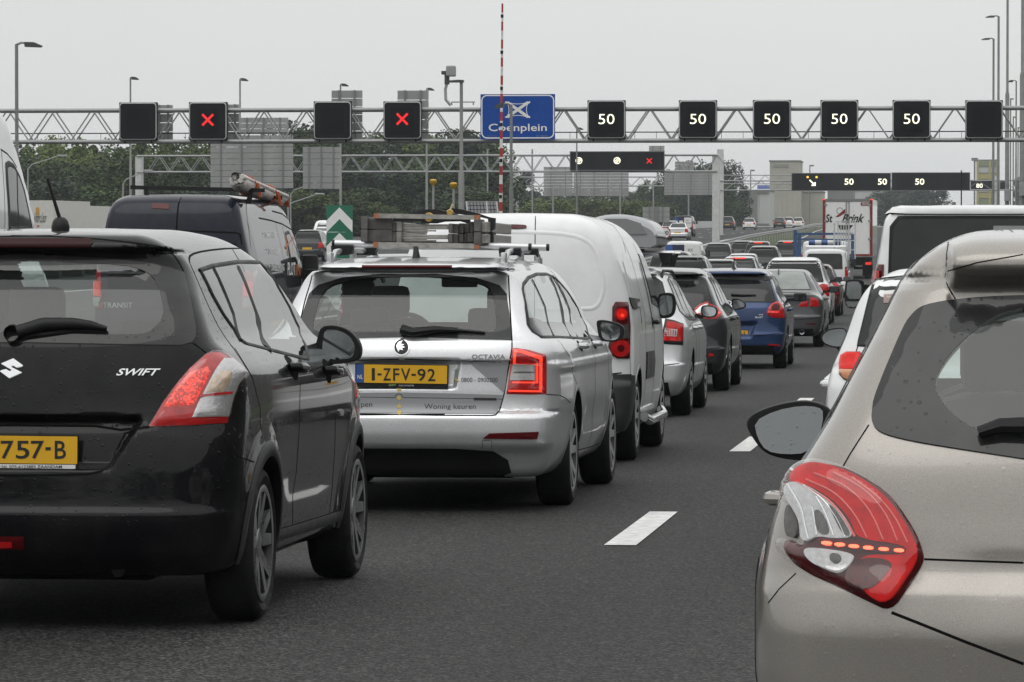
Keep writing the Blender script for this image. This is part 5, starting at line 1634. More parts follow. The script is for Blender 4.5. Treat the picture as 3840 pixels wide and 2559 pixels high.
# ---- white panel van behind the estate
def build_berlingo():
 c = generic('white_panel_van', 'white panel van with round red tail lamps right ahead of the silver estate', 'van', 'cars in the queue', 'van', lat(1906, 31.4), 31.35, 4.38, 1.80, 1.81, 2.73, .72, M_whitep, .315, .026, rearglass=False, sidewin=False, plate=False, lamps=[],
    edit=dict(side=[(0, .68), (.2, .80), (.32, .86), (.5, .89), (.75, .90), (1.0, .893), (1.15, .87), (1.3, .835), (1.5, .775), (1.62, .72), (1.72, .65), (1.85, .5), (2.1, .2)],
                          tail=[(0, .16), (.25, .03), (.36, .0), (.55, .0), (.60, .05), (1.0, .06), (1.3, .085), (1.55, .125), (1.68, .165), (1.75, .20), (1.9, .32)], rk=(.16, .12, .3, .06), bow=(.04, .10)), mirrors=False)
 A = lambda *p: tr(1100, 700, .595, p)
 B = lambda *p: tr(1100, 1200, .595, p)
 H_ = lambda *p: tr(1900, 1150, .3827, p)
 G_ = lambda *p: tr(2150, 760, .2551, p)
 l1, l2 = c.patch2('tail_lamp', A((2030, 727), (2104, 730), (2112, 800), (2119, 880), (2116, 1084), (2040, 1083), (2000, 1060), (1984, 1020), (1988, 985), (2008, 960), (2010, 760)), M_reddark, off=.010, bulge=.015, bw=22, rim=.03, step=9)
 for (u, v, ru, rv, mt, of) in ((2055, 806, 36, 40, M_red, .028), (2055, 806, 27, 30, M_redsoft, .031), (2058, 815, 10, 10, M_redglow, .034), (2052, 1020, 54, 54, M_red, .028), (2052, 1020, 20, 22, M_reddark, .031)):
  a, b = c.patch2('round_lens', A(*[(u + ru * math.cos(t), v + rv * math.sin(t)) for t in np.linspace(0, 2 * math.pi, 20, endpoint=False)]), mt, off=of, step=7, rim=.004)
  a.parent = l1; b.parent = l2
 a, b = c.patch2('reversing_lens', A((2035, 880), (2095, 868), (2100, 955), (2060, 958), (2030, 940)), M_smoke, off=.028, step=7, rim=.004); a.parent = l1; b.parent = l2
 c.patch('brake_lamp', chaikin(A((1200, 243), (1460, 243), (1474, 256), (1460, 269), (1200, 267)), 2), M_reddark, off=.010, bulge=.006, bw=6, step=8)
 # pressed door panels and joints
 c.gap(A((1526, 188), (1524, 300), (1522, 500), (1520, 700), (1520, 1150)), .007)
 c.gap(A((1200, 278), (1540, 282), (1740, 298), (1850, 335), (1905, 400), (1940, 520), (1958, 620), (1945, 700), (1915, 755), (1870, 775), (1560, 770)), .012, sm=1, off=.0015) if False else None
 c.ribbon('pressed_panel', A((1150, 284), (1540, 288), (1740, 302), (1850, 338), (1905, 402), (1940, 520), (1958, 620), (1945, 700), (1915, 755), (1870, 775), (1540, 772)), .035, M_whitep, off=-.002, height=.010, sm=1)
 c.gap(A((1935, 208), (2020, 250), (2075, 330), (2110, 480), (2130, 640), (2128, 725)), .005)
 c.gap(A((2122, 1085), (2124, 1195)), .006)
 # black sliding-door gutter, mouldings, bumper
 p = [(h[1], h[2]) for h in c.hit_px(A((2180, 480), (2215, 620), (2245, 760), (2258, 840)))]
 for vw in ('right', 'left'):
  c.ribbon('roof_gutter', p, .03, M_trim, view=vw, off=.008)
  c.patch('side_moulding', [(1.42, .58), (2.25, .58), (2.30, .70), (2.2, .78), (1.42, .78)], M_plast, view=vw, off=.008, step=.05)
  c.patch('blind_window', [(.45, 1.12), (.52, 1.45), (.75, 1.52), (1.25, 1.52), (1.3, 1.12)], M_whitep, view=vw, off=.006, step=.06)
  c.gap([(1.38, 1.6), (1.38, .35)], .008, view=vw)
  c.gap([(2.32, 1.6), (2.30, .35)], .008, view=vw)
  c.patch('side_window', [(2.36, 1.14), (2.36, 1.52), (2.75, 1.50), (3.25, 1.16), (3.1, 1.10)], M_tglass, view=vw, off=.006, step=.06)
  c.patch('corner_bumper', [(-.05, .25), (.42, .25), (.38, .5), (.28, .63), (.02, .64)], M_plast, view=vw, off=.018, step=.035)
  c.patch('fuel_cap', chaikin([(1.0, .96), (1.14, .96), (1.14, 1.12), (1.0, 1.12)], 1), M_whitep, view=vw, off=.003, step=.04)
 c.patch('rear_bumper', [(-.84, .24), (.84, .24), (.86, .64), (-.86, .64)], M_plast, view='rear', off=.022, step=.035)
 handles(c, (2.1, ), M_trim, 1.0)
 bd = c.patch('side_badge', H_((1225, -5), (1290, 0), (1290, 18), (1262, 26), (1262, 30), (1232, 22)), M_trim, off=.008, step=6)
 c.patch('side_badge', G_((815, 1398), (962, 1420), (968, 1455), (930, 1470), (935, 1530), (850, 1525)), M_trim, off=.008, step=6)
 H6 = lambda *p: tr(2400, 800, .5102, p)
 wing_mirror(c, H6((130, 610), (145, 590), (200, 583), (240, 590), (260, 620), (264, 700), (245, 755), (200, 775), (140, 772), (125, 700)), H6((145, 620), (160, 605), (225, 605), (240, 630), (240, 700), (225, 745), (155, 755), (142, 700)), 3.05, M_trim, .16, H6((65, 695), (130, 690), (135, 775), (80, 780)))
 for sd in (-1, 1):
  m = MB(); m.tube([(sd * .90, 1.2, .30), (sd * .93, 1.35, .27), (sd * .93, 2.9, .27), (sd * .90, 3.05, .30)], .036, 10); m.build('sill_tube', M_chrome, c.root, True)
 p = c.on_plane(A((1526, 370), (1522, 190)), 1.2)
 m = MB(); m.tube([tuple(p[0]), tuple(p[1])], .006, 6); m.build('aerial', M_trim, c.root)
 c.finish()
 return c

def build_fabia():
 H6 = lambda *p: tr(2400, 800, .5102, p)
 c = generic('silver_compact_estate', 'silver compact estate carrying a grey roof box, ahead of the white panel van', 'car', 'cars in the queue', 'estate', -3.44, 42.05, 4.26, 1.73, 1.465, 2.47, .92, M_silver, .31, .024, mirrors=False,
    lamps=[(H6((185, 776), (250, 790), (316, 816), (314, 970), (230, 966), (150, 960), (165, 870)), M_ink, 'tail_lamp')])
 for ol, mt in ((H6((198, 800), (245, 806), (304, 828), (302, 942), (168, 938), (178, 880)), M_red), (H6((182, 845), (268, 858), (266, 908), (172, 902)), M_clear), (H6((205, 818), (250, 825), (248, 840), (200, 835)), M_redsoft), (H6((175, 915), (250, 918), (250, 934), (172, 930)), M_redsoft)):
  c.patch2('lamp_lens', ol, mt, off=.021, step=6, rim=.003)
 c.text('model_lettering', 'FABIA', M_ink, *H6((60, 826))[0], *H6((155, 808))[0])
 wing_mirror(c, H6((445, 690), (470, 675), (540, 680), (572, 705), (570, 745), (545, 768), (480, 770), (450, 755)), H6((456, 695), (480, 685), (540, 690), (560, 710), (556, 742), (535, 758), (485, 760), (460, 748)), 2.80, M_trim, .14, H6((400, 735), (450, 745), (470, 772), (420, 775)))
 # roof rails and bars
 for sd in (-1, 1):
  m = MB(); pts = []
  for y in np.linspace(.5, 2.7, 10):
   z = c.hit([(.58 * sd, y)], 'top')[0][2]; pts.append((.58 * sd, y, z + (.05 if .7 < y < 2.5 else 0)))
  m.tube(pts, .016, 6)
  m.build('roof_rail', M_trim, c.root, True)
 for yb in (.95, 1.85):
  z = c.hit([(0, yb)], 'top')[0][2] + .13
  m = MB(); m.tube([(-.68, yb, z), (.68, yb, z)], .022, 8)
  bar = m.build('roof_bar', M_railm, c.root, True)
  for sd in (-1, 1):
   m = MB(); m.prism([(sd * .52, z), (sd * .66, z), (sd * .62, z - .13), (sd * .56, z - .13)], yb - .05, yb + .05, 'y'); m.build('bar_foot', M_trim, bar)
 # the roof box
 r = empty('roof_box', c.root.location, 'glossy grey roof box with a domed lid on the silver compact estate', 'roof box', None, c.root.rotation_euler)
 mb_ = paint('roof_box_plastic', (.30, .31, .33), .2, .3, .8, inner=(.05, .05, .05))
 z0 = c.hit([(0, .95)], 'top')[0][2] + .17

 def shell(name, prof, y0, y1, mat, par, dome):
  V, F = [], []
  ny = 22
  for i in range(ny + 1):
   t = i / ny; y = y0 + (y1 - y0) * t
   s = min(1, math.sin(min(1, t / .10) * math.pi / 2) * .25 + .75) * min(1, 1 - .9 * max(0, (t - .75) / .25) ** 2)
   for (x, z) in prof: V.append((cxb + x * (.93 + .07 * s) * (1 if t < .8 else 1 - .4 * ((t - .8) / .2) ** 2), y, z0 + z * (s if dome else 1)))
  n = len(prof)
  for i in range(ny):
   for k in range(n): F.append((i * n + k, i * n + (k + 1) % n, (i + 1) * n + (k + 1) % n, (i + 1) * n + k))
  F.append(tuple(range(n))); F.append(tuple(ny * n + n - 1 - k for k in range(n)))
  o = mesh_obj(name, V, F, mat, par)
  bm = bmesh.new(); bm.from_mesh(o.data); bmesh.ops.recalc_face_normals(bm, faces=bm.faces[:])
  for q in bm.faces: q.smooth = len(q.verts) == 4
  for e in bm.edges: e.smooth = e.calc_face_angle(0) < .7
  bm.to_mesh(o.data); bm.free()
  return o
 # position from the photograph: right edge near px 2497, top px 803, split 882, bottom 928
 e = c.on_plane([(2464, 928), (2200, 803), (2464, 890), (2440, 885)], .4)
 xr = e[0][0]; wb_ = .80; cxb = xr - wb_ / 2
 z0 = e[0][2]; zt = e[1][2] - z0; zs = e[2][2] - z0
 shell('box_base', [(-.40, zs), (-.40, .03), (-.34, 0), (.34, 0), (.40, .03), (.40, zs)], .40, 2.3, mb_, r, False)
 lid = [(-.39, zs + .004)] + [(-.385 * math.cos(a), zs + .02 + (zt - zs - .02) * math.sin(a) ** .85) for a in np.linspace(.10, math.pi - .10, 18)] + [(.39, zs + .004)]
 shell('box_lid', lid, .42, 2.28, mb_, r, True)
 m = MB(); m.box((cxb, 1.3, z0 + zs), (.81, 1.75, .008)); m.build('lid_seam', M_gap, r)
 m = MB(); m.prism([(cxb - .30, z0 + zs + .03), (cxb + .30, z0 + zs + .03), (cxb + .24, z0 + zt * .72), (cxb + .1, z0 + zt * .86), (cxb - .1, z0 + zt * .86), (cxb - .24, z0 + zt * .72)], .405, .43, 'y'); m.build('end_panel', M_midgrey, r)
 m = MB(); m.box((cxb, 1.2, z0 - .10), (.34, 1.5, .18)); m.build('mounting_frame', M_under, r)
 return c

def build_mid():
 H6 = lambda *p: tr(2400, 800, .5102, p)
 K = lambda *p: tr(2640, 940, .2551, p)
 # dark hatch
 c = generic('dark_grey_hatchback', 'dark grey hatchback with wedge-shaped red lamps, next ahead of the silver compact estate', 'car', 'cars in the queue', 'hatch', -3.56, 51.3, 4.25, 1.78, 1.46, 2.6, .78, M_darkgrey, .315, .026, lamps=[], mirrors=False)
 for ol, mt in ((H6((400, 735), (400, 700), (440, 670), (500, 648), (505, 665), (560, 685), (605, 715), (602, 745), (560, 775), (490, 778), (440, 765)), M_red), (H6((405, 722), (445, 685), (498, 664), (500, 690), (450, 735), (420, 742)), M_clear), (H6((515, 745), (575, 725), (590, 735), (550, 765), (490, 768)), M_redlit)):
  c.patch2('tail_lamp', ol, mt, off=.008 if mt is M_red else .014, bulge=.004, bw=10, step=6)
 c.patch2('reflector', H6((503, 1032), (530, 1030), (545, 1048), (503, 1055)), M_red, off=.008, step=6)
 wing_mirror(c, K((400, 780), (405, 720), (430, 702), (510, 708), (590, 750), (622, 800), (610, 840), (540, 870), (430, 880)), K((432, 730), (510, 725), (580, 765), (600, 805), (585, 830), (500, 855), (435, 862), (425, 800)), 2.75, M_trim, .14, K((330, 840), (400, 830), (430, 880), (370, 890)))
 # blue hatchback
 c = generic('blue_hatchback', 'bright blue hatchback with a tall thin roof aerial', 'car', 'cars in the queue', 'hatch', -3.285, 63.2, 3.97, 1.68, 1.455, 2.47, .66, M_bluep, .30, .024, lamps=[], plate=False, glassm=M_tglass,
    edit=dict(carve=lambda x, z: recess(x, z, .32, .40, .46, .66, .04, .03)))
 c.patch2('tail_lamp', K((1000, 775), (1080, 745), (1150, 775), (1172, 850), (1180, 990), (1060, 992), (960, 970), (918, 920), (945, 840)), M_red, off=.008, bulge=.012, bw=10, step=6)
 c.patch2('lamp_ring', K((1020, 800), (1080, 785), (1110, 830), (1090, 880), (1000, 885), (985, 840)), M_reddark, off=.022, step=5)
 c.patch2('lit_lens', K((935, 892), (1100, 900), (1095, 920), (930, 915)), M_redlit, off=.024, step=5, rim=.003)
 c.patch2('reflector', K((950, 1375), (1110, 1385), (1130, 1408), (945, 1395)), M_red, off=.008, step=5)
 pl = c.plate_px('number_plate', K((240, 1150), (655, 1175), (650, 1298), (240, 1275)), .05, M_trim, .01)
 c.plate_px('plate_face', K((255, 1155), (648, 1180), (643, 1275), (255, 1252)), .046, M_yellow, .003, pl)
 c.text_plane('plate_character', 'J', M_ink, *K((565, 1258))[0], *K((600, 1195))[0], .045, pl, bold=.015)
 c.text_plane('plate_character', '-', M_ink, *K((525, 1222))[0], *K((555, 1212))[0], .045, pl, bold=.015)
 c.text('model_lettering', 'TSI', M_chrome, *K((795, 952))[0], *K((870, 938))[0], shear=.2)
 c.text('model_lettering', 'BlueGT', M_chrome, *K((755, 994))[0], *K((865, 970))[0])
 ex, ey = K((365, 795))[0]
 em = c.ribbon('emblem', [(ex + 13 * math.cos(t), ey + 13 * math.sin(t)) for t in np.linspace(0, 6.283, 20, endpoint=False)], .014, M_chrome, closed=True, off=.008)
 c.ribbon('emblem_letter', K((330, 770), (352, 835), (365, 800), (378, 835), (400, 770)), .010, M_chrome, em, off=.007)
 c.patch('upper_window_band', K((150, 352), (980, 385), (1000, 425), (880, 448), (300, 428), (160, 400)), M_ink, off=.012, step=8)  # black band across the top of the rear window
 p = c.hit_px(K((200, 640), (400, 645), (560, 655), (768, 652))); m = MB()
 m.tube([tuple(Vector(v) + Vector((0, -.03, 0))) for v in p[1:]], [.018, .014, .008], 6); m.build('rear_wiper', M_trim, c.root, True)
 f = c.hit([(.0, .55)], 'top')[0]
 a = c.on_plane(K((440, 270), (444, 108)), .7)
 m = MB(); m.lathe([(.05, -.01), (.04, .02), (.012, .04)], (a[0][0], .7, a[0][2] - .02), 'z', 12); m.tube([tuple(a[0]), tuple(a[1])], .010, 6); m.build('aerial', M_trim, c.root, True)
 c.finish()
 # grey saloon
 c = generic('grey_saloon', 'grey metallic saloon with a wide glossy boot lid and round exhaust', 'car', 'cars in the queue', 'saloon', -3.33, 80.2, 4.62, 1.81, 1.43, 2.81, .80, M_greyp, .325, .028, lamps=[], glassm=simple('pale_rear_glass', (.20, .22, .21), .08, spec=.8, var=.3, scale=3))
 c.patch2('tail_lamp', K((1560, 690), (1640, 700), (1680, 740), (1692, 820), (1545, 830), (1548, 760)), M_red, off=.008, bulge=.008, bw=8, step=5)
 c.patch2('boot_lamp', K((1440, 735), (1530, 745), (1525, 828), (1385, 825), (1420, 770)), M_red, off=.008, bulge=.006, bw=8, step=5)
 c.patch2('reflector', K((1490, 1072), (1640, 1072), (1630, 1090), (1500, 1085)), M_reddark, off=.008, step=5)
 p = c.hit_px(K((1440, 1200)))[0]
 for sg in (-1, 1):
  m = MB(); m.lathe([(.001, .0), (.035, .0), (.042, -.03), (.048, -.03), (.048, .1)], (abs(p[0]) * sg, p[1], p[2]), 'y', 16); m.build('exhaust_pipe', M_chrome, c.root, True)
 a = c.on_plane(K((1098, 310), (1098, 275)), 1.2)
 m = MB(); m.prism([(1.1, a[0][2] - .03), (1.3, a[0][2] - .03), (1.25, a[0][2] + .02), (1.18, a[1][2])], a[0][0] - .015, a[0][0] + .015, 'x'); m.build('roof_aerial', M_greyp, c.root)
 # white crossover, dark red car, small white van further on
 c = generic('white_crossover', 'white crossover with a sweeping dark rear screen behind the grey saloon', 'car', 'cars in the queue', 'suv', lat(2978, 108.), 107.6, 4.45, 1.82, 1.66, 2.65, .85, M_whitep, .34, .04)
 c.patch('upper_window_band', [(-.62, 1.47), (.62, 1.47), (.56, 1.53), (-.56, 1.53)], M_ink, view='rear', off=.014, step=.08)  # black band along the upper edge of the rear screen
 K1 = generic('dark_red_car', 'dark red hatchback half hidden between white crossover and white delivery van', 'car', 'cars in the queue', 'hatch', lat(3036, 123.), 122.4, 4.2, 1.76, 1.46, 2.6, .8, M_redp, .31, .045)
 c = generic('white_delivery_van', 'white delivery van with dark rear screen and ladder bars on its roof', 'van', 'cars in the queue', 'van', lat(3093, 165.), 164.5, 4.5, 1.80, 1.84, 2.7, .8, M_whitep, .31, .05)
 for yb in (.6, 1.6, 2.6):
  m = MB(); m.tube([(-.75, yb, 1.93), (.75, yb, 1.93)], .03, 6); m.bar((-.7, yb, 1.93), (-.7, yb, 1.78), .04); m.bar((.7, yb, 1.93), (.7, yb, 1.78), .04); m.build('roof_bar', M_railm, c.root)

def build_right():
 # big white passenger van in the camera's lane
 B7 = lambda *p: tr(3000, 700, .5103, p)
 Y = 37.
 c = generic('white_people_van', 'tall white passenger van with a wide tinted rear window ahead of the white small car', 'van', 'cars in the camera lane', 'van', .20, Y, 4.9, 1.90, 1.97, 3.0, .95, M_whitep, .33, .03, rearglass=False, lamps=[], mirrors=False, plate=True,
    edit=dict(side=[(0, .72), (.2, .85), (.32, .91), (.5, .94), (.75, .95), (1.0, .945), (1.15, .935), (1.3, .915), (1.6, .865), (1.8, .83), (1.9, .80), (2.0, .6), (2.3, .3)]))
 w = c.patch('rear_window', [(x, z) for x, z in [(-.77, 1.08), (.77, 1.08), (.75, 1.77), (.69, 1.845), (-.69, 1.845), (-.75, 1.77)]], M_tglass, view='rear', off=.008, step=.08)
 c.ribbon('window_seal', [(-.77, 1.08), (.77, 1.08), (.75, 1.77), (.69, 1.845), (-.69, 1.845), (-.75, 1.77)], .04, M_trim, w, view='rear', closed=True, off=.01)
 c.patch('tailgate_lip', [(-.80, 1.875), (.80, 1.875), (.77, 1.925), (-.77, 1.925)], M_whitep, view='rear', off=.03, bulge=.02, bw=.03, step=.05)
 c.patch2('tail_lamp', [(-.96, .95), (-.83, .95), (-.815, 1.455), (-.94, 1.455)], M_reddark, view='rear', off=.010, bulge=.012, bw=.05, step=.04)
 c.patch2('lamp_lens', [(-.94, 1.05), (-.85, 1.05), (-.84, 1.40), (-.925, 1.40)], M_red, view='rear', off=.024, step=.04)
 c.patch('sticker', [(.10, 1.74), (.44, 1.74), (.44, 1.78), (.10, 1.78)], M_foil, view='rear', off=.012, step=.08)
 wing_mirror(c, B7((332, 700), (350, 682), (460, 682), (475, 720), (470, 880), (400, 900), (345, 890), (325, 840)), B7((345, 710), (360, 698), (450, 698), (452, 820), (420, 828), (340, 825)), 3.45, M_trim, .12, B7((460, 720), (520, 720), (520, 800), (460, 800)))
 mh = [ch for ch in c.root.children if ch.name.startswith('wing_mirror')][0]
 c.plate_px('lower_mirror_glass', B7((335, 845), (440, 845), (400, 888), (350, 882)), 3.447, M_mirror, .003, mh)
 p = c.on_plane([(3605, 900), (3605, 640)], .6)
 m = MB(); m.tube([tuple(p[0]), tuple(p[1])], .006, 5); m.build('aerial', M_trim, c.root)
 c.finish()
 # small white car with oval mirrors
 c = generic('white_small_car', 'small rounded white car with an oval mirror and a red and amber lamp', 'car', 'cars in the camera lane', 'hatch', .165, 20.6, 3.62, 1.60, 1.385, 2.45, .62, M_whitep, .28, .02, rearglass=False, lamps=[], mirrors=False,
    edit=dict(tail=[(0, .14), (.22, .05), (.36, .0), (.60, .0), (.80, .02), (.88, .07), (.92, .12), (1.0, .16), (1.2, .25), (1.30, .30), (1.34, .36), (1.5, .6)],
                          side=[(0, .62), (.2, .72), (.32, .765), (.5, .795), (.66, .80), (.80, .79), (.90, .765), (.97, .735), (1.05, .70), (1.2, .645), (1.29, .59), (1.36, .52), (1.6, .3)], rk=(.09, .10, .3, .06)))
 symL = lambda pts: (lambda a: a + [(-x, z) for x, z in reversed(a)])([(-abs(h[0]), h[2]) for h in c.hit_px(pts)])
 go = symL(B7((900, 655), (810, 658), (560, 678), (548, 690), (427, 1168)))
 cl = symL(B7((900, 690), (700, 697), (650, 710), (625, 790), (580, 960), (560, 1120)))
 w = c.patch('rear_window', go, M_tglass, view='rear', off=.006, step=.06)
 c.ribbon('window_seal', go, .015, M_trim, w, view='rear', closed=True, off=.008)
 c.patch('window_sticker', B7((620, 800), (700, 800), (690, 860), (615, 860)), simple('pale_red_sticker', (.40, .28, .26), .5), off=.010, step=9)
 c.text('sticker_text', 'WIJ', M_white, *B7((640, 835))[0], *B7((700, 812))[0], off=.014)
 c.patch('window_sticker', B7((625, 775), (705, 768), (700, 795), (622, 800)), M_white, off=.010, step=9)
 l1, l2 = c.patch2('tail_lamp', B7((302, 1240), (345, 1214), (440, 1214), (475, 1245), (475, 1400), (370, 1442), (320, 1418), (288, 1380), (290, 1300)), M_ink, off=.004, bulge=.006, bw=12, step=8)
 for ol, mt in ((B7((312, 1245), (350, 1222), (440, 1222), (465, 1250), (420, 1340), (400, 1352), (298, 1350), (300, 1300)), M_redsoft), (B7((298, 1356), (400, 1358), (440, 1340), (460, 1390), (370, 1434), (325, 1412), (298, 1378)), M_amber)):
  a, b = c.patch2('lamp_lens', ol, mt, off=.014, bulge=.008, bw=14, step=7); a.parent = l1; b.parent = l2
 wing_mirror(c, B7((150, 1110), (165, 1075), (215, 1045), (280, 1035), (340, 1040), (350, 1100), (345, 1150), (320, 1182), (260, 1188), (200, 1172), (160, 1145)), B7((162, 1110), (178, 1080), (220, 1055), (290, 1045), (338, 1052), (340, 1150), (320, 1172), (260, 1178), (200, 1160), (170, 1140)), 2.35, M_trim, .10, B7((265, 1180), (320, 1175), (345, 1200), (285, 1215)))
 c.gap(B7((562, 632), (555, 680), (425, 1175), (412, 1215)), .006, mirror=True)
 c.finish()

def build_left():
 A = lambda *p: tr(350, 640, .3825, p)
 Y = 54.
 c = generic('navy_high_van', 'dark navy high-roof van with a pipe roll strapped on its roof rack', 'van', 'vans in the left lanes', 'van', lat(640, Y), Y, 5.55, 2.06, 2.38, 3.3, .95, M_navy, .34, .032, rearglass=False, lamps=[], sidewin=False, plate=False, mirrors=False,
    edit=dict(side=[(0, .8), (.2, .93), (.32, .99), (.5, 1.02), (.75, 1.03), (1.1, 1.03), (1.3, 1.015), (1.6, .975), (1.95, .90), (2.2, .835), (2.36, .76), (2.45, .6), (2.7, .3)], tail=[(0, .16), (.25, .03), (.36, .0), (.55, .0), (.60, .04), (1.2, .05), (1.9, .10), (2.15, .16), (2.28, .24), (2.36, .33), (2.5, .5)], rk=(.16, .10, .3, .06)))
 c.patch('brake_lamp', A((582, 325), (742, 330), (740, 380), (578, 372)), M_reddark, off=.01, step=9)
 c.gap(A((862, 262), (835, 330), (822, 450), (815, 590)) , .02)
 c.gap(A((1497, 290), (1500, 400), (1520, 560), (1545, 760)), .02)
 c.gap(A((195, 270), (165, 340), (120, 560)), .02)
 c.gap(A((700, 590), (1100, 600), (1400, 610), (1440, 630), (1455, 720)), .02)
 for (x0, x1) in ((.12, .80), (-.80, -.12)):
  c.gap([(x0, .95), (x1, .95), (x1, 1.75), (x0, 1.75)], .014, view='rear', closed=True)
 c.text('model_lettering', 'TRANSIT', M_chrome, 387, 1155, 497, 1135, off=.008)
 c.patch2('tail_lamp', [(.88, .95), (1.0, .95), (1.0, 1.42), (.90, 1.42)], M_red, view='rear', off=.012, bulge=.012, bw=.05, step=.05)
 c.patch2('lit_lens', [(.90, 1.10), (.985, 1.10), (.985, 1.28), (.90, 1.28)], M_redlit, view='rear', off=.030, step=.04)
 c.patch2('reversing_lens', [(.90, .97), (.985, .97), (.985, 1.08), (.90, 1.08)], M_clear, view='rear', off=.030, step=.04)
 m = MB(); m.box((0, 0, 0), (.52, .012, .11)); p = m.build('number_plate', M_yellow, c.root); p.location = (-.35, c.hit([(-.35, .58)], 'rear')[0][1] - .01, .58)
 # side: pressings, lettering, orange emblem, cab door
 for pts in (A((1622, 466), (1740, 490), (1850, 525), (1980, 572)), A((1752, 398), (1850, 425), (1930, 465)), A((1975, 630), (2040, 660), (2090, 750))):
  q = [(h[1], h[2]) for h in c.hit_px(pts)]
  for vw in ('right', 'left'): c.gap(q, .022, view=vw)
 q = [(h[1], h[2]) for h in c.hit_px(A((1780, 500), (1830, 700), (1870, 900), (1905, 1080), (1905, 1250)))]
 c.gap(q, .014, view='right'); c.gap(q, .014, view='left')
 for s, u0, v0, u1, v1 in (('TIMMERWERK', 1680, 660, 1785, 605), ('ONDERHOUD', 1715, 822, 1818, 765), ('DAKBEDEKKING', 1742, 985, 1868, 912)):
  c.text('side_lettering', s, M_white, *A((u0, v1 + 0))[0], *A((u1, v0))[0], off=.008) if False else c.text('side_lettering', s, M_white, *A((u0, v0))[0], *A((u1, v1))[0], off=.008, bold=.01)
 for u, v in ((1668, 620), (1700, 780), (1725, 940)):
  c.patch('bullet_dot', A((u - 5, v - 8), (u + 5, v - 8), (u + 5, v + 8), (u - 5, v + 8)), M_white, off=.008, step=5)
 mo = simple('orange_print', (.50, .17, .06), .5)
 for k in range(3):
  c.ribbon('orange_emblem', A((1885 + k * 26, 640 + k * 8), (1895 + k * 26, 740 + k * 8), (1905 + k * 26, 835 + k * 6)), .05, mo, off=.008)
 c.ribbon('orange_emblem', A((1880, 760), (1930, 690), (1960, 660)), .04, mo, off=.009)
 c.text('side_lettering', 'PLOT', M_white, *A((1900, 1030))[0], *A((1975, 900))[0], off=.008, bold=.02)
 c.text('side_lettering', 'IN', mo, *A((1978, 1030))[0], *A((2025, 915))[0], off=.008, bold=.02)
 for vw in ('right', 'left'):
  L = 5.55
  w = c.patch('side_window', [(L - 2.1, 1.35), (L - 2.08, 1.90), (L - 1.75, 1.92), (L - 1.2, 1.55), (L - .95, 1.33)], M_tglass, view=vw, off=.006, step=.08)
  c.ribbon('window_seal', [(L - 2.1, 1.35), (L - 2.08, 1.90), (L - 1.75, 1.92), (L - 1.2, 1.55), (L - .95, 1.33)], .06, M_trim, w, view=vw, closed=True, off=.01)
  c.gap([(L - 2.2, 2.0), (L - 2.2, .5)], .02, view=vw)
  c.patch('side_rail', [(.3, .62), (L - 2.3, .62), (L - 2.3, .70), (.3, .70)], M_plast, view=vw, off=.012, step=.1)
 for sd in (-1, 1):
  m = MB(); m.box((sd * 1.13, 4.25, 1.42), (.22, .12, .42), .05); m.bar((sd * .98, 4.3, 1.35), (sd * 1.1, 4.3, 1.35), .06); m.build('wing_mirror', M_trim, c.root, True)
 c.finish()
 # roof rack
 rk = None
 for yb, pa, pb in ((.75, (365, 165), (1680, 195)), (3.0, (568, 242), (1850, 268))):
  e = c.on_plane(A(pa, pb), yb)
  a, b = Vector(e[0]), Vector(e[1])
  m = MB(); m.bar(a, b, .05); rk = m.build('roof_bar', M_trim, c.root)
  for t in (.12, .90):
   p = a + (b - a) * t
   m = MB(); m.bar(p, (p.x * .97, p.y, p.z - .17), .05); m.bar(p + Vector((0, .0, -.02)), (p.x * .93, p.y, p.z - .16), .03); m.build('bar_foot', M_trim, rk)
 # pipe roll with wrapped end
 r = empty('wrapped_pipe_roll', c.root.location, 'bundle of pipes wrapped in pale sheeting with orange straps on the navy van', 'pipe roll', None, c.root.rotation_euler)
 mw = simple('pale_sheeting', (.62, .59, .56), .6, var=.25, scale=12, bump=.8, bscale=9)
 mo2 = simple('orange_strap', (.42, .08, .02), .5)
 e0 = c.on_plane(A((1400, 80)), .1)[0]; e1 = c.on_plane(A((1840, 268)), 4.3)[0]
 a, b = Vector(e0), Vector(e1)
 side = (b - a).cross(Vector((0, 0, 1))).normalized()
 m = MB()
 for i in range(9):
  ang = i * 2.4; rr = .012 + .06 * math.sqrt(i / 9)
  o = side * rr * math.cos(ang) * 1.25 + Vector((0, 0, rr * math.sin(ang) * .8))
  ex = RNG.uniform(-.05, .05)
  d = (b - a).normalized()
  m.tube([a + o - d * ex, a + (b - a) * .5 + o, b + o], .032, 8)
 m.build('pipe', mw, r, True)
 m = MB()
 m.tube([a + (b - a) * t + Vector((0, 0, -.03)) for t in (.015, .06, .2, .6, .97)], [.06, .115, .11, .095, .08], 12); m.build('wrapping', mw, r, True)
 m = MB(); m.lathe([(.045, -.02), (.045, .3), (.001, .3)], (a.x - .01, a.y - .02, a.z + .035), 'y', 14); m.build('pipe_mouth', M_gap, r, True)
 for t in (.22, .68):
  p = a + (b - a) * t
  m = MB(); m.tube([p + side * (.125 * math.cos(k)) + Vector((0, 0, .12 * math.sin(k) - .03)) for k in np.linspace(0, 6.283, 17)], .010, 6, False); m.bar(p + side * .14, p + side * .18 - Vector((0, 0, .18)), .035); m.build('strap', mo2, r, True)
 p = b; m = MB(); m.prism([(p.x - .02, p.z), (p.x + .1, p.z - .02), (p.x + .12, p.z - .14), (p.x + .05, p.z - .10)], p.y, p.y + .02, 'y'); m.build('end_flag', mo2, r)
 # white van at the left edge
 Q = lambda *p: tr(0, 200, .4464, p)
 yr = 23.4
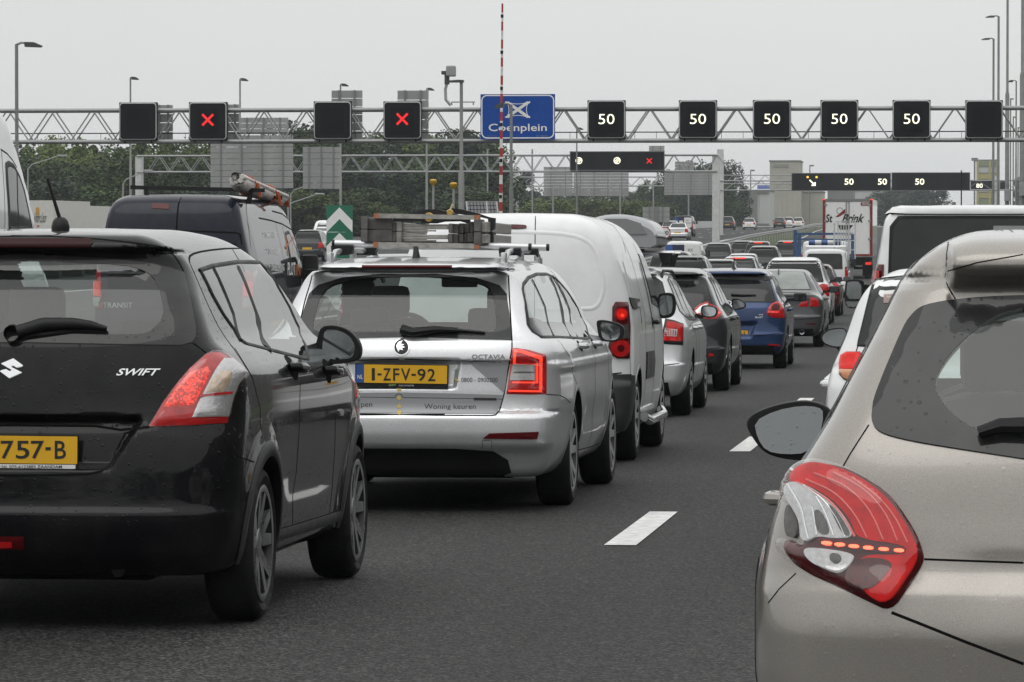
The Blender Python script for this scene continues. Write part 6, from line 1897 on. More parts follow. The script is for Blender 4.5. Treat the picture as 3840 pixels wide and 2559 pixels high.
 c = generic('white_high_van', 'white high van cut by the left edge, only its cab window showing', 'van', 'vans in the left lanes', 'van', -5.93 - 1.0, yr, 5.9, 2.0, 2.55, 3.6, 1.0, M_whitep, .34, .05, rearglass=True, sidewin=False, mirrors=False)
 L = 5.9
 q = [(h[1], h[2]) for h in c.hit_px(Q((52, 950), (75, 935), (115, 960), (160, 1045), (195, 1150), (232, 1320), (262, 1475), (78, 1475), (60, 1100)))]
 for vw in ('right', 'left'):
  w = c.patch('side_window', q, M_tglass, view=vw, off=.006, step=.06)
  c.ribbon('window_seal', q, .05, M_trim, w, view=vw, closed=True, off=.010)
  qq = [(h[1], h[2]) for h in c.hit_px(Q((5, 808), (60, 845), (110, 905), (140, 960)))]
  c.gap(qq, .012, view=vw)
  qq = [(h[1], h[2]) for h in c.hit_px(Q((12, 820), (35, 1150), (40, 1470)))]
  c.gap(qq, .012, view=vw)
  qq = [(h[1], h[2]) for h in c.hit_px(Q((135, 1010), (140, 1240), (150, 1475)))]
  c.ribbon('window_divider', qq, .04, M_trim, w, view=vw, off=.010)
 c.finish()
# ------------------------------------------------------------------ gantries, signs, lamps
M_face = simple('sign_face', (.007, .009, .0115), .55, spec=.15, var=.3, scale=3)
M_case = simple('sign_case', (.006, .0065, .008), .6, spec=.12)
M_rim = simple('sign_rim', (.42, .42, .42), .45)
M_led50 = simple('white_diodes', (.8, .8, .7), .4, emit=(1, .96, .74), es=1.15)
M_ledx = simple('red_diodes', (.3, .01, .01), .6, emit=(1, .012, .022), es=.85)
M_ledy = simple('amber_diodes', (.8, .5, .05), .4, emit=(1, .55, .03), es=1.2)
M_sblue = simple('sign_blue', (.004, .060, .31), .5, spec=.2, var=.08)
M_back = simple('sign_back_sheet', (.30, .305, .30), .55, metal=.25, var=.12, scale=1.5)
M_rib = simple('sign_back_rib', (.20, .20, .20), .6, metal=.2)
M_pole = simple('lamp_post_steel', (.22, .225, .22), .55, metal=.35, var=.15, scale=2)
M_head = simple('lamp_head_grey', (.05, .052, .05), .5)

def Z(py, Y): return EYE + (YH - py) * Y / FPX

def gantry(label, Y, x0, x1, zt, zb, bay, r, depth, mat, zig=.0, legs=(), rail=True, Y2=None, back=True):
 """a lattice beam across the road: four chords, each diagonal brace a piece of its own"""
 g = empty('sign_gantry', (x0, Y, 0), label, 'gantry', 'gantries across the motorway')
 slope = ((Y2 - Y) / (x1 - x0)) if Y2 else 0
 for dy, nm in ((0, 'near'), (depth, 'far')):
  if dy and not back: continue
  for z in (zt, zb):
   m = MB(); m.tube([(0, dy, z), (x1 - x0, dy + slope * (x1 - x0), z)], r, 8); m.build('chord', mat, g, True)
 n = int((x1 - x0) / bay)
 a = (x1 - x0) / n
 me = {}
 for dy in ((0, depth) if back else (0,)):
  for i in range(n):
   for up in (0, 1):
    key = up
    if key not in me:
     m = MB(); p, q = ((0, 0, zb + r * .5), (a / 2 - r * .7, 0, zt - r * .5)) if up == 0 else ((0 + r * .7, 0, zt - r * .5), (a / 2, 0, zb + r * .5))
     m.tube([p, q], r * .42, 6, False); o = m.build('brace', mat, g, True); me[key] = o.data; first = o
    else:
     o = bpy.data.objects.new('brace', me[key]); COL.objects.link(o); o.parent = g
    x = (i + zig) * a + up * a / 2
    o.location = (x, dy + slope * x, 0)
 if back:
  m = MB()
  for i in range(n + 1):
   x = min(i * a, x1 - x0 - r)
   m.tube([(x, slope * x, zb), (x, depth + slope * x, zb)], r * .4, 5, False)
   m.tube([(x, slope * x, zt), (x, depth + slope * x, zt)], r * .4, 5, False)
  m.build('cross_tie', mat, g, True)
 if rail:
  m = MB(); m.tube([(0, depth * .5, zb + (zt - zb) * .27), (x1 - x0, depth * .5 + slope * (x1 - x0), zb + (zt - zb) * .27)], r * .3, 5)
  for i in range(n * 2): m.tube([(i * a / 2, depth * .5, zb), (i * a / 2, depth * .5, zb + (zt - zb) * .27)], r * .12, 4, False)
  m.build('walkway_rail', M_trim, g, True)
 for (lx, w, ztop, zbot) in legs:
  m = MB(); m.box((lx - x0, depth / 2, (ztop + zbot) / 2), (w, depth * .9, ztop - zbot), .03); m.build('leg', M_pale, g)
 return g

def rrect(x0, z0, x1, z1, r, n=5):
 out = []
 for cx, cz, a0 in ((x1 - r, z1 - r, 0), (x0 + r, z1 - r, 90), (x0 + r, z0 + r, 180), (x1 - r, z0 + r, 270)):
  for k in range(n + 1):
   t = math.radians(a0 + 90 * k / n); out.append((cx + r * math.cos(t), cz + r * math.sin(t)))
 return out

def lane_sign(label, Y, u0, v0, u1, v1, show, dy=-.30, rot=0.):
 """a square lane signal: case, pale rounded rim, dark face, diodes"""
 a, b = P(u0, v1, Y), P(u1, v0, Y)
 cx = (a.x + b.x) / 2; w = (b.x - a.x); z0, z1 = a.z, b.z
 e = empty('lane_signal', (cx, Y + dy, z0), label, 'lane signal', 'lane signals on the near gantry')
 h = z1 - z0; w2 = w / 2
 m = MB(); m.box((0, .16, h / 2), (w, .28, h), .01); m.build('signal_case', M_case, e)
 ring = rrect(-w2 * .985, h * .008, w2 * .985, h * .992, h * .09); inn = rrect(-w2 * .935, h * .032, w2 * .935, h * .968, h * .075)
 n = len(ring)
 V = [(x, .015, z) for x, z in ring] + [(x, -.005, z) for x, z in inn] + [(x, .015, z) for x, z in inn]
 F = [(i, (i + 1) % n, n + (i + 1) % n, n + i) for i in range(n)] + [(n + i, n + (i + 1) % n, 2 * n + (i + 1) % n, 2 * n + i) for i in range(n)]
 mesh_obj('signal_rim', V, F, M_rim, e)
 m = MB(); m.prism(inn, .004, .02, 'y'); m.build('signal_face', M_face, e)
 m = MB(); m.prism(rrect(-w2 * .62, h * .13, w2 * .62, h * .84, .01), .0, .01, 'y'); m.build('diode_panel', M_case, e)
 for sx in (-.35, .35):
  m = MB(); m.box((sx * w, .1, -.05), (.05, .10, .12)); m.build('fixing_lug', M_case, e)
 if show == '50': plane_text('digits', '50', M_led50, e, (0, -.004, 0), (1, 0, 0), (0, 0, 1), -w * .205, h * .375, w * .215, h * .64, bold=-.004)
 elif show == 'X': cross(e, 0, h * .53, w * .15, M_ledx, -.006)
 return e

def cross(par, cx, cz, r, mat, y, gap=0.):
 m = MB()
 for s in (-1, 1):
  d = Vector((1, 0, s)).normalized(); q = Vector((-d.z, 0, d.x))
  c = Vector((cx, y, cz)); L = r * 1.35; wd = r * .20
  m.add([tuple(c + d * L + q * wd), tuple(c - d * L + q * wd), tuple(c - d * L - q * wd), tuple(c + d * L - q * wd)], [(0, 1, 2, 3)])
  y -= .002
 return m.build('red_cross', mat, par)

def sign_back(label, Y, u0, v0, u1, v1, cols, dy=0., mat=None, group='grey backs of motorway signs', posts=0):
 a, b = P(u0, v1, Y), P(u1, v0, Y)
 w, h = b.x - a.x, b.z - a.z
 e = empty('reversed_sign', ((a.x + b.x) / 2, Y + dy, a.z), label, 'sign back', group)
 n = max(3, int(h / .32))
 pm = None
 for i in range(n):
  if pm is None:
   m = MB(); m.box((0, .03, h / n / 2), (w, .05, h / n * .93)); o = m.build('panel', mat or M_back, e); pm = o.data
  else:
   o = bpy.data.objects.new('panel', pm); COL.objects.link(o); o.parent = e; o.location = (0, 0, i * h / n)
 m = MB()
 for k in range(cols):
  x = -w / 2 + w * (k + .5) / cols
  m.box((x, -.03, h / 2), (.08, .06, h))
 m.build('rib', M_rib, e)
 if posts:
  m = MB(); m.bar((0, .05, h), (0, .05, -posts), .3, .3); m.build('post', M_rib, e)
 return e

def build_gantries():
 Y = 170.
 g = gantry('long lattice gantry carrying square lane signals and the blue sign', Y, lat(-260, Y), lat(4100, Y), Z(408, Y), Z(527, Y), 1.66, .075, .95, M_galv, .35)
 W = lambda ox, oy, s, *q: tr(ox, oy, s, q)
 sg = []
 for u0, v0, u1, v1, show, lab in ((452, 385, 593, 527, '', 'blank lane signal farthest from the blue sign, over the navy van'),
                                      (713, 384, 855, 526, 'X', 'lane signal with red cross over the pipe roll, next to the outermost blank one'),
                                      (1180, 381, 1321, 524, '', 'blank lane signal between the two red crosses'),
                                      (1441, 381, 1583, 523, 'X', 'lane signal with red cross nearest the blue sign'),
                                      (2205, 377, 2347, 521, '50', 'lane signal reading 50, first beyond the blue sign'),
                                      (2547, 377, 2690, 520, '50', 'lane signal reading 50, second beyond the blue sign'),
                                      (2824, 376, 2967, 520, '50', 'lane signal reading 50, middle one of the five'),
                                      (3077, 376, 3219, 520, '50', 'lane signal reading 50, over the trailer with red edges'),
                                      (3347, 376, 3490, 520, '50', 'lane signal reading 50, beside the last blank one'),
                                      (3619, 377, 3761, 521, '', 'blank lane signal next to the tall lamp posts on the verge')):
  sg.append(lane_sign(lab, Y, u0, v0, u1, v1, show))
 # blue junction sign
 a, b = P(1805, 524, Y), P(2084, 354, Y)
 w, h = b.x - a.x, b.z - a.z
 e = empty('direction_sign', ((a.x + b.x) / 2, Y - .32, a.z), 'blue motorway sign reading Coenplein under a white junction symbol', 'road sign')
 m = MB(); m.box((0, .05, h / 2), (w, .06, h)); m.build('sign_panel', M_sblue, e)
 ro = rrect(-w / 2 + .03, .03, w / 2 - .03, h - .03, .22); ri = rrect(-w / 2 + .075, .075, w / 2 - .075, h - .075, .18)
 n = len(ro); mesh_obj('white_border', [(x, .012, z) for x, z in ro] + [(x, .012, z) for x, z in ri], [(i, (i + 1) % n, n + (i + 1) % n, n + i) for i in range(n)], M_white, e)
 plane_text('sign_lettering', 'Coenplein', M_white, e, (0, .010, 0), (1, 0, 0), (0, 0, 1), -w * .39, h * .13, w * .39, h * .345, bold=.008)
 for s, x0, x1 in (('Rijkswaterstaat', -.40, -.28), ('01.0016', .25, .40)):
  plane_text('small_print', s, M_back, e, (0, .010, 0), (1, 0, 0), (0, 0, 1), w * x0, h * .062, w * x1, h * .085)
 m = MB()
 cx, cz, hw, hh = 0.0, h * .655, w * .15, h * .175

 def band(p, q, wd, y):
  p, q = Vector((p[0], y, p[1])), Vector((q[0], y, q[1])); d = (q - p).normalized(); n_ = Vector((-d.z, 0, d.x))
  m.add([tuple(p + n_ * wd), tuple(q + n_ * wd), tuple(q - n_ * wd), tuple(p - n_ * wd)], [(0, 1, 2, 3)])
 for o in (-.045, .045):
  band((cx - hw + o, cz - hh), (cx + hw + o, cz + hh), .030, .011)
  band((cx - hw + o, cz + hh), (cx + hw + o, cz - hh), .030, .009)
 for sx, sz in ((1, 0), (-1, 0), (0, 1), (0, -1)):
  pts = []
  for t in np.linspace(-1, 1, 9):
   if sx: pts.append((cx + sx * (hw * 1.0 - hw * .22 * (1 - t * t)), cz + t * hh))
   else: pts.append((cx + t * hw, cz + sz * (hh * 1.0 - hh * .28 * (1 - t * t))))
  for p, q in zip(pts[:-1], pts[1:]): band(p, q, .012, .010)
 m.build('junction_symbol', M_white, e)
 # backs of the signs for the other direction
 for u0, v0, u1, v1, c, lab in ((1227, 335, 1343, 520, 2, 'grey sign back rising behind the blank signal between the red crosses'),
                                   (1476, 335, 1593, 520, 2, 'grey sign back rising behind the red cross nearest the blue sign'),
                                   (560, 390, 627, 526, 2, 'narrow grey sign back peeping out beside the outermost blank signal'),
                                   (820, 388, 877, 526, 2, 'narrow grey sign back peeping out beside the red cross over the pipe roll')):
  sign_back(lab, Y, u0, v0, u1, v1, c, 1.2)
 # far sign backs over the left road
 for u0, v0, u1, v1, Yb, c, lab in ((889, 440, 1075, 504, 250., 3, 'upper grey sign back standing on the wide one behind the near gantry'),
                                       (783, 506, 1093, 707, 250., 4, 'widest grey sign back behind the near gantry, over the pipe roll'),
                                       (1130, 550, 1268, 709, 250., 3, 'grey sign back beside the widest one, above the chevron marker'),
                                       (2037, 626, 2146, 736, 520., 2, 'pale far sign back over the roof box, outer half of a pair'),
                                       (2149, 626, 2356, 736, 520., 4, 'pale far sign back over the roof box, wider half of a pair'),
                                       (2490, 640, 2690, 732, 520., 3, 'pale far sign back beside the middle gantry leg'),
                                       (2530, 606, 2600, 640, 521., 2, 'small pale plate topping the far sign back by the gantry leg'),
                                       (2432, 547, 2490, 568, 420., 2, 'small grey box above the black bar signal with two round symbols')):
  sign_back(lab, Yb, u0, v0, u1, v1, c, .6)
 sign_back('pale sign back on a stout post behind the roof box', 300., 2410, 776, 2511, 834, 2, 0, None, 'grey backs of motorway signs', 2.5)
 # second gantry over the left road
 Y2 = 335.
 x0, x1 = lat(515, Y2), lat(2688, Y2)
 gl = ground_left(Y2)
 gantry('middle lattice gantry standing on two pale legs', Y2, x0, x1, Z(582, Y2), Z(643, Y2), 1.64, .075, 1.0, M_galv, .5,
           legs=((x0 + .1, .5, Z(585, Y2), gl - .2), (x1 - .1, .55, Z(578, Y2), gl - .6)), rail=False)
 a, b = P(2138, 640, Y2 - .4), P(2491, 569, Y2 - .4)
 bar_sign('black bar signal with two round end-of-limit symbols and a red cross', Y2 - .4, (2138, 569, 2491, 640), [('end', 2171, 603, 13), ('end', 2314, 603, 13), ('X', 2435, 604, 11)])
 # third and fourth gantries, farther
 Y3 = 560.
 gantry('faint far lattice gantry carrying the pale sign backs', Y3, lat(1935, Y3), lat(2690, Y3), Z(664, Y3), Z(698, Y3), 2.2, .07, 1.0, M_galv, .3, legs=((lat(1930, Y3), .9, Z(640, Y3), 1.5), (lat(2700, Y3), .8, Z(560, Y3), 1.5)), rail=False)
 Y4 = 440.
 gantry('far lattice gantry with long black bar signals over the queue', Y4, lat(2690, Y4), lat(3870, Y4), Z(679, Y4), Z(714, Y4), 2.3, .06, .9, M_galv, .3, legs=((lat(2698, Y4), .62, Z(672, Y4), ground_left(Y4) - .3), (lat(3733, Y4), .5, Z(664, Y4), -.5)), rail=False)
 bar_sign('long black bar signal with amber lamps and a slanting arrow', Y4 - .4, (2969, 650, 3340, 716), [('arrow', 3045, 682, 18), ('50', 3184, 682, 17), ('50', 3309, 682, 17)])
 bar_sign('long black bar signal with a single 50', Y4 - .4, (3344, 648, 3637, 715), [('50', 3449, 682, 17)])
 Y5 = 620.
 gantry('faintest lattice gantry beside the beige tower', Y5, lat(2700, Y5), lat(3000, Y5), Z(658, Y5), Z(690, Y5), 2.2, .06, .9, M_galv, .3, rail=False)
 bar_sign('small far black signal reading 80 under the lamp posts', 600., (3640, 676, 3725, 712), [('80', 3673, 697, 12)])
 bar_sign('small blank far black signal beside the tall posts', 640., (3750, 680, 3775, 714), [])
 a, b = P(2840, 710, 640.), P(2886, 695, 640.)
 m = MB(); m.box(((a.x + b.x) / 2, 640, (a.z + b.z) / 2), (b.x - a.x, .1, b.z - a.z)); o = m.build('far_blue_sign', simple('pale_blue_sign', (.16, .20, .50), .5))
 m = MB(); m.bar((0, 0, 0), (0, 0, 0.1), .01)
 tag(o, 'small pale blue sign far off in front of the beige tower', 'road sign')

def bar_sign(label, Y, rect, shows):
 u0, v0, u1, v1 = rect
 a, b = P(u0, v1, Y), P(u1, v0, Y)
 w, h = b.x - a.x, b.z - a.z
 e = empty('bar_signal', ((a.x + b.x) / 2, Y, a.z), label, 'lane signal', 'bar signals on the far gantries')
 m = MB(); m.box((0, .25, h / 2), (w, .45, h)); m.build('signal_case', M_face, e)
 m = MB()
 for z in (0, h): m.box((0, .0, z), (w + .06, .06, .06))
 for x in (-w / 2, w / 2): m.box((x, .0, h / 2), (.06, .06, h - .06))
 m.build('signal_rim', simple('dull_rim', (.16, .16, .16), .5), e)
 k = max(2, int(w / h * .75))
 for i in range(k):
  m = MB(); m.box((-w / 2 + w * (i + .5) / k, .02, h / 2), (w / k * .66, .012, h * .72)); m.build('diode_panel', M_case, e)
 s = Y / FPX
 for kind, u, v, r in shows:
  p = P(u, v, Y); x, z, R_ = p.x - (a.x + b.x) / 2, p.z - a.z, r * s
  if kind == 'X': cross(e, x, z, R_ * .9, M_ledx, -.01)
  elif kind in ('50', '80'): plane_text('digits', kind, M_led50, e, (0, .0, 0), (1, 0, 0), (0, 0, 1), x - R_, z - R_ * .68, x + R_, z + R_ * .68, .012, bold=.015)
  elif kind == 'end':
   m = MB(); n = 20
   ro = [(x + R_ * math.cos(t), z + R_ * math.sin(t)) for t in np.linspace(0, 6.283, n, endpoint=False)]
   ri = [(x + R_ * .78 * math.cos(t), z + R_ * .78 * math.sin(t)) for t in np.linspace(0, 6.283, n, endpoint=False)]
   m.add([(p_, -.012, q) for p_, q in ro] + [(p_, -.012, q) for p_, q in ri], [(i, (i + 1) % n, n + (i + 1) % n, n + i) for i in range(n)])
   for o in (-.25, .0, .25): m.bar((x - R_ * .5 + o * R_, -.010, z - R_ * .5 - o * R_), (x + R_ * .5 + o * R_, -.010, z + R_ * .5 - o * R_), .004, R_ * .2)
   m.build('round_symbol', M_led50, e)
  else:
   m = MB(); m.bar((x - R_ * .5, -.010, z + R_ * .35), (x + R_ * .5, -.010, z - R_ * .6), .004, R_ * .28)
   m.bar((x + R_ * .62, -.012, z - R_ * .1), (x + R_ * .62, -.012, z - R_ * .85), R_ * .28, .004); m.bar((x - R_ * .1, -.013, z - R_ * .75), (x + R_ * .7, -.013, z - R_ * .75), .004, R_ * .28)
   m.build('arrow_symbol', M_led50, e)
   for sx in (-.9, .95):
    m = MB(); m.lathe([(.001, -.03), (R_ * .24, -.02), (R_ * .24, 0)], (x + sx * R_, -.01, z + R_ * .95), 'y', 12); m.build('flash_lamp', M_ledy, e)
 return e

def lamp(label, px, ptop, Y, base, arm, side, r0=.10, r1=.05, head=.55, thin=None, group='motorway lamp posts', zl=None):
 """a lamp post: tapered pole, short arm, flat head pointing to one side (in metres)"""
 t = P(px, ptop, Y)
 e = empty('street_lamp', (t.x, Y, base), label, 'lamp post', group)
 H = t.z - base
 m = MB()
 m.tube([(0, 0, 0), (0, 0, H * .55), (0, 0, H * .552), (0, 0, H)], [r0, r0 * .8, r1 * 1.1, r1], 8); m.build('pole', M_pole, e, True)
 m = MB(); m.tube([(0, 0, H - .02), (side * arm * .5, 0, H + .05), (side * arm, 0, H + .02)], [r1 * .8, r1 * .7, r1 * .6], 6); m.build('arm', M_pole, e, True)
 m = MB(); m.prism([(side * arm * .85, H + .07), (side * (arm + head * .5), H + .06), (side * (arm + head), H - .06), (side * (arm + head * .9), H - .12), (side * arm * .9, H - .10)], -.16, .16, 'y'); m.build('lamp_head', M_head, e)
 return e

def build_lamps():
 lamp('tall lamp post in front of the near gantry beside the white high van', 62, 166, 150., -.4, .35, 1, .105, .06, .55)
 lamp('lamp post above the outermost blank signal', 489, 293, 255., 0., .1, 1, .09, .05, .40)
 lamp('lamp post above the gap between second red cross and widest sign back', 900, 298, 262., 0., .1, 1, .09, .05, .40)
 lamp('lamp post peeping over the sign back between the red crosses', 1277, 318, 270., 0., .1, 1, .09, .05, .40)
 lamp('lamp post peeping over the sign back nearest the blue sign', 1600, 334, 282., 0., .1, 1, .09, .05, .40)
 lamp('lamp post in front of the blue sign', 1917, 394, 155., -.5, .30, -1, .085, .05, .3)
 lamp('lamp post farther on, between two lane signals reading 50', 2163, 482, 330., .3, .1, 1, .09, .05, .4)
 lamp('taller lamp post of the pair on the right verge', 3745, 62, 370., -.1, .40, -1, .137, .095, .72)
 lamp('shorter lamp post of the pair on the right verge', 3726, 146, 400., .1, .40, -1, .135, .095, .72)
 lamp('small lamp post between the two tallest poles', 3811, 304, 350., -.2, .27, -1, .095, .06, .44)
 for px, pt, Y, r, lab in ((3779, -160, 330., .165, 'slim tall pole beside the lamp pair, top out of sight'), (3836, -300, 300., .19, 'thick tall pole at the edge of the picture')):
  t = P(px, pt, Y); e = empty('mast_pole', (t.x, Y, -.7), lab, 'pole')
  m = MB(); H = t.z + .7; m.tube([(0, 0, 0), (0, 0, H * .55), (0, 0, H * .56), (0, 0, H)], [r, r * .95, r * .6, r * .5], 8); m.build('pole', M_pole, e, True)
  m = MB(); m.box((0, -.26, H * .22), (.42, .2, .9), .02); m.build('junction_box', M_galv, e)
 for px, pt, Y in ((3790, 372, 360.), (3800, 440, 380.), (3818, 480, 400.)):
  t = P(px, pt, Y); e = empty('thin_pole', (t.x, Y, 0.), 'thin grey pole among the poles on the right verge', 'pole', 'thin poles on the right verge')
  m = MB(); m.tube([(0, 0, 0), (0, 0, t.z)], .06, 6); m.box((.1, 0, t.z), (.3, .1, .12)); m.build('pole', M_pole, e)
 for px, pt, Y, side, ax, lab in ((105, 634, 330., 1, 1.1, 'short curved lamp post in front of the trees by the white high van'), (462, 690, 330., 1, .8, 'short curved lamp post just before the middle gantry leg'),
                                     (1090, 730, 340., 1, 1.0, 'short curved lamp post over the navy van bonnet'), (1081, 778, 330., 1, 1.0, 'lower curved lamp post over the navy van bonnet')):
  t = P(px, pt, Y); e = empty('street_lamp', (t.x, Y, 0.), lab, 'lamp post', 'curved lamp posts on the side road')
  H = t.z
  m = MB(); m.tube([(0, 0, 0), (0, 0, H), (side * ax * .3, 0, H + .35), (side * ax * 2.1, 0, H + .95)], [.07, .06, .05, .04], 6); m.build('pole', M_galv, e, True)
  m = MB(); m.box((side * ax * 2.4, 0, H + 1.0), (.75, .25, .14), .05); m.build('lamp_head', M_galv, e)
 for px, pt, Y in ((2073, 700, 420.), (2325, 690, 430.), (2582, 730, 440.), (2450, 680, 450.), (1996, 560, 420.), (1828, 560, 410.)):
  t = P(px, pt, Y); e = empty('thin_pole', (t.x, Y, .8), 'thin pale pole in front of the far trees', 'pole', 'thin pale poles before the trees')
  m = MB(); m.tube([(0, 0, 0), (0, 0, t.z - .8)], .085, 6); m.build('pole', M_galv, e, True)
 # heavy mast with cameras at the near gantry
 t = P(1730, 303, 160.)
 e = empty('camera_mast', (t.x, 160., -.5), 'stout lamp mast in front of the near gantry, arm towards the camera post', 'mast')
 H = t.z + .5
 m = MB(); m.tube([(0, 0, 0), (0, 0, H * .55), (0, 0, H * .56), (0, 0, H)], [.12, .11, .07, .06], 10); m.build('pole', M_pole, e, True)
 m = MB(); m.prism([(.09, H + .02), (-.1, H + .03), (-.55, H - .0), (-.55, H - .07), (.09, H - .07)], -.12, .12, 'y'); m.build('lamp_head', M_head, e)
 a = P(1690, 395, 169.6)
 e = empty('camera_post', (a.x, 169.6, a.z), 'traffic camera on a curved white post above the near gantry', 'camera')
 s = 169.6 / FPX
 m = MB(); m.tube([(0, 0, 0), (-18 * s, 0, 20 * s), (-20 * s, 0, 60 * s), (-14 * s, 0, 85 * s)], .06, 8); m.build('post', M_galv, e, True)
 m = MB(); m.tube([(-14 * s, 0, 78 * s), (-14 * s, 0, 118 * s)], .10, 8); m.box((-10 * s, 0, 122 * s), (.5, .3, .14), .02); m.build('bracket', M_head, e, True)
 m = MB(); m.box((2 * s, -.05, 128 * s), (.36, .45, .42), .06); m.build('camera_housing', M_back, e)
 m = MB(); m.tube([(4 * s, 0, 12 * s), (92 * s, 0, 12 * s)], .03, 6); m.tube([(4 * s, 0, 0), (4 * s, 0, 12 * s)], .03, 6); m.tube([(86 * s, 0, 0), (86 * s, 0, 12 * s)], .03, 6); m.build('handrail', M_galv, e)
 a = P(2260, 690, 620.)
 # red and white banded pole
 Yp = 160.
 t0, t1 = P(1884, 14, Yp), P(1877, 860, Yp)
 e = empty('banded_pole', (t1.x, Yp, t1.z), 'tall thin pole banded red and white, rising past the blue sign', 'pole')
 H = t0.z - t1.z; lean = t0.x - t1.x
 n = 25
 mr, mw = simple('band_red', (.36, .018, .022), .5, var=.2), simple('band_white', (.68, .68, .67), .5, var=.15)
 for i in range(n):
  z0, z1 = H * i / n, H * (i + 1) / n
  r = .070 - .035 * i / n
  m = MB(); m.tube([(lean * i / n, 0, z0), (lean * (i + 1) / n, 0, z1)], r, 10); m.build('band', mr if i % 2 == 0 else mw, e, True)
 m = MB()
 for i in range(3, n, 4): m.box((lean * i / n, -.05, H * i / n + .2), (.10, .05, .12))
 m.build('clamp', M_case, e)
 # survey poles with yellow caps, solar panel
 my = simple('yellow_cap', (.50, .30, .03), .5)
 for px, pt, Y, lab in ((1625, 672, 62., 'antenna pole with yellow cap, taller of the two behind the ladder'), (1701, 684, 60., 'antenna pole with yellow cap, shorter one over the ladder hook')):
  t = P(px, pt, Y); s = Y / FPX
  e = empty('antenna_pole', (t.x, Y, ground(Y)), lab, 'antenna pole', 'antenna poles with yellow caps')
  H = t.z - ground(Y)
  m = MB(); m.tube([(0, 0, 0), (0, 0, H - .06)], .016, 8); m.build('pole', M_back, e, True)
  m = MB(); m.lathe([(.012, H - .10), (.03, H - .07), (.05, H - .045), (.052, H - .02), (.035, H - .004), (.001, H)], (0, 0, 0), 'z', 18); m.build('cap', my, e, True)
 Y = 75.
 a, b, c, d = P(1742, 757, Y), P(1856, 755, Y), P(1868, 803, Y), P(1750, 801, Y)
 e = empty('solar_panel', (a.x, Y, ground(Y)), 'tilted solar panel behind the white panel van', 'solar panel')
 dx, w, h = 0, b.x - a.x, a.z - d.z
 z0 = d.z - ground(Y)
 back = Vector((0.05, -.28, -h)); o = Vector((0, .28, z0 + h))
 m = MB(); m.add([tuple(o), tuple(o + Vector((w, 0, 0))), tuple(o + Vector((w, 0, 0)) + back), tuple(o + back)], [(0, 1, 2, 3)]); m.add([tuple(o + Vector((0, .03, 0))), tuple(o + Vector((w, .03, 0))), tuple(o + Vector((w, .03, 0)) + back), tuple(o + back + Vector((0, .03, 0)))], [(3, 2, 1, 0)]); m.build('panel_sheet', M_case, e)
 mc = simple('solar_cell', (.018, .018, .024), .15, coat=1., var=.3)
 for i in range(9):
  for j in range(3):
   x0, x1 = w * (i + .12) / 9, w * (i + .92) / 9; t0, t1 = (j + .1) / 3, (j + .93) / 3
   q = [o + Vector((x, -.006, 0)) + back * t for x, t in ((x0, t0), (x1, t0), (x1, t1), (x0, t1))]
   mm = MB(); mm.add([tuple(v) for v in q], [(0, 1, 2, 3)]); mm.build('cell', mc, e)
 m = MB()
 for p, q in ((o, o + Vector((w, 0, 0))), (o + Vector((w, 0, 0)), o + Vector((w, 0, 0)) + back), (o + back, o + Vector((w, 0, 0)) + back), (o, o + back), (o + Vector((w * .66, 0, 0)), o + Vector((w * .66, 0, 0)) + back)): m.bar(p, q, .025)
 m.bar(o + Vector((w / 2, 0, -h)), (w / 2, .2, 0), .08); m.build('panel_frame', M_back, e)

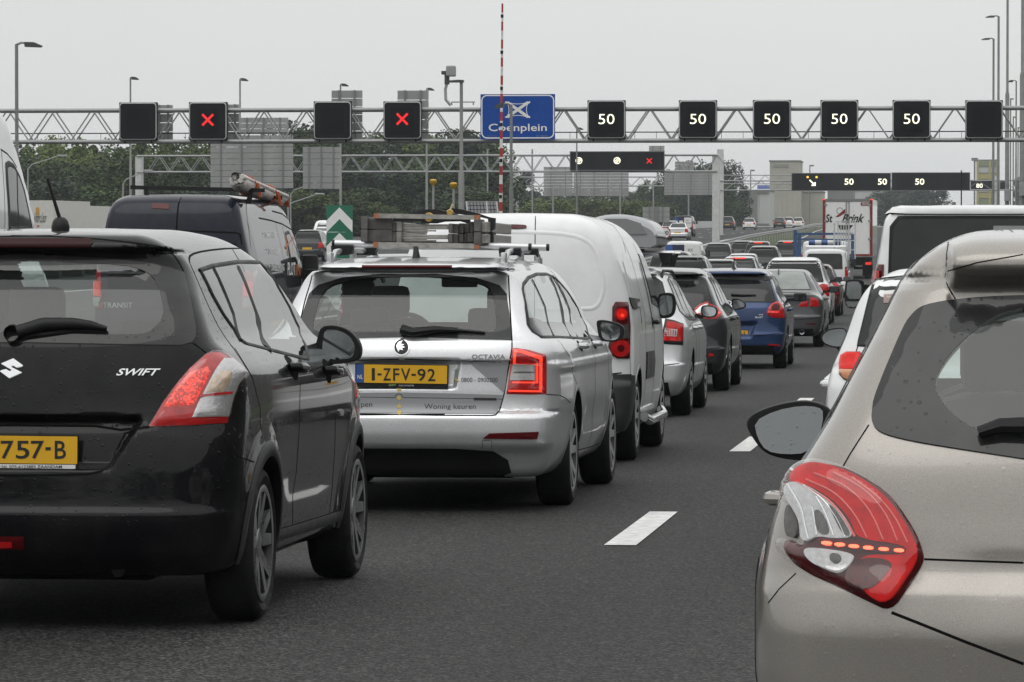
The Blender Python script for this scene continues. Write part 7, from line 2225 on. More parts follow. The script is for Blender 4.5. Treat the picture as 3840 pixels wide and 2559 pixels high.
def build_signs():
 # green and white chevron marker
 Y = 150.
 a, b = P(1224, 972, Y), P(1322, 770, Y)
 w, h = b.x - a.x, b.z - a.z
 e = empty('chevron_marker', ((a.x + b.x) / 2, Y, a.z), 'green and white chevron marker at the road fork', 'road sign')
 mg = simple('marker_green', (.008, .135, .075), .45, var=.1)
 for k in range(2):
  m = MB(); m.box((0, .03, h * (.25 + .5 * k)), (w, .05, h * .496)); m.build('marker_panel', mg, e)
 s = h / 202.
 for (zc, half) in ((0, 1), (1, 1), (2, 1)):
  # chevrons: apex heights measured from the top of the board
  z_ap = h - s * (8 + 96 * zc) ; th = s * 44; dr = s * 50
  L, R_ = -w / 2 + .004, w / 2 - .004
  pts = [(0, z_ap), (R_, z_ap - dr), (R_, z_ap - dr - th), (0, z_ap - th), (L, z_ap - dr - th), (L, z_ap - dr)]
  pts = [(x, max(0.002, z)) for x, z in pts]
  m = MB(); m.add([(x, .0, z) for x, z in pts], [(0, 3, 2, 1), (0, 5, 4, 3)]); m.build('chevron', M_white, e)
 m = MB(); m.tube([(0, .1, h), (0, .1, -2.2)], .04, 8); m.build('post', M_galv, e, True)
 # speed sign 100
 Y = 200.
 p = P(2492, 874, Y); R_ = 23 * Y / FPX
 e = empty('speed_sign', (p.x, Y, p.z), 'round white 100 speed sign with red ring by the roof box', 'road sign')
 m = MB(); m.lathe([(R_, .02), (R_, 0), (.001, 0)], (0, 0, 0), 'y', 28); m.build('sign_disc', M_white, e, True)
 m = MB(); m.lathe([(R_, -.003), (R_ * .84, -.004)], (0, 0, 0), 'y', 28); m.build('red_ring', simple('sign_red', (.35, .02, .03), .5), e)
 plane_text('digits', '100', M_ink, e, (0, -.006, 0), (1, 0, 0), (0, 0, 1), -R_ * .66, -R_ * .36, R_ * .66, R_ * .36, bold=.02)
 m = MB(); m.tube([(0, .06, 0), (0, .06, -1.5)], .03, 8); m.build('post', M_galv, e, True)
 # guard rail between the carriageways
 e = empty('guard_rail', (0, 0, 0), 'pale guard rail climbing the grass bank between the carriageways', 'guard rail')
 ys = np.arange(70, 700, 8.)
 for dx, nm in ((EDGE_L - .45, 'rail'),):
  pts = [(dx + float(bend(y)), y, ground_left(y) * .75 + ground(y) * .25 + .55) for y in ys]
  m = MB()
  V, F = [], []
  for (x, y, z) in pts: V += [(x, y, z - .16), (x + .05, y, z - .08), (x, y, z), (x + .05, y, z + .08), (x, y, z + .16)]
  for i in range(len(pts) - 1):
   for k in range(4): F.append((i * 5 + k, i * 5 + k + 1, (i + 1) * 5 + k + 1, (i + 1) * 5 + k))
  mesh_obj('rail', V, F, M_galv, e)
 pm = None
 for y in ys[::1]:
  if pm is None:
   m = MB(); m.box((0, 0, -.4), (.08, .12, 1.0)); o = m.build('post', M_galv, e); pm = o.data
  else: o = bpy.data.objects.new('post', pm); COL.objects.link(o); o.parent = e
  o.location = (EDGE_L - .5 + float(bend(y)), y, ground_left(y) * .75 + ground(y) * .25 + .55)
 # noise barrier of leaning overlapped panels along the right verge
 e = empty('noise_barrier', (0, 0, 0), 'grey noise barrier of leaning overlapped panels on the right verge', 'noise barrier')
 pm = {}
 mb1 = simple('barrier_panel', (.17, .172, .165), .75, var=.25, scale=1.2, bump=.3, bscale=8)
 L = 4.0
 rows = 6
 k = 0
 for y in np.arange(-40, 400, L):
  for r_ in range(rows):
   v = (k * 7 + r_ * 3) % 4
   if v not in pm:
    m = MB(); n = 9; V, F = [], []
    for i in range(n):
     t = i / (n - 1); wv = .10 * math.sin(t * math.pi * 2 + v * 1.7) + .05 * math.sin(t * 9 + v)
     V += [(.34, (t) * L * .995, 0.), (.0, t * L * .995, 1.12 + wv), (.05, t * L * .995, 1.13 + wv), (.40, t * L * .995, 0.)]
    for i in range(n - 1):
     for q in range(4): F.append((i * 4 + q, i * 4 + (q + 1) % 4, (i + 1) * 4 + (q + 1) % 4, (i + 1) * 4 + q))
    F += [(0, 1, 2, 3), tuple((n - 1) * 4 + q for q in (3, 2, 1, 0))]
    m.add(V, F); o = m.build('panel', mb1, e); pm[v] = o.data
   else: o = bpy.data.objects.new('panel', pm[v]); COL.objects.link(o); o.parent = e
   o.location = (9.2 + float(bend(y)) + r_ * .02, y, ground(y) - .1 + r_ * 1.0)
  m = None; k += 1
 pmd = None
 for y in np.arange(-40, 401, L):
  if pmd is None:
   m = MB(); m.box((.5, 0, 3.2), (.22, .22, 6.6)); o = m.build('post', M_rib, e); pmd = o.data
  else: o = bpy.data.objects.new('post', pmd); COL.objects.link(o); o.parent = e
  o.location = (9.25 + float(bend(y)), y, ground(y) - .2)

# ------------------------------------------------------------------ trees and distant buildings
def leaf_mat(name, col):
 m, n, l, b = _nt(name)
 oi = n.new('ShaderNodeObjectInfo'); co = n.new('ShaderNodeTexCoord')
 no = n.new('ShaderNodeTexNoise'); no.inputs['Scale'].default_value = .55; no.inputs['Detail'].default_value = 3
 l.new(co.outputs['Object'], no.inputs['Vector'])
 geo = n.new('ShaderNodeNewGeometry')
 ad = n.new('ShaderNodeMath'); ad.operation = 'ADD'
 ml = n.new('ShaderNodeMath'); ml.operation = 'MULTIPLY'; ml.inputs[1].default_value = .5
 l.new(geo.outputs['Random Per Island'], ml.inputs[0]); l.new(ml.outputs[0], ad.inputs[0]); l.new(no.outputs['Fac'], ad.inputs[1])
 r = n.new('ShaderNodeValToRGB')
 r.color_ramp.elements[0].position = .35; r.color_ramp.elements[0].color = (*[c * .45 for c in col], 1)
 r.color_ramp.elements[1].position = 1.0; r.color_ramp.elements[1].color = (*[c * 1.55 for c in col], 1)
 l.new(ad.outputs[0], r.inputs[0])
 hv = n.new('ShaderNodeHueSaturation'); hm = n.new('ShaderNodeMapRange'); hm.inputs['To Min'].default_value, hm.inputs['To Max'].default_value = .62, 1.3
 l.new(oi.outputs['Random'], hm.inputs['Value']); l.new(hm.outputs[0], hv.inputs['Value']); l.new(r.outputs[0], hv.inputs['Color']); l.new(hv.outputs[0], b.inputs['Base Color'])
 b.inputs['Roughness'].default_value = .65; b.inputs['Specular IOR Level'].default_value = .25
 MAT[name] = m
 return m

def crown_mesh(name, kind, seed, nleaf=4200):
 """unit tree: height 1; thousands of small leaf clumps on a branching set of boughs"""
 g = np.random.default_rng(seed)
 cent, rad = [], []
 if kind == 'poplar':
  for i in range(26):
   t = g.uniform(.06, 1.0); rr = .22 * math.sin(min(1, t * 1.25 + .1) * math.pi) ** .7 + .03
   a = g.uniform(0, 6.283); q = g.uniform(.2, 1.) * rr
   cent.append((q * math.cos(a), q * math.sin(a), t * .93)); rad.append(g.uniform(.06, .10) * (1.2 - .5 * t))
 else:
  for i in range(30):
   t = g.uniform(.05, .95); rr = .40 * (1 - (abs(t - .45) / .58) ** 2.2) ** .5
   a = g.uniform(0, 6.283); q = g.uniform(.25, 1.) * max(rr, .05)
   cent.append((q * math.cos(a), q * math.sin(a), t)); rad.append(g.uniform(.08, .15))
 cent, rad = np.array(cent), np.array(rad)
 k = g.integers(0, len(cent), nleaf)
 d = g.normal(size=(nleaf, 3)); d /= np.linalg.norm(d, axis=1, keepdims=True)
 p = cent[k] + d * (rad[k] * g.uniform(.55, 1.08, nleaf))[:, None] * [1, 1, 1.15]
 p[:, 2] = np.maximum(p[:, 2], .01)
 s = g.uniform(.009, .021, nleaf)
 nrm = d * .7 + g.normal(size=(nleaf, 3)) * .5; nrm /= np.linalg.norm(nrm, axis=1, keepdims=True)
 ref = g.normal(size=(nleaf, 3)); t1 = np.cross(nrm, ref); t1 /= np.linalg.norm(t1, axis=1, keepdims=True); t2 = np.cross(nrm, t1)
 V = np.empty((nleaf * 4, 3))
 V[0::4] = p + t1 * s[:, None] * 1.3; V[1::4] = p + t2 * s[:, None] * .8; V[2::4] = p - t1 * s[:, None] * 1.3; V[3::4] = p - t2 * s[:, None] * .8
 F = np.arange(nleaf * 4).reshape(-1, 4)
 return V, F

M_bark = simple('bark', (.06, .05, .04), .9)

def build_trees():
 mats = [leaf_mat('leaf_dark', (.036, .060, .018)), leaf_mat('leaf_mid', (.066, .094, .024)), leaf_mat('leaf_blue', (.032, .050, .032)), leaf_mat('leaf_olive', (.080, .104, .028))]
 cm, protos = [], []
 for i, (k, sd) in enumerate((('round', 1), ('round', 2), ('poplar', 3), ('round', 4), ('poplar', 5))):
  me = None
  V, F = crown_mesh('crown', k, sd)
  for mi in range(4):
   md = bpy.data.meshes.new('crown'); md.from_pydata(V.tolist(), [], F.tolist()); md.materials.append(mats[mi]); md.update()
   cm.append((i, mi, md))
 look = {(i, mi): md for i, mi, md in cm}
 m = MB(); m.tube([(0, 0, 0), (.005, 0, .4), (-.005, .01, .85)], [.022, .015, .005], 7); m.tube([(0, 0, .25), (.12, .05, .55)], [.010, .003], 5); m.tube([(0, 0, .3), (-.13, -.04, .6)], [.010, .003], 5)
 tm = m.build('trunk', M_bark, None, True); tmesh = tm.data; bpy.data.objects.remove(tm)
 g = np.random.default_rng(5)

 def tree(px, ptop, Y, base, kind, mi, label, group, wide=1.):
  t = P(px, ptop, Y); H = (t.z - base) * 1.02
  e = empty('tree', (t.x, Y, base), label, 'tree', group)
  e.rotation_euler = (0, 0, g.uniform(0, 6.28)); e.scale = (H * wide, H * wide, H)
  o = bpy.data.objects.new('trunk', tmesh); COL.objects.link(o); o.parent = e
  o = bpy.data.objects.new('crown', look[(kind, mi)]); COL.objects.link(o); o.parent = e; o.location = (0, 0, .03)
 nth = 'first second third fourth fifth sixth seventh eighth ninth tenth eleventh twelfth thirteenth fourteenth fifteenth sixteenth seventeenth eighteenth nineteenth twentieth twenty-first twenty-second twenty-third'.split()
 # belt on the left, in depth
 tops = [(70, 575), (110, 590), (150, 572), (190, 552), (225, 545), (265, 548), (300, 556), (335, 585), (358, 556), (388, 600), (420, 590), (450, 560), (480, 556), (520, 548), (555, 592), (582, 556), (610, 590), (655, 552), (690, 600), (730, 560), (765, 552), (800, 600), (850, 590)]
 for i, (u, v) in enumerate(tops):
  tree(u, v, 430 + g.uniform(-25, 25), .6, [0, 2, 1, 4, 3][i % 5], [1, 0, 0, 1, 3][i % 5], nth[i] + ' treetop, counted from the white high van, in the left tree belt', 'trees of the left belt', 1.05)
  tree(u + g.uniform(-20, 20), v + g.uniform(45, 110), 395 + g.uniform(-12, 12), .6, [1, 3, 0][i % 3], [0, 1, 0][i % 3], 'lower tree at the front of the left belt', 'front trees of the left belt', 1.35)
  tree(u + g.uniform(-20, 20), v + g.uniform(140, 190), 385 + g.uniform(-8, 8), .6, [1, 3, 0][i % 3], [0, 2, 0][i % 3], 'bushy low tree at the foot of the left belt', 'low trees of the left belt', 2.2)
 tops = [(890, 590), (940, 575), (990, 560), (1040, 540), (1090, 505), (1125, 490), (1165, 520), (1205, 540), (1250, 535), (1300, 535), (1345, 530), (1390, 540), (1440, 535), (1490, 545), (1540, 538), (1590, 540), (1640, 536), (1690, 520), (1740, 515), (1780, 530), (1815, 545)]
 for i, (u, v) in enumerate(tops):
  tree(u, v, 460 + g.uniform(-25, 25), .9, [0, 1, 3][i % 3], [0, 2, 0, 1][i % 4], nth[i] + ' dark treetop, counted from the pipe roll, in the middle tree belt', 'trees of the middle belt', 1.1)
  tree(u + g.uniform(-20, 20), v + g.uniform(60, 140), 430 + g.uniform(-10, 10), .9, [1, 3, 0][i % 3], [0, 2, 0][i % 3], 'lower dark tree at the front of the middle belt', 'front trees of the middle belt', 1.4)
  tree(u + g.uniform(-20, 20), v + g.uniform(190, 240), 415 + g.uniform(-8, 8), .9, [1, 3, 0][i % 3], [2, 0, 1][i % 3], 'bushy low tree at the foot of the middle belt', 'low trees of the middle belt', 2.2)
 for i, u in enumerate(range(1830, 2420, 42)):
  tree(u, 640 + i * 6 + g.uniform(-14, 14) if i < 3 else 722 + g.uniform(-12, 12), 760 + g.uniform(-30, 30), 1.8, [0, 1, 3][i % 3], [2, 0][i % 2], nth[i] + ' hazy tree from the blue sign beyond the pale sign backs', 'hazy trees beyond the far gantry', 1.3)
  tree(u + 20, 765 + g.uniform(-14, 10), 560 + g.uniform(-12, 12), 1.4, [1, 3, 0][i % 3], [3, 1, 3][i % 3], 'light green bush below the far sign backs', 'light green bushes below the sign backs', 2.4)
 for i, (u, v, w) in enumerate(((2440, 690, 1.1), (2475, 700, 1.1), (2520, 650, 1.), (2560, 640, 1.), (2600, 625, 1.), (2640, 640, 1.), (2680, 630, 1.), (2718, 622, .9), (2748, 660, .9), (2775, 712, .9), (2700, 700, 1.3), (2740, 740, 1.3), (2560, 735, 1.4), (2620, 735, 1.4), (2660, 735, 1.3))):
  tree(u, v, 700 + g.uniform(-15, 15), 2.3, [0, 3, 1][i % 3], [0, 2][i % 2], nth[i] + ' dark tree in the clump between middle gantry leg and pale hall', 'dark trees by the far buildings', w)
 for i, u in enumerate(range(3320, 3500, 20)):
  tree(u, 722 + g.uniform(-8, 8), 900 + g.uniform(-20, 20), 2.6, [0, 1, 3][i % 3], 2, 'distant hazy tree between truck and tall passenger van', 'distant hazy trees', 1.8)

def far_block(name, label, rect, Y, mat, depth=14., cat='building', parts=None, extra=None):
 u0, v0, u1, v1 = rect
 a, b = P(u0, v1, Y), P(u1, v0, Y)
 e = empty(name, ((a.x + b.x) / 2, Y, a.z), label, cat)
 w, h = b.x - a.x, b.z - a.z
 m = MB(); m.box((0, depth / 2, h / 2), (w, depth, h)); m.build('wall', mat, e)
 m = MB(); m.box((0, depth / 2, h + .1), (w + .3, depth + .3, .25)); m.build('roof', M_rib, e)
 if parts: parts(e, w, h)
 return e

def build_buildings():
 mbg = simple('beige_concrete', (.40, .385, .345), .8, var=.10, scale=.25)
 mwh = simple('pale_cladding', (.46, .47, .47), .7, var=.06, scale=.3)
 myl = simple('yellow_cladding', (.40, .35, .15), .6)
 mgr = simple('green_cladding', (.22, .26, .17), .6)

 def tower(e, w, h):
  for k in range(6):
   m = MB(); m.box((-w / 2 + w * (k + .5) / 6, -.05, h / 2), (.12, .12, h)); m.build('pilaster', mbg, e)
  m = MB(); m.box((-w * .12, -.08, h * .93), (w * .5, .1, h * .05)); m.build('stain', simple('concrete_stain', (.24, .235, .215), .8), e)

 def shed(e, w, h):
  n = 8
  for k in range(n):
   m = MB(); m.box((-w / 2 + w * (k + .5) / n, -.06, h / 2), (w / n * .96, .10, h * .98)); m.build('panel', mwh, e)
  m = MB(); m.box((-w * .05, -.3, h * .45), (.9, .5, h * 1.0)); m.build('post', M_rib, e)
  for z in (.97, .05):
   m = MB(); m.box((0, -.25, h * z), (w * .9, .3, .25)); m.build('beam', M_rib, e)
 far_block('concrete_tower', 'beige concrete tower rising behind the far gantry', (2886, 606, 3000, 840), 820., mbg, parts=tower)
 far_block('pale_hall', 'pale clad hall with a dark post beside the dark trees', (2778, 718, 2890, 848), 760., mwh, parts=shed)
 far_block('low_block', 'beige low block below the long black signals', (2990, 722, 3085, 850), 830., mbg)
 far_block('grey_block', 'grey block above the trailer with red edges', (3103, 714, 3200, 760), 850., M_rib)
 far_block('pale_block', 'pale block beyond the trailer, against the sky', (3205, 716, 3330, 850), 900., mwh)

 def works(e, w, h):
  n = 7
  for k in range(n):
   m = MB(); m.box((0, -.2, h * (k + .5) / n), (w, .3, h / n * .8)); m.build('storey_band', myl if k % 3 == 1 else (mgr if k % 3 == 0 else mwh), e)
  for sx in (-.45, .1, .45):
   m = MB(); m.box((sx * w, -.45, h / 2), (.5, .3, h)); m.build('column', myl, e)
 far_block('yellow_works', 'yellow and green industrial building at the foot of lamp posts', (3662, 603, 3745, 770), 900., mwh, parts=works)
 a = P(3655, 604, 880.)
 e = empty('camera_post', (a.x, 880., 2.), 'far camera post before the yellow industrial building', 'camera')
 m = MB(); m.tube([(0, 0, 0), (0, 0, a.z - 2)], .2, 6); m.box((0, 0, a.z - 1.7), (1.3, .6, .6)); m.build('post', M_rib, e)
 for px, pt, Yq in ((3037, 622, 700.), (2815, 640, 700.)):
  a = P(px, pt, Yq); e = empty('thin_pole', (a.x, Yq, 2.), 'thin far pole in front of the pale buildings', 'pole', 'far poles by the buildings')
  m = MB(); m.tube([(0, 0, 0), (0, 0, a.z - 2)], .10, 6); m.box((.3, 0, a.z - 2), (.7, .2, .25)); m.build('pole', M_pole, e)
 # low concrete barrier beyond the left road
 a, b = P(2596, 862, 640.), P(2705, 830, 640.)
 m = MB(); m.box(((a.x + b.x) / 2, 640, (a.z + b.z) / 2), (b.x - a.x, .5, b.z - a.z)); o = m.build('concrete_wall', mwh); tag(o, 'pale low concrete wall behind the far dark van', 'wall')
 # pale kerb wall at lower left road
 a, b = P(1150, 1010, 205.), P(1330, 985, 205.)
 m = MB(); m.box(((a.x + b.x) / 2, 205, (a.z + b.z) / 2 - .1), (b.x - a.x + 4, .4, .3)); o = m.build('concrete_kerb', mwh); tag(o, 'pale concrete kerb behind the chevron marker', 'kerb')

# ------------------------------------------------------------------ far traffic
def solveY(py, zf, lo=60., hi=700.):
 best = min(np.arange(lo, hi, 2.), key=lambda y: abs(YH + (EYE - zf(y)) * FPX / y - py))
 return float(best)

def build_far():
 # prototypes
 def swap(m_from, m_to): return {m_from.name: m_to}
 hat = None
 protos = {}

 def proto(key, kind, L, W, H, wb, ro, mat, wr=.31, brake=None, lampm=None):
  c = generic('car', 'x', 'car', 'distant traffic', kind, 0, -500, L, W, H, wb, ro, mat, wr, .07, brake=brake, z=0, lampm=lampm, lips=False)
  protos[key] = (c.root, mat)
 proto('hatch', 'hatch', 4.0, 1.70, 1.50, 2.5, .7, M_whitep)
 proto('suv', 'suv', 4.4, 1.82, 1.66, 2.65, .85, M_whitep)
 proto('van', 'van', 4.9, 1.90, 1.96, 3.0, .9, M_whitep)
 proto('saloon', 'saloon', 4.6, 1.80, 1.46, 2.75, .85, M_whitep)
 used = set()

 def put(key, name, label, cat, group, pc, Y, z, mat, H=None, yaw=0., brake=False, back=False):
  r, m0 = protos[key]
  if key in used: o = dup(r)
  else: o = r; used.add(key)
  o.name = name; o['label'] = label; o['category'] = cat; o['group'] = group
  o.location = (lat(pc, Y), Y, z); o.rotation_euler = (0, 0, yaw)
  if back: o.rotation_euler = (0, 0, math.pi); o.location = (lat(pc, Y), Y + 4, z)
  if H: o.scale = (1, 1, H)
  for ch in o.children_recursive:
   if ch.type != 'MESH': continue
   for s in ch.material_slots:
    if s.material == m0 and mat is not m0: s.link = 'OBJECT'; s.material = mat
  if brake:
   b = [ch for ch in o.children if ch.name.startswith('rear_window')][0]
   zt = max(v.co.z for v in b.data.vertices); yt = min(v.co.y for v in b.data.vertices if v.co.z > zt - .1)
   m = MB(); m.box((0, yt - .02, zt + .03), (.5, .04, .06)); m.build('brake_lamp', M_redglow, o)
  return o
 Gq, Gs = 'cars ahead in the jam', 'cars on the side road'
 put('van', 'white_striped_van', 'white van with blue and white printed rear doors, beside the roof box', 'van', Gq, 2560, 215., ground(215), M_whitep)
 o = bpy.context.scene.objects.get('white_striped_van')
 mbl = simple('print_blue', (.03, .10, .33), .5); mnv = simple('print_navy', (.012, .016, .06), .5)
 for x0, x1, z0, z1, mt in ((-.84, -.50, .85, 1.78, mbl), (-.50, .06, .85, 1.78, mnv), (.08, .78, .80, 1.78, M_white), (-.38, -.04, 1.2, 1.5, M_white)):
  m = MB(); m.box(((x0 + x1) / 2, -.0 if mt is not M_white else -.01, (z0 + z1) / 2), (x1 - x0, .05 if mt is not M_white else .07, z1 - z0)); b = m.build('rear_print', mt, o); b.location = (0, .02, 0)
 for s, x0, x1, z0 in (('XX', .25, .5, 1.45), ('ELEKTRO', .15, .7, 1.18)):
  plane_text('print_text', s, M_ink, o, (0, -.03, 0), (1, 0, 0), (0, 0, 1), x0, z0, x1, z0 + .14)
 put('suv', 'dark_people_carrier', 'dark car with a broad black rear screen right of the striped van', 'car', Gq, 2690, 240., ground(240), M_darkgrey, 1.05)
 put('suv', 'grey_tall_car', 'grey car just under the guard rail, dark rear screen', 'car', Gq, 2785, 260., ground(260), M_midgrey, 1.05)
 put('suv', 'grey_hatchback_braking', 'grey car with a lit red brake strip, under the guard rail', 'car', Gq, 2842, 252., ground(252), M_midgrey, 1.06, brake=True)
 put('suv', 'charcoal_people_carrier', 'charcoal people carrier filling the gap over the blue hatchback', 'car', Gq, 2860, 203., ground(203), M_darkgrey, 1.08)
 put('hatch', 'white_hatchback', 'white hatchback with black rear glass behind the red brake strip', 'car', Gq, 2781, 189., ground(189), M_whitep, 1.02)
 put('hatch', 'silver_hatchback_braking', 'silver hatchback with a long lit red strip under its roof', 'car', Gq, 2768, 168., ground(168), M_silver, 1.03, brake=True)
 put('hatch', 'grey_red_stripe_car', 'mid grey car with pale rear glass left of the lit red strip', 'car', Gq, 2688, 156., ground(156), M_midgrey, 1.0)
 put('suv', 'grey_crossover', 'mid grey crossover looking over the dark hatchback roof', 'car', Gq, 2560, 128., ground(128), M_silver, 1.02)
 put('suv', 'white_roof_car', 'white roofed car half hidden behind the mid grey crossover', 'car', Gq, 2512, 150., ground(150), M_whitep, 1.08)
 put('suv', 'white_estate_braking', 'white car with red brake lamp beside the blue rack', 'car', Gq, 2952, 247., ground(247), M_whitep, 1.1, brake=True)
 put('hatch', 'dark_lane_car', 'dark hatchback left of the white panel van, mostly hidden', 'car', Gq, 1480, 62., ground(62), M_darkgrey, 1.1)
 put('suv', 'grey_side_car', 'dark grey car passing behind the navy van on the side road', 'car', Gs, 1152, 238., ground_left(238), M_darkgrey)
 put('van', 'white_oncoming_van', 'white van coming towards the chevron marker', 'van', Gs, 1222, 300., ground_left(300), M_whitep, back=True)
 put('van', 'black_side_van', 'black van on the side road behind the 100 sign', 'van', Gs, 2562, 410., ground_left(410), M_navy)
 put('saloon', 'silver_side_saloon', 'silver saloon on the side road beside the 100 sign', 'car', Gs, 2540, 360., ground_left(360), M_silver)
 put('hatch', 'red_side_car', 'pale car between sign 100 and black van', 'car', Gs, 2512, 395., ground_left(395), M_whitep)
 put('suv', 'grey_side_crossover', 'grey and white crossover climbing the side road by the gantry leg', 'car', Gs, 2727, 560., ground_left(560), M_silver)
 put('hatch', 'white_side_hatch', 'white hatchback climbing the side road in front of the pale hall', 'car', Gs, 2808, 570., ground_left(570), M_whitep)
 put('hatch', 'dark_side_hatch', 'dark hatchback climbing the side road below the beige tower', 'car', Gs, 2921, 620., ground_left(620), M_darkgrey)
 put('hatch', 'silver_far_hatch', 'small silver car between the dark and the white hatchback up the road', 'car', Gs, 2956, 660., ground_left(660), M_silver)
 put('hatch', 'white_far_hatch', 'white hatchback highest up the side road beside the trailer', 'car', Gs, 2992, 625., ground_left(625), M_whitep)
 # trailer with red edges
 Y = 224.
 a, b = P(3085, 1010, Y), P(3272, 747, Y)
 w = b.x - a.x; zt = b.z; g0 = ground(Y)
 e = empty('box_trailer', ((a.x + b.x) / 2, Y, g0), 'white box trailer with dark red edges and black lettering on its doors', 'truck')
 zf = 1.15; H = zt - g0
 m = MB(); m.box((0, 6.5, (zf + H) / 2), (w, 13, H - zf)); m.build('box_body', M_whitep, e)
 mdr = simple('trailer_red', (.20, .014, .016), .45, var=.2)
 for x in (-w / 2 + .06, w / 2 - .06):
  m = MB(); m.box((x, -.03, (zf + H) / 2), (.13, .06, H - zf)); m.build('corner_post', mdr, e)
 for z, t in ((H - .06, .14), (zf + .05, .10)):
  m = MB(); m.box((0, -.03, z), (w - .26, .06, t)); m.build('cross_frame', mdr if z < 2 else M_rib, e)
 for sx in (-1, 1):
  d = MB(); d.box((sx * w * .225, -.015, (zf + H) / 2 - .02), (w * .43, .05, H - zf - .26)); dr = d.build('door', M_white, e)
  for z in (.9, .62, .3):
   m = MB(); m.box((sx * w * .44, -.06, zf + (H - zf) * z), (.14, .05, .09)); m.build('hinge', M_galv, dr)
  m = MB(); m.tube([(sx * .07, -.07, zf), (sx * .07, -.07, H - .1)], .022, 6); m.box((sx * .07, -.08, zf + .5), (.06, .05, .16)); m.build('lock_bar', M_rib, dr)
  m = MB(); m.box((sx * (w / 2 - .06), -.07, H - .03), (.14, .04, .05)); m.build('marker_lamp', M_redglow, e)
 s = Y / FPX
 X = lambda px: (px - (3085 + 3272) / 2) * s; Zz = lambda py: EYE + (YH - py) * s - g0
 plane_text('company_lettering', 'St', M_ink, e, (0, -.045, 0), (1, 0, 0), (0, 0, 1), X(3096), Zz(835), X(3124), Zz(804), bold=.03, shear=.15)
 plane_text('company_lettering', 'Brink', M_ink, e, (0, -.045, 0), (1, 0, 0), (0, 0, 1), X(3156), Zz(835), X(3247), Zz(803), bold=.03, shear=.15)
 m = MB(); n = 24
 cx, cz, R_ = X(3150), Zz(792), 13 * s
 ro = [(cx + R_ * math.cos(t), cz + R_ * math.sin(t)) for t in np.linspace(0, 6.283, n, endpoint=False)]; ri = [(cx + R_ * .8 * math.cos(t), cz + R_ * .8 * math.sin(t)) for t in np.linspace(0, 6.283, n, endpoint=False)]
 m.add([(x, -.045, z) for x, z in ro] + [(x, -.045, z) for x, z in ri], [(i, (i + 1) % n, n + (i + 1) % n, n + i) for i in range(n)]); m.build('logo_ring', M_rib, e)
 m = MB(); m.add([(X(3132), -.047, Zz(815)), (X(3170), -.047, Zz(783)), (X(3170), -.047, Zz(800)), (X(3145), -.047, Zz(815))], [(0, 1, 2, 3)]); m.build('logo_wedge', mdr, e)
 m = MB(); m.add([(X(3142), -.045, Zz(845)), (X(3200), -.045, Zz(845)), (X(3185), -.045, Zz(862)), (X(3150), -.045, Zz(862))], [(0, 1, 2, 3)]); m.build('logo_arrow', M_ink, e)
 plane_text('fleet_number', 'B3078', M_white, e, (0, -.062, 0), (1, 0, 0), (0, 0, 1), X(3234), Zz(770), X(3258), Zz(763))
 m = MB(); m.box((X(3246), -.04, Zz(766)), (.5, .04, .16)); m.build('number_panel', mdr, e)
 m = MB(); m.box((0, 6, .85), (w * .7, 12, .35)); m.box((0, .1, .55), (w * .95, .12, .14)); m.box((0, -.01, zf - .12), (w, .1, .14)); m.build('chassis', M_under, e)
 for sx in (-1, 1):
  for y in (1.2, 2.6, 4.0):
   m = MB(); m.lathe([(.001, -.18), (.3, -.18), (.48, -.14), (.5, 0), (.48, .14), (.3, .18), (.001, .18)], (sx * (w / 2 - .25), y, .5), 'x', 20); m.build('wheel', M_rubber, e, True)
  m = MB(); m.box((sx * w * .42, -.03, .78), (.3, .05, .14)); m.build('tail_lamp', M_redlit, e)
  m = MB(); m.box((sx * w * .40, .3, .45), (.5, .03, .6)); m.build('mud_flap', M_under, e)
 # blue rack on a flatbed and the ladder frame in front
 Y = 190.; g0 = ground(Y); s = Y / FPX
 pc = 3090
 e = empty('flatbed_truck', (lat(pc, Y), Y, g0), 'flatbed truck with a blue pipe rack over its load bed', 'truck')
 X = lambda px: lat(px, Y) - lat(pc, Y); Zz = lambda py: Z(py, Y) - g0
 mbf = simple('blue_frame_paint', (.035, .085, .20), .45, var=.2)
 x0, x1 = X(2978), X(3194)
 ztop = Zz(878)
 for y in (0, 2.2):
  for x in (x0, x0 + .18, x1):
   m = MB(); m.bar((x, y, .9), (x, y, ztop + (.18 if x == x0 else .0)), .08); m.build('rack_post', mbf, e)
  m = MB(); m.bar((x0, y, ztop), (x1, y, ztop), .10); m.build('rack_beam', mbf, e)
  m = MB(); m.bar((x0, y, ztop - .22), (x1, y, ztop - .26), .06); m.build('rack_beam', mbf, e)
 m = MB(); m.box(((x0 + x1) / 2, 1.6, .85), (x1 - x0, 3.4, .16)); m.build('load_bed', M_rib, e)
 m = MB(); m.box(((x0 + x1) / 2, 4.2, 1.3), (2.0, 1.7, 1.5), .2); m.build('cab', M_whitep, e)
 m = MB(); m.box(((x0 + x1) / 2, 2.2, .5), (.9, 5.5, .25)); m.build('chassis', M_under, e)
 for sx in (-.85, .85):
  for y in (.7, 4.3):
   m = MB(); m.lathe([(.001, -.12), (.35, -.1), (.37, 0), (.35, .1), (.001, .12)], ((x0 + x1) / 2 + sx, y, .37), 'x', 18); m.build('wheel', M_rubber, e, True)
 p = P(3092, 911, Y + .6)
 m = MB(); L = 118 * s
 for k in range(5):
  m.cm = 0 if k % 2 == 0 else 1
  m.tube([(-L / 2 + L * k / 5, 0, 0), (-L / 2 + L * (k + 1) / 5, 0, 0)], .12, 14)
 o = m.build('striped_drum', [simple('drum_blue', (.05, .11, .32), .4), M_white], None, True); o.location = p; tag(o, 'blue and white striped tube lying on the flatbed truck', 'tube')
 # aluminium rack standing upright
 Y = 178.; g0 = ground(Y)
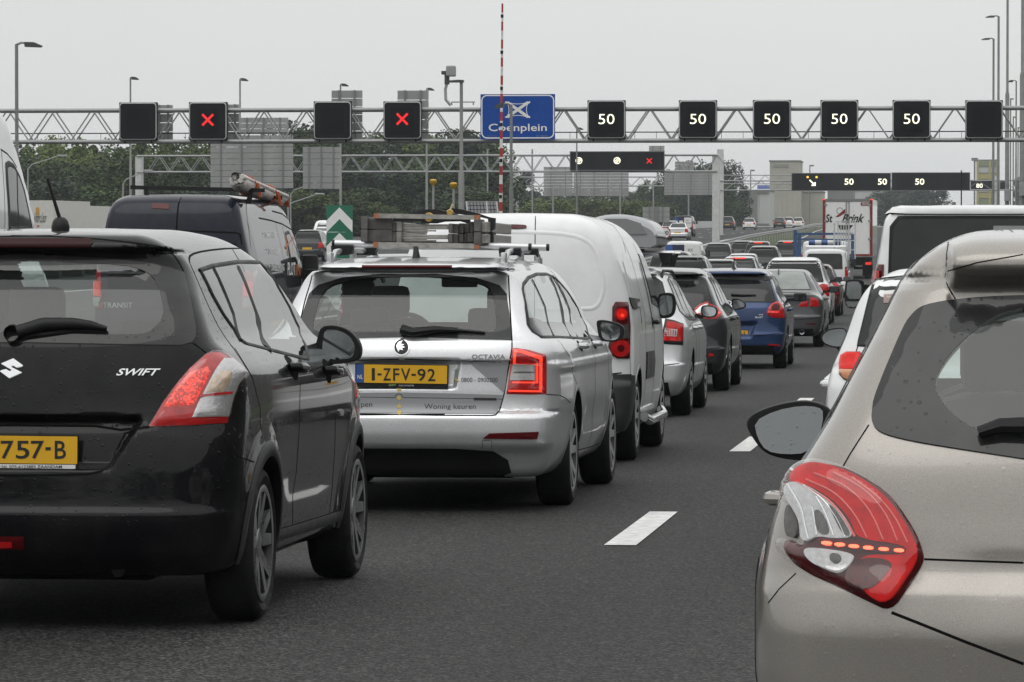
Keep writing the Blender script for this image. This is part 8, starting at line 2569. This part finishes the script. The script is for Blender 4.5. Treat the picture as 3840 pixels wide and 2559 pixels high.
 e = empty('ladder_rack', (lat(3166, Y), Y, g0), 'upright aluminium ladder rack in front of the lettered trailer', 'rack')
 X = lambda px: lat(px, Y) - lat(3166, Y); Zz = lambda py: Z(py, Y) - g0
 for px, v0, w_ in ((3128, 838, .07), (3142, 832, .05), (3153, 842, .04), (3163, 842, .04), (3172, 842, .04), (3182, 838, .06), (3206, 828, .05)):
  m = MB(); m.bar((X(px), 0, Zz(980)), (X(px), 0, Zz(v0)), w_); m.build('upright', M_railm, e)
 for v in (832, 880, 905, 940):
  m = MB(); m.bar((X(3128), .04, Zz(v)), (X(3206), .04, Zz(v - 3)), .04); m.build('rung', M_railm, e)
 m = MB(); m.bar((X(3128), 0, Zz(985)), (X(3206), 0, Zz(985)), .08); m.bar((X(3140), 0, Zz(985)), (X(3140), 0, 0), .08); m.bar((X(3195), 0, Zz(985)), (X(3195), 0, 0), .08); m.build('base_frame', M_rib, e)
 # box truck with script lettering far left
 Y = 185.; gl = ground_left(Y)
 e = empty('white_box_truck', (lat(150, Y), Y, gl), 'white box truck with script lettering and orange bars beyond the black hatchback', 'truck')
 a, b = P(60, 870, Y), P(200, 752, Y)
 X0 = lat(150, Y)
 mcr = simple('cream_panel', (.62, .61, .575), .5, var=.06)
 m = MB(); m.box(((a.x + b.x) / 2 - X0, 4, (b.z + .9) / 2 - gl / 2), (b.x - a.x, 8, b.z - gl - .9)); m.build('cargo_box', mcr, e)
 s = Y / FPX
 mgo = simple('orange_bar', (.55, .30, .05), .5)
 for px in (139, 146):
  m = MB(); m.box((lat(px, Y) - X0, -.01, Z(791, Y) - gl), (5 * s, .03, 29 * s)); m.build('orange_bar', mgo, e)
 plane_text('script_lettering', 'Simon Loos', M_ink, e, (0, -.015, 0), (1, 0, 0), (0, 0, 1), lat(124, Y) - X0, Z(835, Y) - gl, lat(181, Y) - X0, Z(795, Y) - gl, shear=.25)
 for px in (141, 147):
  m = MB(); m.box((lat(px, Y) - X0, -.01, Z(848, Y) - gl), (3 * s, .03, 8 * s)); m.build('red_mark', M_red, e)
 m = MB(); m.box(((a.x + b.x) / 2 - X0, 4, .6), (b.x - a.x - .2, 8, .5)); m.build('chassis', M_under, e)
 for y in (1., 6.):
  m = MB(); m.lathe([(.001, -.9), (.45, -.9), (.48, -.7), (.48, .7), (.45, .9), (.001, .9)], ((a.x + b.x) / 2 - X0, y, .48), 'x', 18); m.build('axle', M_rubber, e, True)
 a, b = P(200, 870, Y + 9), P(322, 772, Y + 9)
 e = empty('white_trailer', ((a.x + b.x) / 2, Y + 9, gl), 'plain white trailer box next to the lettered box truck', 'trailer')
 m = MB(); m.box((0, 3, (b.z - gl + .9) / 2), (b.x - a.x, 6, b.z - gl - .9)); m.build('cargo_box', mcr, e)
 m = MB(); m.box((0, 3, .6), (b.x - a.x - .2, 6, .5)); m.build('chassis', M_under, e)
 m = MB(); m.lathe([(.001, -.9), (.45, -.9), (.48, -.7), (.48, .7), (.45, .9), (.001, .9)], (0, 3, .48), 'x', 18); m.build('axle', M_rubber, e, True)

def build_behind():
 """trees added behind the camera, unseen, to darken reflections in tails and mirrors"""
 V, F, n0 = [], [], 0
 g = np.random.default_rng(9)
 for i in range(34):
  v, f = crown_mesh('x', 'round', 40 + i, 700)
  H = g.uniform(13, 19)
  a = g.uniform(-1, 1) * .9 + math.pi * 1.5; r = g.uniform(75, 120)
  v = v * [H * 1.3, H * 1.3, H] + [r * math.cos(a), r * math.sin(a), .2]
  V.append(v); F.append(f + n0); n0 += len(v)
 o = mesh_obj('added_wood', np.vstack(V), np.vstack(F), MAT['leaf_dark']); tag(o, 'trees added behind the traffic, unseen, to darken reflections', None, None, 'stuff')

def build_haze():
 m = bpy.data.materials.new('haze'); m.use_nodes = True
 n, l = m.node_tree.nodes, m.node_tree.links; n.clear()
 o = n.new('ShaderNodeOutputMaterial'); v = n.new('ShaderNodeVolumePrincipled')
 v.inputs['Color'].default_value = (.90, .95, 1., 1); v.inputs['Density'].default_value = HAZE; v.inputs['Anisotropy'].default_value = .2
 l.new(v.outputs[0], o.inputs['Volume'])
 b = MB(); b.box((0, 1150, 15.5), (3300, 2700, 37.)); h = b.build('haze', m)
 tag(h, 'thin pale haze over the motorway', None, None, 'stuff')

HAZE = .00017
build_gantries()
build_lamps()
build_signs()
build_trees()
build_buildings()
build_swift()
oc = build_octavia()
build_ladder(oc)
build_peugeot()
build_berlingo()
build_fabia()
build_mid()
build_right()
build_left()
build_far()
build_behind()
build_haze()
